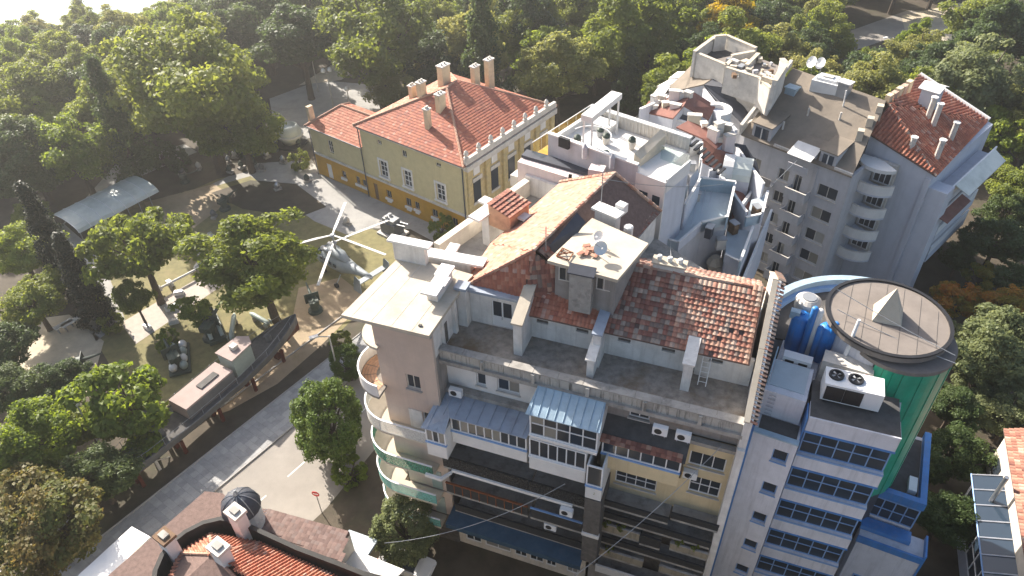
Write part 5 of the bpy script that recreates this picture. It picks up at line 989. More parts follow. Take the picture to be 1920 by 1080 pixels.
for u, v, z, h in ((13.6, 5.9, 16.4, 1.2), (15.7, 7.2, 16.0, 1.6), (12.6, 11.2, 17.6, 1.9), (13.4, 10.9, 17.3, 1.9), (15.2, 11.6, 15.6, 2.0)):
    s_ = MB(GF).cyl(u, v, z - .6, z + h, .27, 10).build('flue', 'stone_trim', gb); MB(GF).cyl(u, v, z + h + .002, z + h + .12, .34, 10).build('cap', 'clean_white', s_)
d_ = MB(GF).box(10.9, 12.4, 12.2, 14.0, 16.6, 19.6).build('dormer', 'blue_white_render', gb); MB(GF).slab([(10.6, 11.9, 19.7), (12.7, 11.9, 19.7), (12.7, 13.05, 20.1), (10.6, 13.05, 20.1)], .08).slab([(10.6, 13.1, 20.1), (12.7, 13.1, 20.1), (12.7, 14.2, 19.7), (10.6, 14.2, 19.7)], .08).build('dormer_roof', 'clean_white', d_)
for k in range(5): MB(GF).box(9.0 + .0, 9.5, 8.4 + k * 1.1, 9.2 + k * 1.1, 18.2, 19.6 - .1 * (k % 2)).build('chimney', TILE[5] if k % 2 else 'chimney_plaster', gb)
# round balconies in the angle of the two houses
for k, z in enumerate((12.55, 9.95, 7.3, 4.7)):
    o = MB(GF).arc(11.9, 4.6, .2, 2.5, R(182), R(333), z - .25, z - .05, 16).build('balcony', 'blue_white_render', gb); MB(GF).arc(11.9, 4.6, 2.4, 2.5, R(182), R(333), z - .049, z + .95, 16).build('balcony_rail', 'clean_white', o)
    MB(GF).arc(11.9, 4.6, 2.36, 2.53, R(182), R(333), z + .951, z + 1.02, 16).build('hand_rail', 'stone_trim', o)
    MB(GF).box(11.3, 13.4, 4.75, 5.2, z - .05, z + 2.3).build('bay', 'stone_trim', o); window(gb, GF, 11.5, 13.2, z + .1, z + 2.0, 4.72, 3, 1, 'white_paint', 'glass', .08)
MB(GF).arc(11.9, 4.6, .2, 2.2, R(185), R(330), 14.75, 15.1, 12).build('balcony_canopy', 'clean_white', gb)
for k, z in enumerate((12.4, 9.8, 7.2, 4.6)): MB(GF).box(16.502, 18.0, 7.5 + .4 * k, 18.5, z - 1.0, z).build('balcony', 'blue_white_render', gb); MB(GF).box(17.85, 18.0, 7.5 + .4 * k, 18.5, z + .002, z + 1.0).build('balcony_rail', 'white_paint', gb)
MB(GF).slab([(18.0, 8.0, 13.4), (19.4, 8.2, 12.7), (19.4, 17.5, 12.7), (18.0, 17.8, 13.4)], .08).build('awning', 'shelter_sheet', gb); MB(GF).slab([(18.0, 6.2, 10.6), (19.0, 6.4, 10.2), (19.0, 12, 10.2), (18.0, 12, 10.6)], .08).build('awning', 'red_sheet', gb)
MB(GF).box(16.502, 18.2, 5.4, 7.2, 0, 13.6).build('bay', 'blue_white_render', gb); MB(GF).box(16.0, 16.49, 5.1, 5.34, 0, 14.5).build('pilaster', 'blue_white_render', gb)

# ------------------------------------------------------------------ white terrace house
WF = MF.sub(.75, 20.1, R(-19))
wh = thing('terrace_house', 'white house with sunlit roof terrace, white pergola beam and glass railing', 'house', root_at(WF, 4, 3))
MB(WF).box(.3, 8.9, .25, 5.7, 0, 23.9).build('wall', 'pink_wall', wh); MB(WF).box(.3, 8.9, .25, 5.7, 23.902, 24.0).build('terrace_floor', 'clean_white', wh)
MB(WF).box(0, 8.0, 0, .24, 0, 25.0).build('parapet', 'grey_render', wh); MB(WF).box(-.05, 7.9, -.05, .3, 25.002, 25.12).build('coping', 'clean_white', wh)
MB(WF).box(.02, .3, .3, 5.9, 0, 24.6).build('parapet', 'clean_white', wh); MB(WF).box(.0, 9.0, 5.72, 6.0, 0, 25.0).build('parapet', 'stone_trim', wh); MB(WF).box(-.05, 9.0, 5.68, 6.08, 25.002, 25.1).build('coping', 'clean_white', wh)
for k in range(26): MB(WF).box(.4 + k * .33, .5 + k * .33, 5.66, 5.719, 24.05, 24.95).build('baluster', 'stone_trim', wh)
MB(WF).box(.5, 2.8, 4.2, 5.6, 24.0, 24.6).build('bench_block', 'clean_white', wh)
MB(WF).prism([(-1.3, -.4), (0, -.4), (0, 7.3), (6.6, 7.3), (6.6, 8.0), (-1.3, 8.0)], 22.6, 22.9).build('balcony', 'ochre', wh)
for a, b in (((-1.25, -.4), (-1.25, 7.9)), ((-1.25, 7.9), (6.6, 7.9))):
    n = 7
    for i in range(n):
        p = [a[j] + (b[j] - a[j]) * i / n for j in (0, 1)]; q = [a[j] + (b[j] - a[j]) * (i + .96) / n for j in (0, 1)]; d = .02
        MB(WF).slab([(p[0] - d, p[1] - d, 24.0), (q[0] - d, q[1] - d, 24.0), (q[0] + d, q[1] + d, 24.0), (p[0] + d, p[1] + d, 24.0)], 1.08).build('glass_panel', 'clear_glass', wh); MB(WF).tube([(p[0], p[1], 22.9), (p[0], p[1], 24.05)], .03, 5).build('rail_post', 'grey_metal', wh)
    MB(WF).tube([(*a, 24.06), (*b, 24.06)], .035, 5).build('hand_rail', 'white_paint', wh)
MB(WF).box(-1.0, 0, -.6, .6, 19.5, 22.2).build('ochre_bay', 'ochre', wh); MB(WF).prism([(-2.0, -1.4), (-.1, -1.4), (-.1, .3), (-2.0, .3)], 20.6, 20.9).build('balcony', 'clean_white', wh)
for i in range(3): MB(WF).box(-1.95 + i * .62, -1.36 + i * .62, -1.4, -1.36, 20.9, 21.9).build('glass_panel', 'clear_glass', wh)
# pergola: broad white beam on posts
pg = thing('pergola', 'broad white pergola beam on thin posts over the sunlit roof terrace', 'pergola', WF(3.8, 2, 24)); PF = WF.sub(3.2, .6, R(5))
MB(PF).box(-.45, .45, -.3, 4.4, 26.9, 27.35).build('beam', 'clean_white', pg)
for u, v in ((-.35, .0), (.35, .0), (-.35, 4.1), (.35, 4.1)): MB(PF).box(u - .06, u + .06, v - .06, v + .06, 24.0, 26.898).build('post', 'clean_white', pg)
MB(PF).arc(0, .5, 1.5, 1.56, R(20), R(170), 25.4, 25.46, 14).build('hoop', 'white_paint', pg)
for k, (u, v, h, m) in enumerate(((1.9, 1.2, .9, 'cabin_pink'), (3.4, 2.9, .8, 'stone_trim'), (2.4, 3.6, .7, 'grey_metal'), (5.4, 3.4, .9, 'stone_trim'), (4.6, 1.0, .6, 'wood'))):
    o = thing('planter', ['pink planter tub by the left pergola post', 'pale planter between the pergola posts', 'grey planter at the far pergola post', 'pale planter right of the pergola', 'small wooden planter by the near terrace parapet'][k], 'planter', WF(u, v, 24)); MB(WF).lathe(u, v, [(.22, 24.0), (.32, 24 + h * .7), (.34, 24 + h * .75)], 10).build('pot', m, o); MB(WF).lathe(u, v, [(.28, 24 + h * .72), (.3, 24 + h), (.1, 24 + h * 1.2)], 8).build('plant', 'olive', o)
MB(WF).box(1.2, 2.1, -.32, -.052, 24.5, 25.3).build('wall_box', 'black_metal', wh)
for u in (3.6, 6.0): MB(WF).lathe(u, -.3, [(.22, 24.3), (.22, 25.2), (.05, 25.5)], 8).build('flue', 'grey_render', wh)
# right end of the terrace: reed screen, side deck with glass, window in the shaded side wall
MB(WF).solid([(6.7, 1.6, 24.9), (7.3, 1.5, 24.6), (7.4, 4.9, 25.2), (6.9, 5.0, 25.5)], 24.0).build('reed_screen', 'cream_slab', wh)
MB(WF).box(8.91, 10.3, .1, 3.4, 0, 23.9).build('wall', 'blue_white_render', wh); MB(WF).box(8.91, 10.3, .1, 3.4, 23.902, 24.0).build('terrace_floor', 'clean_white', wh); MB(WF).box(7.9, 10.3, -.05, .09, 0, 24.5).build('parapet', 'clean_white', wh); MB(WF).box(10.2, 10.34, .1, 3.5, 23.6, 24.7).build('parapet', 'clean_white', wh)
MB(WF).box(7.9, 10.2, 3.42, 3.47, 24.0, 25.1).build('glass_panel', 'clear_glass', wh); MB(WF).tube([(7.9, 3.45, 25.12), (10.2, 3.45, 25.12)], .03, 5).build('hand_rail', 'grey_metal', wh)
for k in range(9): MB(WF).box(8.6 + k * .42, 8.82 + k * .42, 5.9 - k * .16, 7.0 - k * .16, 24.5 - k * .12, 24.62 - k * .12).build('pergola_slat', 'black_metal', wh)
for u, w_ in ((8.3, .7), (9.4, .6)): MB(WF).box(u, u + w_, -.08, -.052, 21.6, 23.2).build('window', 'glass_blue', wh)
# ------------------------------------------------------------------ pale pink house between
ph = thing('pink_house', 'small pale pink walled house wedged between the tile roof and the white terrace house', 'house', root_at(MF, 2, 19))
MB(MF).prism([(-1.3, 18.75), (2.7, 17.8), (5.4, 17.2), (5.8, 18.4), (.9, 19.9), (-1.1, 20.3)], 0, 23.0).build('wall', 'pink_wall', ph); MB(MF).prism([(-1.2, 19.4), (5.7, 18.0), (5.9, 18.5), (.9, 20.0), (-1.1, 20.4)], 23.002, 23.25).build('roof_edge', 'dark_slate', ph)
MB(MF).box(4.8, 5.9, 17.0, 17.9, 21, 24.4).build('chimney', 'pink_wall', ph); MB(MF).prism([(-2.0, 18.9), (-1.35, 18.8), (-.9, 20.2), (-1.6, 20.5)], 20.6, 21.6).build('planter_box', 'stone_trim', ph); MB(MF).box(3.2, 3.45, 17.45, 17.6, 21.5, 23.4).build('downpipe', 'black_metal', ph)
# ------------------------------------------------------------------ stepped house with blue green roof terraces
sh_ = thing('stepped_house', 'shaded white house with stepped blue green roof terraces behind the tile roof', 'house', root_at(MF, 13, 22)); BW = 'blue_white_render'
def cq(P): return [(940 + x / 1.973, 130 + y / 1.973, z) for x, y, z in P]
wblock(sh_, cq([(440, 350, 23.2), (515, 392, 23.0), (628, 464, 21.6), (575, 522, 21.2), (500, 445, 22.3)]), 'dark_slate', BW); wblock(sh_, cq([(628, 325, 22.0), (677, 366, 21.0), (642, 402, 20.8), (612, 388, 21.4)]), 'blue_grey_sheet', BW)
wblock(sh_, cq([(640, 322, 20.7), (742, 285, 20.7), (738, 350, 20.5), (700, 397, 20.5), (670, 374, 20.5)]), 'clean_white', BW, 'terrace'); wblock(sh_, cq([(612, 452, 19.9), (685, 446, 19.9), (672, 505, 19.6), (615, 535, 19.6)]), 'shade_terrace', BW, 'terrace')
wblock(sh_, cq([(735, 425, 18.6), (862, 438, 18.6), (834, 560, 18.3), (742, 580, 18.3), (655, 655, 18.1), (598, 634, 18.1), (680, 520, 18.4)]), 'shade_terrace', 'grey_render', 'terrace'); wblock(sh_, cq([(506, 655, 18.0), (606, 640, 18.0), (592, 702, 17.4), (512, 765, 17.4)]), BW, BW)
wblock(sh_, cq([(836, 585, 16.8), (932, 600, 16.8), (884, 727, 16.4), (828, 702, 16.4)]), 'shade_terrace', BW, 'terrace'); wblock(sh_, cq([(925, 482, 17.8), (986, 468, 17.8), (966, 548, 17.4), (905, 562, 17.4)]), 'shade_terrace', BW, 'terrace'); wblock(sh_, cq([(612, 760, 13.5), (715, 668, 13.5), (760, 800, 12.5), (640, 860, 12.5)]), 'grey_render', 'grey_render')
wblock(sh_, cq([(868, 460, 17.4), (905, 480, 17.0), (900, 555, 16.6), (845, 575, 16.8)]), 'red_sheet', BW)
def pe(a, b, zt, h, m=BW, t=.14, cap='clean_white'): A_, B_ = cq([(*a, 0)])[0][:2], cq([(*b, 0)])[0][:2]; wall_px(sh_, A_, B_, zt, zt - h, m, t, 'parapet', cap)
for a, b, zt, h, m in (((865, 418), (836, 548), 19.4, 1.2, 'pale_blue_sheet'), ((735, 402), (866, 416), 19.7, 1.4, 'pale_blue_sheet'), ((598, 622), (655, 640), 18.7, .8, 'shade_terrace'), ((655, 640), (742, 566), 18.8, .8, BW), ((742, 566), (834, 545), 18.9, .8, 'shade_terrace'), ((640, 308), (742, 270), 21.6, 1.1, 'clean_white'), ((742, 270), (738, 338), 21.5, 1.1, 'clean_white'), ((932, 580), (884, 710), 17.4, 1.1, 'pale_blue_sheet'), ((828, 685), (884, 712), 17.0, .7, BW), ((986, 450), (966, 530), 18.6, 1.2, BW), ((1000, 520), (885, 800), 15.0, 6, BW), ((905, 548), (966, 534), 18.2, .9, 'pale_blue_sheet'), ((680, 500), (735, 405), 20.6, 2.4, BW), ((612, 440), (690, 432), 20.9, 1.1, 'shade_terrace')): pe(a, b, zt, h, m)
def we(a, b, t0, t1, z0, z1, g_='glass', f__='white_paint'):
    """a window in the wall that runs between two of those points, facing the camera"""
    A_, B_ = W(*cq([(*a, z1)])[0]), W(*cq([(*b, z1)])[0]); f_ = Fr((A_.x, A_.y), math.atan2((B_ - A_).y, (B_ - A_).x)); L_ = (B_ - A_).length; window(sh_, f_, L_ * t0, L_ * t1, z0, z1, -.06, 2, 1, f__, g_, .06)
we((598, 640), (655, 662), .2, .7, 15.2, 17.2); we((655, 662), (742, 590), .3, .6, 15.0, 16.6, 'glass_blue'); we((742, 590), (834, 570), .15, .5, 15.4, 17.2); we((742, 590), (834, 570), .6, .9, 15.4, 17.2, 'glass_pale'); we((575, 530), (628, 470), .3, .7, 18.6, 20.6); we((612, 540), (672, 512), .2, .7, 17.2, 19.2); we((828, 708), (884, 732), .2, .8, 13.8, 15.6); we((905, 566), (966, 552), .2, .5, 15.2, 16.9, 'glass_blue'); we((670, 378), (700, 402), .2, .8, 18.2, 20.0); we((506, 768), (590, 706), .3, .6, 14.8, 16.6)
for i in range(6): a, b = W(*cq([(690 + i * 22, 440 + (5 - i) * 2, 18.62)])[0]), W(*cq([(640 + i * 30, 620 - i * 12, 18.2)])[0]); MB().tube([(a.x, a.y, 18.64), (b.x, b.y, 18.24)], .018, 4).build('floor_seam', BW, sh_)
p = W(*cq([(795, 690, 15.6)])[0]); f_ = Fr((p.x, p.y), .3); ds = thing('draped_sheet', 'cream dust sheet hanging over the corner of the stepped terrace house', 'sheet', (p.x, p.y, 12)); mb = MB(f_)
for i in range(5): mb.lathe(.1 * (i % 2), -.2 * i, [(.62 - .05 * i, 14.6 - i * .55), (.7, 14.9 - i * .55), (.35, 15.5 - i * .5)], 9)
mb.build('cloth', 'cream_slab', ds)
for k, (x, y, z, m) in enumerate(((812, 640, 17.2, 'stone_trim'), (770, 595, 18.4, 'dark_slate'), (860, 580, 17.4, 'wood'), (700, 360, 20.8, 'stone_trim'), (655, 345, 20.9, 'cream_slab'), (945, 520, 18.0, 'wood'), (720, 470, 18.8, 'stone_trim'))):
    p = W(*cq([(x, y, z)])[0]); f_ = Fr((p.x, p.y), k); MB(f_).box(-.35, .35, -.25, .25, z - .6, z + .35).build('roof_clutter', m, sh_); MB(f_).box(-.4, .4, -.3, .3, z + .352, z + .42).build('roof_clutter', 'grey_metal', sh_)
# ------------------------------------------------------------------ two houses with red sheet roofs
def rh(name, label, P_wall, zt, roofs, extra=None):
    o = thing(name, label, 'house', (*[sum(MF(*p, 0)[i] for p in P_wall) / len(P_wall) for i in (0, 1)], 0)); MB(MF).prism(P_wall, 0, zt).build('wall', 'blue_white_render', o)
    for m, P in roofs: MB(MF).slab(P, .12).build('roof', m, o)
    return o
ra = thing('red_roof_house', 'red sheet roofed house with white barrel dormer beside the stepped terraces', 'house', (*W(1345, 300, 0)[:2], 0))
BW = 'blue_white_render'
wblock(ra, [(1317, 303, 18.8), (1339, 313, 18.6), (1363, 311, 18.6), (1375, 288, 19.6), (1342, 279, 20.2), (1317, 259, 20.6)], 'red_sheet', BW)
wblock(ra, [(1268, 238, 20.7), (1317, 259, 20.6), (1342, 279, 20.1), (1362, 262, 20.3), (1348, 248, 20.8), (1290, 226, 21.0)], 'red_sheet', BW)
wblock(ra, [(1343, 315, 18.2), (1360, 315, 18.2), (1412, 388, 16.6), (1408, 402, 16.4), (1394, 400, 16.4), (1340, 332, 17.8)], 'red_sheet', BW)
wblock(ra, [(1377, 268, 19.6), (1398, 272, 19.4), (1420, 306, 18.4), (1428, 342, 17.2), (1412, 352, 17.0), (1396, 300, 18.2)], 'dark_slate', BW)
b0, b1 = W(1366, 300, 19.4), W(1408, 318, 18.8); BAF = Fr((b0.x, b0.y), math.atan2((b1 - b0).y, (b1 - b0).x)); Lb = (b1 - b0).length; n = 8
for (ua, ub, rr, m_) in ((-.35, .55, 1.5, 'clean_white'), (.56, Lb, 1.4, 'shelter_sheet')):
    bd_ = MB(BAF); ar = [(rr * math.cos(math.pi * i / n), 18.3 + rr * math.sin(math.pi * i / n)) for i in range(n + 1)]
    for i in range(n): bd_.poly([(ua, *ar[i]), (ua, *ar[i + 1]), (ub, *ar[i + 1]), (ub, *ar[i])])
    bd_.poly([(ua, *q) for q in ar]); bd_.poly([(ub, *q) for q in ar]); bd_.build('barrel_dormer', m_, ra)
MB(BAF).box(-.3, Lb, -1.3, 1.3, 10, 18.28).build('wall', BW, ra)
for a, b, zt in (((1375, 268), (1432, 345), 19.2), ((1343, 316), (1400, 398), 18.5), ((1330, 320), (1345, 318), 18.6), ((1410, 345), (1432, 350), 17.6), ((1388, 388), (1420, 345), 17.4), ((1400, 410), (1440, 360), 17.2)): wall_px(ra, a, b, zt, zt - 3, BW, .16, 'gutter_wall', 'clean_white')
rb = thing('red_roof_house', 'farther red sheet roofed house below the brown felt roof, with white curved gable', 'house', (*W(1290, 205, 0)[:2], 0))
wblock(rb, [(1299, 171, 20.4), (1342, 198, 19.2), (1329, 224, 18.6), (1283, 198, 20.2)], 'red_sheet', BW); wblock(rb, [(1298, 171, 20.4), (1282, 198, 20.2), (1262, 222, 19.4), (1203, 208, 18.4), (1216, 190, 18.8), (1262, 176, 19.6)], 'red_sheet', BW)
wblock(rb, [(1282, 200, 19.9), (1328, 226, 18.4), (1316, 238, 18.0), (1266, 224, 19.0)], 'dark_slate', BW)
p = W(1342, 214, 18.8); f_ = Fr((p.x, p.y), GF.a + R(60)); MB(f_).arc(0, 0, .9, 1.5, R(-100), R(100), 14.0, 19.4, 10).build('curved_gable', 'clean_white', rb); MB(f_).arc(0, 0, 0, .89, R(-100), R(100), 14.0, 19.0, 10).build('curved_gable', BW, rb)
for a, b, zt in (((1320, 168), (1380, 245), 18.6), ((1200, 205), (1262, 178), 19.4), ((1262, 222), (1320, 240), 19.0)): wall_px(rb, a, b, zt, zt - 3, BW, .2, 'gutter_wall', 'clean_white')
for k, (x, y, z, h) in enumerate(((1225, 196, 19, .9), (1240, 190, 19.2, .6), (1262, 192, 19.6, 1.2), (1252, 206, 19.0, .8), (1275, 186, 19.9, .7), (1290, 182, 20.2, .5), (1265, 212, 19.2, .9), (1300, 236, 19.4, 1.1), (1318, 244, 20.4, .7), (1345, 256, 20.6, 1.3), (1336, 262, 20.4, 1.0), (1356, 250, 20.6, .9), (1228, 206, 18.8, .5), (1350, 268, 20.1, .6), (1365, 272, 20.0, 1.0))):
    p = W(x, y, z); f_ = Fr((p.x, p.y), GF.a + .3 * (k % 5)); a = .25 + .12 * (k % 4); s_ = MB(f_).box(-a, a, -.25, .25, z - 1.2, z + h).build('chimney', ['clean_white', 'stone_trim', 'pink_wall', 'cream_slab'][k % 4], rb if x < 1310 else ra); MB(f_).box(-a - .06, a + .06, -.31, .31, z + h + .002, z + h + .1).build('cap', 'stone_trim', s_)
# ------------------------------------------------------------------ foreground house with dome and tiled roof
fh = thing('dome_house', 'house with small dark dome, curved black fascia, red tile roof and brown shingle skirt', 'house', (*W(400, 1060, 0)[:2], 0))
def WP(L, z): return [(W(x, y, z).x, W(x, y, z).y) for x, y in L]
LOW = [(190, 1090), (384, 921), (418, 925), (440, 948), (505, 955), (655, 997), (622, 1042), (700, 1085), (760, 1110), (800, 1350), (250, 1350)]
MB().prism(WP(LOW, 7.3), 0, 7.0).build('wall', 'warm_white', fh); MB().prism(WP(LOW, 7.3), 7.002, 7.3).build('skirt_roof', 'shingle_brown', fh)
for k in range(0):
    for seg in (((384, 921), (190, 1090)), ((505, 957), (655, 999))):
        a, b = seg; d = k * 7; s = 1 if seg[0][0] < 450 else -1
        A_ = W(a[0] + d * .6 * s + (0 if s > 0 else 0), a[1] + d, 7.3); B_ = W(b[0] + d * .9 * s, b[1] + d * .6, 7.3) if s > 0 else W(b[0] - d * .5, b[1] + d, 7.3)
        MB().tube([(A_.x, A_.y, 7.31), (B_.x, B_.y, 7.31)], .028, 4).build('shingle_course', 'shingle_brown', fh)
UP = [(280, 1110), (286, 1070), (300, 1038), (322, 1012), (345, 994), (380, 976), (415, 968), (450, 974), (490, 992), (560, 1024), (640, 1054), (720, 1086), (800, 1130), (760, 1350), (300, 1350)]
sk_ = [o for o in fh.children if o.name.startswith('skirt_roof')][0]
tiles(sk_, [Vector((*p, 7.31)) for p in WP([(190, 1090), (384, 921), (418, 925), (440, 948), (420, 975), (345, 990), (300, 1030), (280, 1110)], 7.3)], .3, .26, 0, [1] * 8, pal=BRNP, style='thin'); tiles(sk_, [Vector((*p, 7.31)) for p in WP([(655, 997), (505, 955), (470, 985), (640, 1056)], 7.3)], .3, .26, 0, [1] * 8, pal=BRNP, style='thin')
up_ = WP(UP, 9.3); cu = [sum(p[i] for p in up_) / len(up_) for i in (0, 1)]
for i in range(12):
    a, b = Vector(up_[i]), Vector(up_[i + 1]); d = (b - a).normalized(); n = Vector((-d.y, d.x)); n = n if n.dot(Vector(cu) - a) > 0 else -n
    MB().prism([tuple(a - d * .06), tuple(b + d * .06), tuple(b + d * .06 + n * .3), tuple(a - d * .06 + n * .3)], 7.302 + i * .001, 9.3 + i * .002).build('fascia', 'mosaic_black', fh)
IN = [W(x, y, 8.5) for x, y in [(x + (14 if x < 400 else 2 if x < 470 else -4), y + 26) for x, y in UP]]
AP = W(398, 1040, 10.4); AQ = W(540, 1180, 10.4)
faces = [(IN[8], IN[9], IN[10], IN[11], IN[12], AQ, AP)]
for P, wd in (([IN[8], IN[12], AQ, AP], .26), ([IN[5], IN[8], AP], .26), ([IN[3], IN[5], AP], .26), ([IN[0], IN[3], AP, AQ], .26)):
    mb = MB(); mb.slab([tuple(p) for p in P], .1); o = mb.build('roof', 'tile_under', fh); Q = [Vector(p) for p in P]; tiles(o, Q, wd, .38, 60 if wd and P[0] is IN[8] else 30, [3, 6, 1, 5, .2, .8, .1, 0], pal=REDP, style='pan')
for a, b in ((AP, AQ), (AP, IN[8]), (AP, IN[5]), (AP, IN[3])):
    n = int((b - a).length / .4)
    for i in range(n): p, q = a + (b - a) * (i / n), a + (b - a) * ((i + 1.1) / n); MB().tube([(p.x, p.y, p.z + .06), (q.x, q.y, q.z + .06)], .11, 6).build('ridge_tile', TILE[3], fh)
def chim(px, py, zb, zt, a, rot, cap='stone_trim'):
    p = W(px, py, zt); f_ = Fr((p.x, p.y), rot); s_ = MB(f_).box(-a, a, -a * .75, a * .75, zb, zt - .25).build('chimney', 'clean_white', fh); MB(f_).box(-a - .1, a + .1, -a * .75 - .1, a * .75 + .1, zt - .248, zt).build('chimney_cap', cap, s_); MB(f_).box(-a * .6, a * .6, -a * .45, a * .45, zt + .002, zt + .15).build('chimney_cap', 'concrete', s_)
chim(440, 958, 8.0, 11.0, .5, R(-35)); chim(307, 1004, 8.0, 10.6, .5, R(-35), 'wood'); chim(408, 1024, 9.6, 12.0, .5, R(-35))
dc = W(450, 945, 9.6); f_ = Fr((dc.x, dc.y), 0)
MB(f_).cyl(0, 0, 6.9, 9.2, 1.15, 20).build('turret_wall', 'clean_white', fh); dm = MB(f_).lathe(0, 0, [(1.3, 9.2)] + [(1.3 * math.cos(a), 9.25 + 1.35 * math.sin(a)) for a in [R(k * 9) for k in range(10)]] + [(.06, 10.9)], 20).build('dome', 'dark_slate', fh, True)
for k in range(10): a = k * math.pi / 5; MB(f_).tube([(1.31 * math.cos(t_) * math.cos(a), 1.31 * math.cos(t_) * math.sin(a), 9.26 + 1.36 * math.sin(t_)) for t_ in [R(j * 15) for j in range(7)]], .035, 4).build('dome_rib', 'grey_metal', dm)
MB(f_).lathe(0, 0, [(.14, 10.55), (.18, 10.75), (.03, 11.1)], 8).build('finial', 'grey_metal', dm)
for k in range(9): a = R(-70 + k * 10); MB(f_).tube([(1.25 * math.cos(a), 1.25 * math.sin(a), 8.4), (1.5 * math.cos(a), 1.5 * math.sin(a), 8.5)], .03, 4).build('cornice_tooth', 'clean_white', fh)
# café awnings beside it
def canopy(name, label, px, z, m, t=.12, posts=True):
    P = WP(px, z); c = [sum(p[i] for p in P) / len(P) for i in (0, 1)]; o = thing(name, label, 'awning', (*c, 0)); MB().prism(P, z - t, z).build('canopy', m, o)
    if posts:
        for p in P: q = [p[i] * .94 + c[i] * .06 for i in (0, 1)]; MB().cyl(q[0], q[1], 0, z - t - .002, .05, 6).build('post', 'grey_metal', o)
    n = len(P)
    for i in range(n): a, b = P[i], P[(i + 1) % n]; MB().tube([(*a, z - t - .05), (*b, z - t - .05)], .035, 5).build('edge_bar', 'grey_metal', o)
canopy('cafe_awning', 'large white awning left of the brown shingled roof', [(247, 987), (281, 1006), (215, 1070), (150, 1140), (90, 1130)], 4.2, 'white_paint'); canopy('cafe_awning', 'white awning at the bottom right of the dome house', [(632, 1029), (648, 1024), (758, 1068), (740, 1085), (640, 1060)], 5.0, 'white_paint'); canopy('cafe_awning', 'pale grey awning under the round grey green tree', [(655, 993), (708, 1012), (690, 1040), (622, 1028)], 4.6, 'shade_terrace')
# ------------------------------------------------------------------ house at the right edge
rhs = thing('orange_roof_house', 'old house with orange tile roof and glazed blue porch at the right edge', 'house', (*W(1900, 960, 0)[:2], 0))
e0, e1 = W(1889, 812, 7), W(1921, 1000, 7); ra_ = math.atan2((e1 - e0).y, (e1 - e0).x); OF = Fr((e0.x, e0.y), ra_); Lh = (e1 - e0).length + 6
MB(OF).box(0, Lh, 0, 9, 0, 6.9).build('wall', 'warm_white', rhs)
e2, e3 = W(1886, 812, 7.0), W(1905, 1090, 7.0)
P = [OF(-.3, 2.2, 6.95), OF(Lh, 2.2, 6.95), OF(Lh, 6, 9.2), OF(-.3, 6, 9.2)]; P = [OF(Lh, -.2, 6.95), OF(-.4, -.2, 6.95), OF(-.4, 5, 9.4), OF(Lh, 5, 9.4)]
o = MB().slab([tuple(p) for p in P], .1).build('roof', 'tile_under', rhs); tiles(o, P, .28, .34, 120, [2, 4, .5, 5, .3, 2, .1, 0])
MB(OF).box(3.0, Lh - 1, -1.6, -.003, 0, 4.4).build('porch', 'blue_white_render', rhs); MB(OF).slab([(2.8, -1.9, 4.6), (Lh - .8, -1.9, 4.6), (Lh - .8, -.01, 5.3), (2.8, -.01, 5.3)], .06).build('porch_roof', 'glass_blue', rhs)
for i in range(9): u = 2.85 + i * (Lh - 3.8) / 8; MB(OF).tube([(u, -1.9, 4.65), (u, -.05, 5.35)], .05, 4).build('porch_bar', 'blue_white_render', rhs)
MB(OF).tube([(2.8, -1.9, 4.65), (Lh - .8, -1.9, 4.65)], .06, 4).build('porch_bar', 'blue_trim', rhs); window(rhs, OF, 3.4, Lh - 1.4, 1.6, 4.1, -1.64, 7, 2, 'white_paint', 'glass_blue', .09)
MB(OF).box(1.0, 2.2, -.06, -.003, 3.6, 5.2).build('window', 'glass', rhs); MB(OF).box(.9, 2.3, -.1, -.061, 3.45, 3.59).build('sill', 'stone_trim', rhs); MB(OF).cyl(5.2, -.9, 4, 7.8, .16, 8).build('flue', 'steel', rhs)
# ------------------------------------------------------------------ helicopter on the museum lawn
h0, h1 = W(596, 456, 3.0), W(704, 524, 3.0); hd = math.atan2((h0 - h1).y, (h0 - h1).x); hc = h1 + (h0 - h1) * .62; HF = Fr((hc.x, hc.y), hd)
he = thing('helicopter', 'pale grey naval helicopter with coaxial rotors on the museum lawn', 'helicopter', (hc.x, hc.y, 0))
def loft(mb, secs, n=14):
    vs = []
    for u, vc, zc, a, b in secs: vs += [mb.fr(u, vc + a * math.cos(2 * math.pi * i / n), zc + b * math.sin(2 * math.pi * i / n)) for i in range(n)]
    fs = [(k * n + i, k * n + (i + 1) % n, (k + 1) * n + (i + 1) % n, (k + 1) * n + i) for k in range(len(secs) - 1) for i in range(n)] + [tuple(range(n)), tuple(range((len(secs) - 1) * n, len(secs) * n))[::-1]]
    mb.add(vs, fs); return mb
loft(MB(HF), [(4.0, 0, 1.6, .35, .3), (3.6, 0, 1.75, .75, .7), (2.6, 0, 2.0, .95, 1.05), (.8, 0, 2.1, 1.0, 1.15), (-.8, 0, 2.2, .95, 1.0), (-2.4, 0, 2.5, .6, .65), (-4.6, 0, 2.8, .32, .35), (-5.6, 0, 2.9, .2, .25)]).build('fuselage', 'heli_grey', he, True)
loft(MB(HF), [(2.0, 0, 3.2, .35, .3), (1.2, 0, 3.45, .7, .5), (-.4, 0, 3.4, .7, .45), (-1.6, 0, 3.1, .35, .25)]).build('engine_housing', 'heli_grey', he, True)
for s in (-1, 1): loft(MB(HF), [(2.3, s * .45, 3.4, .3, .28), (.6, s * .5, 3.45, .3, .28)], 10).build('engine_intake', 'grey_metal', he, True)
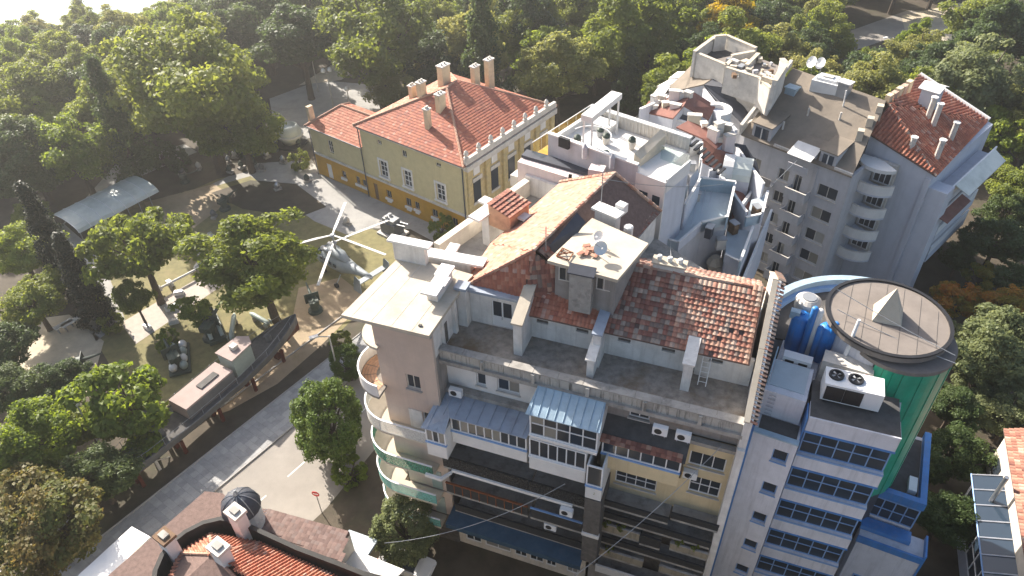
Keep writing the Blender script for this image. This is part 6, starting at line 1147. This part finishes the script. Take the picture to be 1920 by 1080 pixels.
loft(MB(HF), [(4.02, 0, 1.95, .3, .15), (3.72, 0, 2.1, .68, .42), (3.0, 0, 2.5, .85, .55), (2.5, 0, 2.6, .85, .5)], 12).build('cockpit_glazing', 'glass_blue', he, True)
loft(MB(HF), [(4.2, 0, .95, .3, .2), (3.6, 0, 1.0, .55, .4), (2.8, 0, 1.05, .55, .35)], 12).build('radome', 'pale_green_metal', he, True)
for k in range(4):
    for s in (-1, 1): MB(HF).box(1.9 - k * .8, 2.3 - k * .8, s * .99 - .04, s * .99 + .04, 2.2, 2.6).build('side_window', 'glass_blue', he)
MB(HF).box(-5.7, -5.0, -2.0, 2.0, 2.95, 3.06).build('tailplane', 'heli_grey', he)
for s in (-2.0, 2.0): MB(HF).solid([(-6.3, s - .05, 4.1), (-5.5, s - .05, 4.3), (-5.0, s - .05, 2.4), (-5.0, s + .05, 2.4), (-5.5, s + .05, 4.3), (-6.3, s + .05, 4.1)], 2.2).build('fin', 'heli_grey', he)
for u, s in ((2.4, -.8), (2.4, .8), (-.9, -1.6), (-.9, 1.6)): MB(HF).tube([(u, s, .35), (u - .1, s * .55, 1.5)], .06, 6).build('landing_strut', 'heli_grey', he); MB(HF).tube([(u, s - .12, .32), (u, s + .12, .32)], .32, 12).build('wheel', 'black_metal', he)
MB(HF).cyl(.4, 0, 3.6, 5.75, .12, 8).build('rotor_mast', 'grey_metal', he)
for z, offs, lab in ((4.75, 20, 'lower_rotor'), (5.7, 78, 'upper_rotor')):
    hb = MB(HF).lathe(.4, 0, [(.32, z - .1), (.36, z), (.2, z + .14)], 10).build(lab, 'grey_metal', he)
    for tip in ([(716, 418), (610, 500)] if z < 5 else [(647, 380), (745, 484), (592, 452)]):
        e_ = W(*tip, z - .3); c_ = HF(.4, 0, z); a = math.atan2(e_.y - c_.y, e_.x - c_.x); f_ = Fr((c_.x, c_.y), a); MB(f_).slab([(.25, -.09, z + .05), (1.4, -.12, z + .04), (1.4, -.16, z + .04), (7.0, -.16, z - .3), (7.0, .14, z - .32), (1.4, .14, z + .02), (.25, .09, z + .05)], .05).build('blade', 'clean_white', hb)
# ------------------------------------------------------------------ torpedo boat on red stands
bw, bs = W(553, 586, 3.4), W(300, 797, 3.4); bd = math.atan2((bw - bs).y, (bw - bs).x); BTF = Fr((bw.x, bw.y), bd)                # u = 0 at the bow, negative towards the stern
bt = thing('torpedo_boat', 'old dark grey torpedo boat with pink cabins propped on red stands in the park', 'boat', (*BTF(-12, 0, 0)[:2], 0))
secs = [(0, .05), (-.9, .5), (-2.6, 1.0), (-5.2, 1.5), (-9, 1.8), (-14, 1.8), (-19, 1.5), (-22, .9), (-23, .4)]
def hull(z_of, m, name, k0, k1, mat2=None):
    n = 7; mb = MB(BTF); vs = []
    for u, b_ in secs: vs += [BTF(u, b_ * math.sin(-math.pi / 2 + math.pi * i / (n - 1)) * k, z) for i in range(n) for k, z in [((1 if i in (0, n - 1) else .93 if i in (1, n - 2) else .6 if i in (2, n - 3) else 1), [3.2, 2.2, 1.5, 1.2, 1.5, 2.2, 3.2][i] + max(0, (u + 6) * .07))]]
    fs = [(k * n + i, k * n + i + 1, (k + 1) * n + i + 1, (k + 1) * n + i) for k in range(len(secs) - 1) for i in range(n - 1)]
    mi = [0 if i in (0, n - 2) else 1 for k in range(len(secs) - 1) for i in range(n - 1)]; mb.add(vs, fs); mb.mi = mi; o = mb.build(name, ['hull_grey', 'hull_red'], bt); return o
hull(None, None, 'hull', 0, 1)
mb = MB(BTF)
for k in range(len(secs) - 1):
    (u0, b0), (u1, b1) = secs[k], secs[k + 1]; z0, z1 = 3.12 + max(0, (u0 + 6) * .07), 3.12 + max(0, (u1 + 6) * .07); mb.poly([(u0, -b0 * .98, z0), (u0, b0 * .98, z0), (u1, b1 * .98, z1), (u1, -b1 * .98, z1)])
mb.build('deck', 'deck', bt)
for s in (-1, 1): MB(BTF).tube([(u, s * b_ * 1.0, 3.24 + max(0, (u + 6) * .07)) for u, b_ in secs], .07, 5).build('gunwale', 'hull_grey', bt)
for s in (-1, 1):
    MB(BTF).tube([(u, s * b_ * .97, 4.0 + max(0, (u + 6) * .07)) for u, b_ in secs[1:]], .02, 4).build('guard_wire', 'grey_metal', bt)
    for k in range(11): u = -1.5 - k * 2.0; b_ = np.interp(-u, [-q[0] for q in secs], [q[1] for q in secs]); MB(BTF).tube([(u, s * b_ * .97, 3.15), (u, s * b_ * .97, 4.05)], .025, 4).build('stanchion', 'grey_metal', bt)
cab = MB(BTF).box(-14.5, -9.2, -1.15, 1.1, 3.13, 4.5).build('cabin', 'cabin_pink', bt); MB(BTF).box(-12.2, -10.2, -.5, .2, 4.502, 4.62).build('hatch', 'deck', cab); MB(BTF).box(-14.52, -9.18, -1.17, -1.152, 3.2, 4.3).build('cabin_side', 'hull_grey', cab)
cab2 = MB(BTF).prism([(-8.8, -1.0), (-6.4, -.8), (-5.9, 0), (-6.4, .9), (-8.8, 1.0)], 3.13, 5.3).build('wheelhouse', 'pale_green_metal', bt); MB(BTF).prism([(-8.9, -1.1), (-6.3, -.9), (-5.75, 0), (-6.3, 1.0), (-8.9, 1.1)], 5.302, 5.42).build('wheelhouse_roof', 'cabin_pink', cab2); MB(BTF).box(-7.9, -7.3, -.3, .3, 5.422, 5.8).build('hatch', 'stone_trim', cab2)
MB(BTF).cyl(-17, 0, 3.13, 6.0, .5, 12).build('funnel', 'hull_grey', bt); MB(BTF).tube([(-17.2, -.3, 3.6), (-21.5, .2, 3.6)], .26, 10).build('torpedo_tube', 'hull_grey', bt); MB(BTF).cyl(-3.8, 0, 3.2, 3.9, .3, 10).build('gun_mount', 'hull_grey', bt); MB(BTF).tube([(-4.3, 0, 4.1), (-2.2, 0, 4.3)], .08, 8).build('gun_barrel', 'hull_grey', bt)
for k in range(5):
    u = -3.5 - k * 4.2; b_ = float(np.interp(-u, [-q[0] for q in secs], [q[1] for q in secs])); MB(BTF).box(u - .25, u + .25, -b_ - .2, b_ + .2, 0, .35).build('stand_foot', 'hull_red', bt)
    for s in (-1, 1): MB(BTF).slab([(u - .2, s * (b_ * .8) - .1, 2.15), (u + .1, s * (b_ * .8) - .1, 2.15), (u + .1, s * (b_ * .8) + .1, 2.15), (u - .2, s * (b_ * .8) + .1, 2.15)], 1.89).build('stand_post', 'hull_red', bt)
    MB(BTF).box(u - .18, u + .18, -.3, .3, .352, 1.25).build('keel_block', 'hull_red', bt)
# ------------------------------------------------------------------ arched shelter
a0, a1 = W(120, 418, 2.6), W(270, 342, 2.6); SHF = Fr((a0.x, a0.y), math.atan2((a1 - a0).y, (a1 - a0).x)); Ls = (a1 - a0).length
sl_ = thing('arched_shelter', 'long open shelter with pale arched sheet roof beside the cypresses', 'shelter', (*SHF(Ls / 2, 0, 0)[:2], 0)); nb = 7
for k in range(nb):
    u0, u1 = Ls * k / nb + .02, Ls * (k + 1) / nb - .02; mb = MB(SHF); n = 8; arcp = [(3.1 * math.cos(math.pi * i / n), 2.3 + .95 * math.sin(math.pi * i / n)) for i in range(n + 1)]
    vs = [SHF(u, v, z + dz) for dz in (0, -.05) for u in (u0, u1) for v, z in arcp]; m_ = n + 1
    fs = [(i, i + 1, m_ + i + 1, m_ + i) for i in range(n)] + [(2 * m_ + i + 1, 2 * m_ + i, 3 * m_ + i, 3 * m_ + i + 1) for i in range(n)] + [(i, 2 * m_ + i, 2 * m_ + i + 1, i + 1) for i in range(n)] + [(m_ + i, m_ + i + 1, 3 * m_ + i + 1, 3 * m_ + i) for i in range(n)]
    mb.add(vs, fs); mb.build('roof_panel', 'shelter_sheet', sl_)
    MB(SHF).tube([(u0 - .02, v, z + .03) for v, z in arcp], .045, 5).build('rib', 'white_paint', sl_)
    for s in (-3.02, 3.02): MB(SHF).cyl(u0 + .1, s, 0, 2.35, .06, 6).build('post', 'grey_metal', sl_)
# ------------------------------------------------------------------ exhibits in the park
def gun(px, py, rot, label, L=2.6, big=1.0, m='olive'):
    p = W(px, py, .6); f_ = Fr((p.x, p.y), rot); o = thing('naval_gun', label, 'gun', (p.x, p.y, 0), None)
    MB(f_).lathe(0, 0, [(.75 * big, 0), (.7 * big, .25), (.45 * big, .35), (.4 * big, 1.0 * big)], 12).build('pedestal', m, o); MB(f_).box(-.6 * big, .4 * big, -.45 * big, .45 * big, 1.0 * big, 1.5 * big).build('cradle', m, o)
    MB(f_).tube([(-.7 * big, 0, 1.35 * big), (L * .5, 0, 1.5 * big), (L, 0, 1.7 * big)], [.2 * big, .14 * big, .08 * big], 8).build('barrel', m, o); MB(f_).slab([(.45 * big, -.7 * big, 1.9 * big), (.5 * big, -.7 * big, 1.9 * big), (.5 * big, .7 * big, 1.9 * big), (.45 * big, .7 * big, 1.9 * big)], 1.1 * big).build('shield', m, o)
gun(470, 300, 2.6, 'dark naval gun under the huge tree, nearest the museum yard'); gun(512, 275, 3.4, 'dark naval gun left of the museum annexe corner', 2.2); gun(395, 625, 1.4, 'long dark gun carriage on the lawn behind the boat bow', 4.0, 1.3); gun(330, 680, 2.2, 'green gun with white tubes left of the boat cabin', 2.4, 1.2); gun(345, 335, .4, 'small dark gun at the end of the yard path', 2.0, .8); gun(420, 385, 1.0, 'dark gun left of the leafy tree on the lawn edge', 2.4); gun(150, 690, .3, 'dark gun in the shade below the sandy court', 2.4, 1.1); gun(590, 575, 2.0, 'dark gun behind the boat bow near the bare earth', 2.8, 1.1)
def torpedo(px, py, rot, L, label, m='clean_white', z=.75, r=.26):
    p = W(px, py, z); f_ = Fr((p.x, p.y), rot); o = thing('torpedo', label, 'torpedo', (p.x, p.y, 0)); MB(f_).tube([(-L / 2, 0, z), (-L / 2 + .5, 0, z), (L / 2 - .5, 0, z), (L / 2, 0, z)], [.06, r, r, .08], 12).build('body', m, o, True); mb = MB(f_)
    for s in (-1, 1): mb.box(-L / 2 + .05, -L / 2 + .5, s * r * 1.2 - .02, s * r * 1.2 + .02, z - .3, z + .3)
    mb.build('fin', m, o)
    for s in (-.28, .28): MB(f_).box(L * s - .1, L * s + .1, -.3, .3, 0, z - r + .05).build('cradle', 'concrete', o)
torpedo(345, 517, SF.a - .1, 6.5, 'long white torpedo lying parallel to the plank path', r=.14); torpedo(436, 612, 1.75, 4.2, 'pale torpedo standing on cradles behind the boat cabin', 'pale_green_metal'); torpedo(487, 597, 2.5, 3.2, 'pale green torpedo beside the boat foredeck', 'pale_green_metal')
for k, (x, y) in enumerate(((318, 577), (328, 573), (276, 612), (325, 602), (370, 498), (318, 530), (335, 548), (372, 470), (395, 440), (365, 445))):
    p = W(x, y, .3); f_ = Fr((p.x, p.y), .5 + k); o = thing('display_stone', ['white block by the leaning young tree foot', 'white block above the plank path end', 'white block on the lawn below the plank path', 'long white block left of the gun carriage', 'white block at the far end of the plank path', 'white block on the plank path verge', 'white block beside the plank path middle', 'white block on the lawn left of the leafy tree', 'white block on the lawn near the clearing', 'white block between umbrella tree and leafy tree'][k], 'block', (p.x, p.y, 0)); MB(f_).solid([(-.5, -.25, .45), (.5, -.25, .35), (.5, .25, .35), (-.5, .25, .45)], 0).build('slab', 'clean_white', o); MB(f_).box(-.4, .4, -.2, .2, .455, .5).build('plate', 'grey_metal', o)
for k, (x, y) in enumerate(((118, 608), (132, 604))):
    p = W(x, y, .7); f_ = Fr((p.x, p.y), .9); o = thing('bench_table', ['left one of two white tables on the sandy court edge', 'right one of two white tables on the sandy court edge'][k], 'table', (p.x, p.y, 0)); MB(f_).box(-.95, .95, -.35, .35, .68, .75).build('top', 'clean_white', o)
    for a in (-.7, .7): MB(f_).box(a - .05, a + .05, -.3, .3, 0, .678).build('leg', 'grey_metal', o)
# missile launcher rack: crate like tubes in rows
lp = W(398, 612, .5); LFr = Fr((lp.x, lp.y), R(120)); la = thing('rocket_launcher', 'green ribbed rocket launcher rack on the lawn behind the boat cabin', 'launcher', (lp.x, lp.y, 0)); MB(LFr).box(-2.6, 2.6, -.9, .9, .2, .6).build('base', 'olive', la)
for i in range(6):
    for s in (-.55, .55): MB(LFr).tube([(-2.3 + i * .8, s, .75), (-1.7 + i * .8, s, 1.2)], .2, 8).build('tube', 'pale_green_metal' if i < 2 else 'olive', la)
lp2 = W(335, 670, .5); LF2 = Fr((lp2.x, lp2.y), R(110)); lb = thing('mine_rack', 'rack of white and green naval mines left of the boat', 'mines', (lp2.x, lp2.y, 0)); MB(LF2).box(-2.2, 2.2, -1.0, 1.0, .05, .3).build('rail', 'olive', lb)
for i in range(4):
    for s in (-.5, .5): MB(LF2).lathe(-1.6 + i * 1.05, s, [(.05, .3), (.3, .4), (.42, .75), (.3, 1.1), (.05, 1.2)], 10).build('mine', 'clean_white' if (i + (s > 0)) % 2 else 'pale_green_metal', lb, True)
rp = W(543, 250, 1.6); rd = thing('diving_bell', 'round white framed diving apparatus at the museum annexe corner', 'exhibit', (rp.x, rp.y, 0)); f_ = Fr((rp.x, rp.y), 0); MB(f_).lathe(0, 0, [(1.2, .3), (1.7, 1.2), (1.75, 2.0), (1.3, 2.9), (1.1, 2.95), (1.1, 2.6), (.1, 2.4)], 20).build('shell', 'shelter_sheet', rd, True); MB(f_).arc(0, 0, 1.6, 1.95, 0, 2 * math.pi, 1.4, 1.65, 20).build('collar', 'clean_white', rd); MB(f_).arc(0, 0, 1.2, 2.3, 0, 2 * math.pi, 0, .3, 20).build('plinth', 'mosaic_black', rd)
ca = W(735, 425, 1.0); CAF = Fr((ca.x, ca.y), R(-38)); gk = thing('deck_gun_mount', 'boxy grey gun mount on a pale plinth beside the helicopter', 'gun mount', (ca.x, ca.y, 0)); MB(CAF).box(-1.6, 1.6, -1.2, 1.2, 0, .25).build('plinth', 'stone_trim', gk); MB(CAF).box(-1.2, 1.2, -.8, .8, .252, 1.8).build('housing', 'hull_grey', gk); MB(CAF).box(-.9, .9, -.6, .6, 1.802, 2.3).build('top', 'grey_metal', gk)
for s in (-.3, .3): MB(CAF).tube([(.9, s, 1.9), (2.6, s, 2.2)], .08, 8).build('barrel', 'grey_metal', gk); MB(CAF).cyl(-.4, s, 2.302, 2.6, .22, 8).build('sight', 'steel', gk)
for k in range(14):
    x, y = [(440, 290), (452, 310), (428, 300), (490, 315), (500, 290), (560, 268), (530, 300), (340, 322), (372, 312), (430, 318), (520, 350), (400, 402), (650, 415), (575, 335)][k]
    p = W(x, y, .5); f_ = Fr((p.x, p.y), k); o = thing('small_exhibit', 'small weathered exhibit ' + ['under the huge tree trunk', 'on the soil left of the yard', 'left of the huge tree trunk', 'at the yard corner', 'behind the yard corner by the big gun', 'right of the diving apparatus', 'below the diving apparatus', 'left of the far dark soil patch', 'at the top of the far dark soil patch', 'right edge of the far dark soil patch', 'on the near dark soil patch', 'on the sunlit clearing', 'on the yard left of the rotor', 'against the museum annexe wall'][k], 'exhibit', (p.x, p.y, 0), 'small exhibits by the museum yard'); MB(f_).box(-.5, .5, -.3, .3, 0, .3).build('plinth', 'concrete', o); MB(f_).lathe(0, 0, [(.1, .302), (.35, .5), (.4, .8), (.2, 1.1), (.05, 1.25)], 9).build('body', ['stone_trim', 'olive', 'steel', 'hull_grey'][k % 4], o, True)
# ------------------------------------------------------------------ street furniture
def lamp(px, py, h, label, arms=2, kind='globe'):
    p = W(px, py, 0); f_ = Fr((p.x, p.y), .4); o = thing('street_lamp', label, 'lamp', (p.x, p.y, 0)); MB(f_).tube([(0, 0, 0), (0, 0, .8), (0, 0, h)], [.14, .1, .07], 8).build('post', 'stone_trim', o)
    if kind == 'globe':
        for s in ((-1, 1) if arms == 2 else (0,)):
            if s: MB(f_).tube([(0, 0, h - .2), (s * .5, 0, h)], .04, 5).build('arm', 'stone_trim', o)
            MB(f_).lathe(s * .5, 0, [(.08, h), (.34, h + .15), (.38, h + .4), (.2, h + .7), (.02, h + .75)], 12).build('globe', 'globe', o, True)
    else: MB(f_).tube([(0, 0, h - .1), (-1.1, .3, h + .1)], .05, 5).build('arm', 'grey_metal', o); MB(f_).box(-1.7, -.9, .15, .5, h + .05, h + .2).build('head', 'clean_white', o)
lamp(597, 172, 6, 'street lamp farthest behind the museum annexe with double white globes'); lamp(627, 210, 6.5, 'street lamp with white globes just behind the museum annexe roof'); lamp(660, 222, 4.5, 'short lamp with one white globe by the pale paved square', 1); lamp(640, 722, 6.5, 'street lamp with flat white head between the two clipped corner trees', 1, 'arm'); lamp(1650, 150, 7, 'grey street lamp behind the small round tree beyond the apartment roof', 1, 'arm'); lamp(195, 845, 6, 'thin park lamp standing in the shade under the feathery tree', 1)
sp = W(604, 962, 0); f_ = Fr((sp.x, sp.y), R(-15)); sg = thing('traffic_sign', 'round red no entry sign on a thin post in the street', 'sign', (sp.x, sp.y, 0)); MB(f_).cyl(0, 0, 0, 2.9, .04, 6).build('post', 'grey_metal', sg)
n = 20; A_ = [f_(.33 * math.cos(2 * math.pi * i / n), -.05, 2.7 + .33 * math.sin(2 * math.pi * i / n)) for i in range(n)]; B_ = [v + (f_(0, .02, 0) - f_(0, 0, 0)) for v in A_]; mb = MB(); mb.add(A_ + B_, [tuple(range(n)), tuple(range(n, 2 * n))[::-1]] + [(i, (i + 1) % n, n + (i + 1) % n, n + i) for i in range(n)]); mb.build('disc', 'sign_red', sg); MB(f_).box(-.22, .22, -.06, -.052, 2.64, 2.76).build('bar', 'white_paint', sg)
wp = W(300, 880, 0); f_ = Fr((wp.x, wp.y), .8); o = thing('timber_cross', 'weathered timber post with crossbar standing at the park edge', 'post', (wp.x, wp.y, 0)); MB(f_).box(-.12, .12, -.12, .12, 0, 2.6).build('post', 'stone_trim', o); MB(f_).box(-1.1, 1.1, -.08, .08, 2.0, 2.2).build('crossbar', 'stone_trim', o); MB(f_).tube([(0, 0, 1.2), (1.2, .6, 0)], .06, 5).build('brace', 'stone_trim', o)
def pavt(px, w_, h_, label): pass
# a parked car under the round tree
cp = W(762, 1056, .6); f_ = Fr((cp.x, cp.y), MA); car = thing('parked_car', 'white car parked under the grey green tree before the shops', 'car', (cp.x, cp.y, 0))
def carbody(mb, secs):
    n = len(secs[0][1]); vs = []
    for v, pr in secs: vs += [mb.fr(u, v, z) for u, z in pr]
    fs = [(k * n + i, k * n + (i + 1) % n, (k + 1) * n + (i + 1) % n, (k + 1) * n + i) for k in range(len(secs) - 1) for i in range(n)] + [tuple(range(n)), tuple(range((len(secs) - 1) * n, len(secs) * n))[::-1]]; return mb.add(vs, fs)
pr = [(-2.1, .3), (-2.15, .75), (-1.9, .95), (-1.0, 1.0), (1.3, .95), (2.1, .8), (2.15, .45), (2.0, .3)]; carbody(MB(f_), [(-.85, [(u * .97, z) for u, z in pr]), (-.8, pr), (.8, pr), (.85, [(u * .97, z) for u, z in pr])]).build('body', 'white_paint', car)
pc_ = [(-1.75, .97), (-1.2, 1.45), (.2, 1.5), (1.0, .98)]; carbody(MB(f_), [(-.74, pc_), (-.6, [(u * .95, z + .02) for u, z in pc_]), (.6, [(u * .95, z + .02) for u, z in pc_]), (.74, pc_)]).build('cabin_glass', 'glass', car); MB(f_).slab([(-1.15, -.58, 1.53), (.15, -.58, 1.56), (.15, .58, 1.56), (-1.15, .58, 1.53)], .03).build('roof', 'white_paint', car)
for u in (-1.3, 1.3):
    for s in (-.8, .8): wl_ = MB(f_).tube([(u, s - .1, .32), (u, s + .1, .32)], .32, 14).build('wheel', 'black_metal', car); MB(f_).tube([(u, s - .11, .32), (u, s + .11, .32)], .17, 10).build('rim', 'steel', wl_)
for s in (-.6, .6): MB(f_).box(2.1, 2.17, s - .18, s + .18, .6, .74).build('headlight', 'globe', car); MB(f_).box(-2.17, -2.1, s - .15, s + .15, .65, .8).build('tail_light', 'sign_red', car)
# cables across the street and the roofs
def cable(a, b, sag, label, r_=.022):
    A_, B_ = Vector(a), Vector(b); pts = []
    for i in range(15): t_ = i / 14; p = A_.lerp(B_, t_); p.z -= sag * 4 * t_ * (1 - t_); pts.append(tuple(p))
    o = MB().tube(pts, r_, 5).build('cable', 'grey_metal'); tag(o, label, 'cable')
cable(MF(9.0, -1.7, 13.2), MF(-1.5, -7.0, 9.0), 1.2, 'slack pale cable from the middle balconies to the round street tree', .022); cable(MF(17.5, -.2, 18.6), MF(9.8, -6.5, 9.0), .8, 'cable dropping from the terrace parapet past the yellow bay'); cable(BF(2.6, 7.0, 23.4), BF(9.0, 5.8, 22.8), .15, 'nearer of two wires across the drum roof'); cable(BF(2.3, 8.2, 23.9), BF(8.9, 6.2, 23.0), .1, 'farther of two wires across the drum roof')
cable(MF(7.6, 9.5, 28.5), MF(14.0, 25, 20.2), .4, 'wire from the corner house aerial towards the stepped terraces'); cable(MF(12.6, 6.5, 26.0), MF(11.2, 18.2, 19.0), .3, 'wire over the shaded courtyard behind the patched tile roof'); cable(GF(6.3, -1.2, 15.5), GF(2.0, -14, 6.0), .5, 'long pale wire hanging in front of the grey apartment house', .04)
# ------------------------------------------------------------------ unseen house across the street, added to darken the lower storeys opposite
oh = thing('shading_street_house', 'plain plastered unseen house across the street, added to darken the lower storeys', 'house', root_at(MF, 21, -16))
MB(MF).box(9.5, 34, -21, -10.9, 0, 14.8).build('wall', 'warm_white', oh)
MB(MF).slab([(9.2, -10.6, 14.8), (34.5, -10.6, 14.8), (34.5, -15.9, 16.8), (9.2, -15.9, 16.8)], .2).build('roof', 'red_sheet', oh); MB(MF).slab([(9.2, -21.4, 14.8), (34.5, -21.4, 14.8), (34.5, -15.92, 16.8), (9.2, -15.92, 16.8)], .2).build('roof', 'red_sheet', oh)
for i in range(8):
    for k in range(4): a = 11 + i * 3.0; f_ = MF.sub(a, -10.9, math.pi); MB(f_).box(-.6, .6, -.05, -.003, 1.2 + k * 2.9, 2.8 + k * 2.9).build('window', 'glass', oh)

# plants and odds and ends on the balconies
for k, (u, v, z, lab) in enumerate(((11.6, -.55, 7.92, 'potted plant on the grimy balcony left of the dark netted one'), (12.6, -.55, 7.92, 'second potted plant on the grimy balcony, right of the first'), (16.4, -.5, 8.12, 'leafy pot on the right grimy balcony below the yellow wall'), (17.4, -.5, 8.12, 'bushy pot at the right end of the grimy balcony'), (12.0, -.55, 5.02, 'potted plant on the lowest left grimy balcony'), (10.9, -1.6, 12.62, 'trailing plant on top of the dark oriel'))):
    o = thing('potted_plant', lab, 'plant', MF(u, v, z)); MB(MF).lathe(u, v, [(.12, z), (.2, z + .3), (.21, z + .34)], 9).build('pot', ['rust', 'stone_trim', 'clean_white'][k % 3], o)
    c = bpy.data.objects.new('leaves', KIND['shrub'][3]['leaf_mid']); col.objects.link(c); c.parent = o; c.scale = (.38, .38, .45); c.location = (0, 0, .75)

bt.location.z = -.5                                             # the stands are let into the ground
# ------------------------------------------------------------------ air
hz = MB().box(-420, 420, -120, 420, -17, 53.5)
m = bpy.data.materials.new('haze'); m.use_nodes = True; t = m.node_tree; t.nodes.remove(t.nodes['Principled BSDF'])
v_ = nd(t, 'VolumePrincipled'); v_.inputs['Color'].default_value = (.97, .98, .98, 1); v_.inputs['Density'].default_value = .00062; v_.inputs['Anisotropy'].default_value = .68
t.links.new(v_.outputs[0], t.nodes['Material Output'].inputs['Volume']); MT['haze'] = m
hz.build('haze', 'haze', None, kind='stuff', label='thin pale morning haze over the park and the town', category='haze')
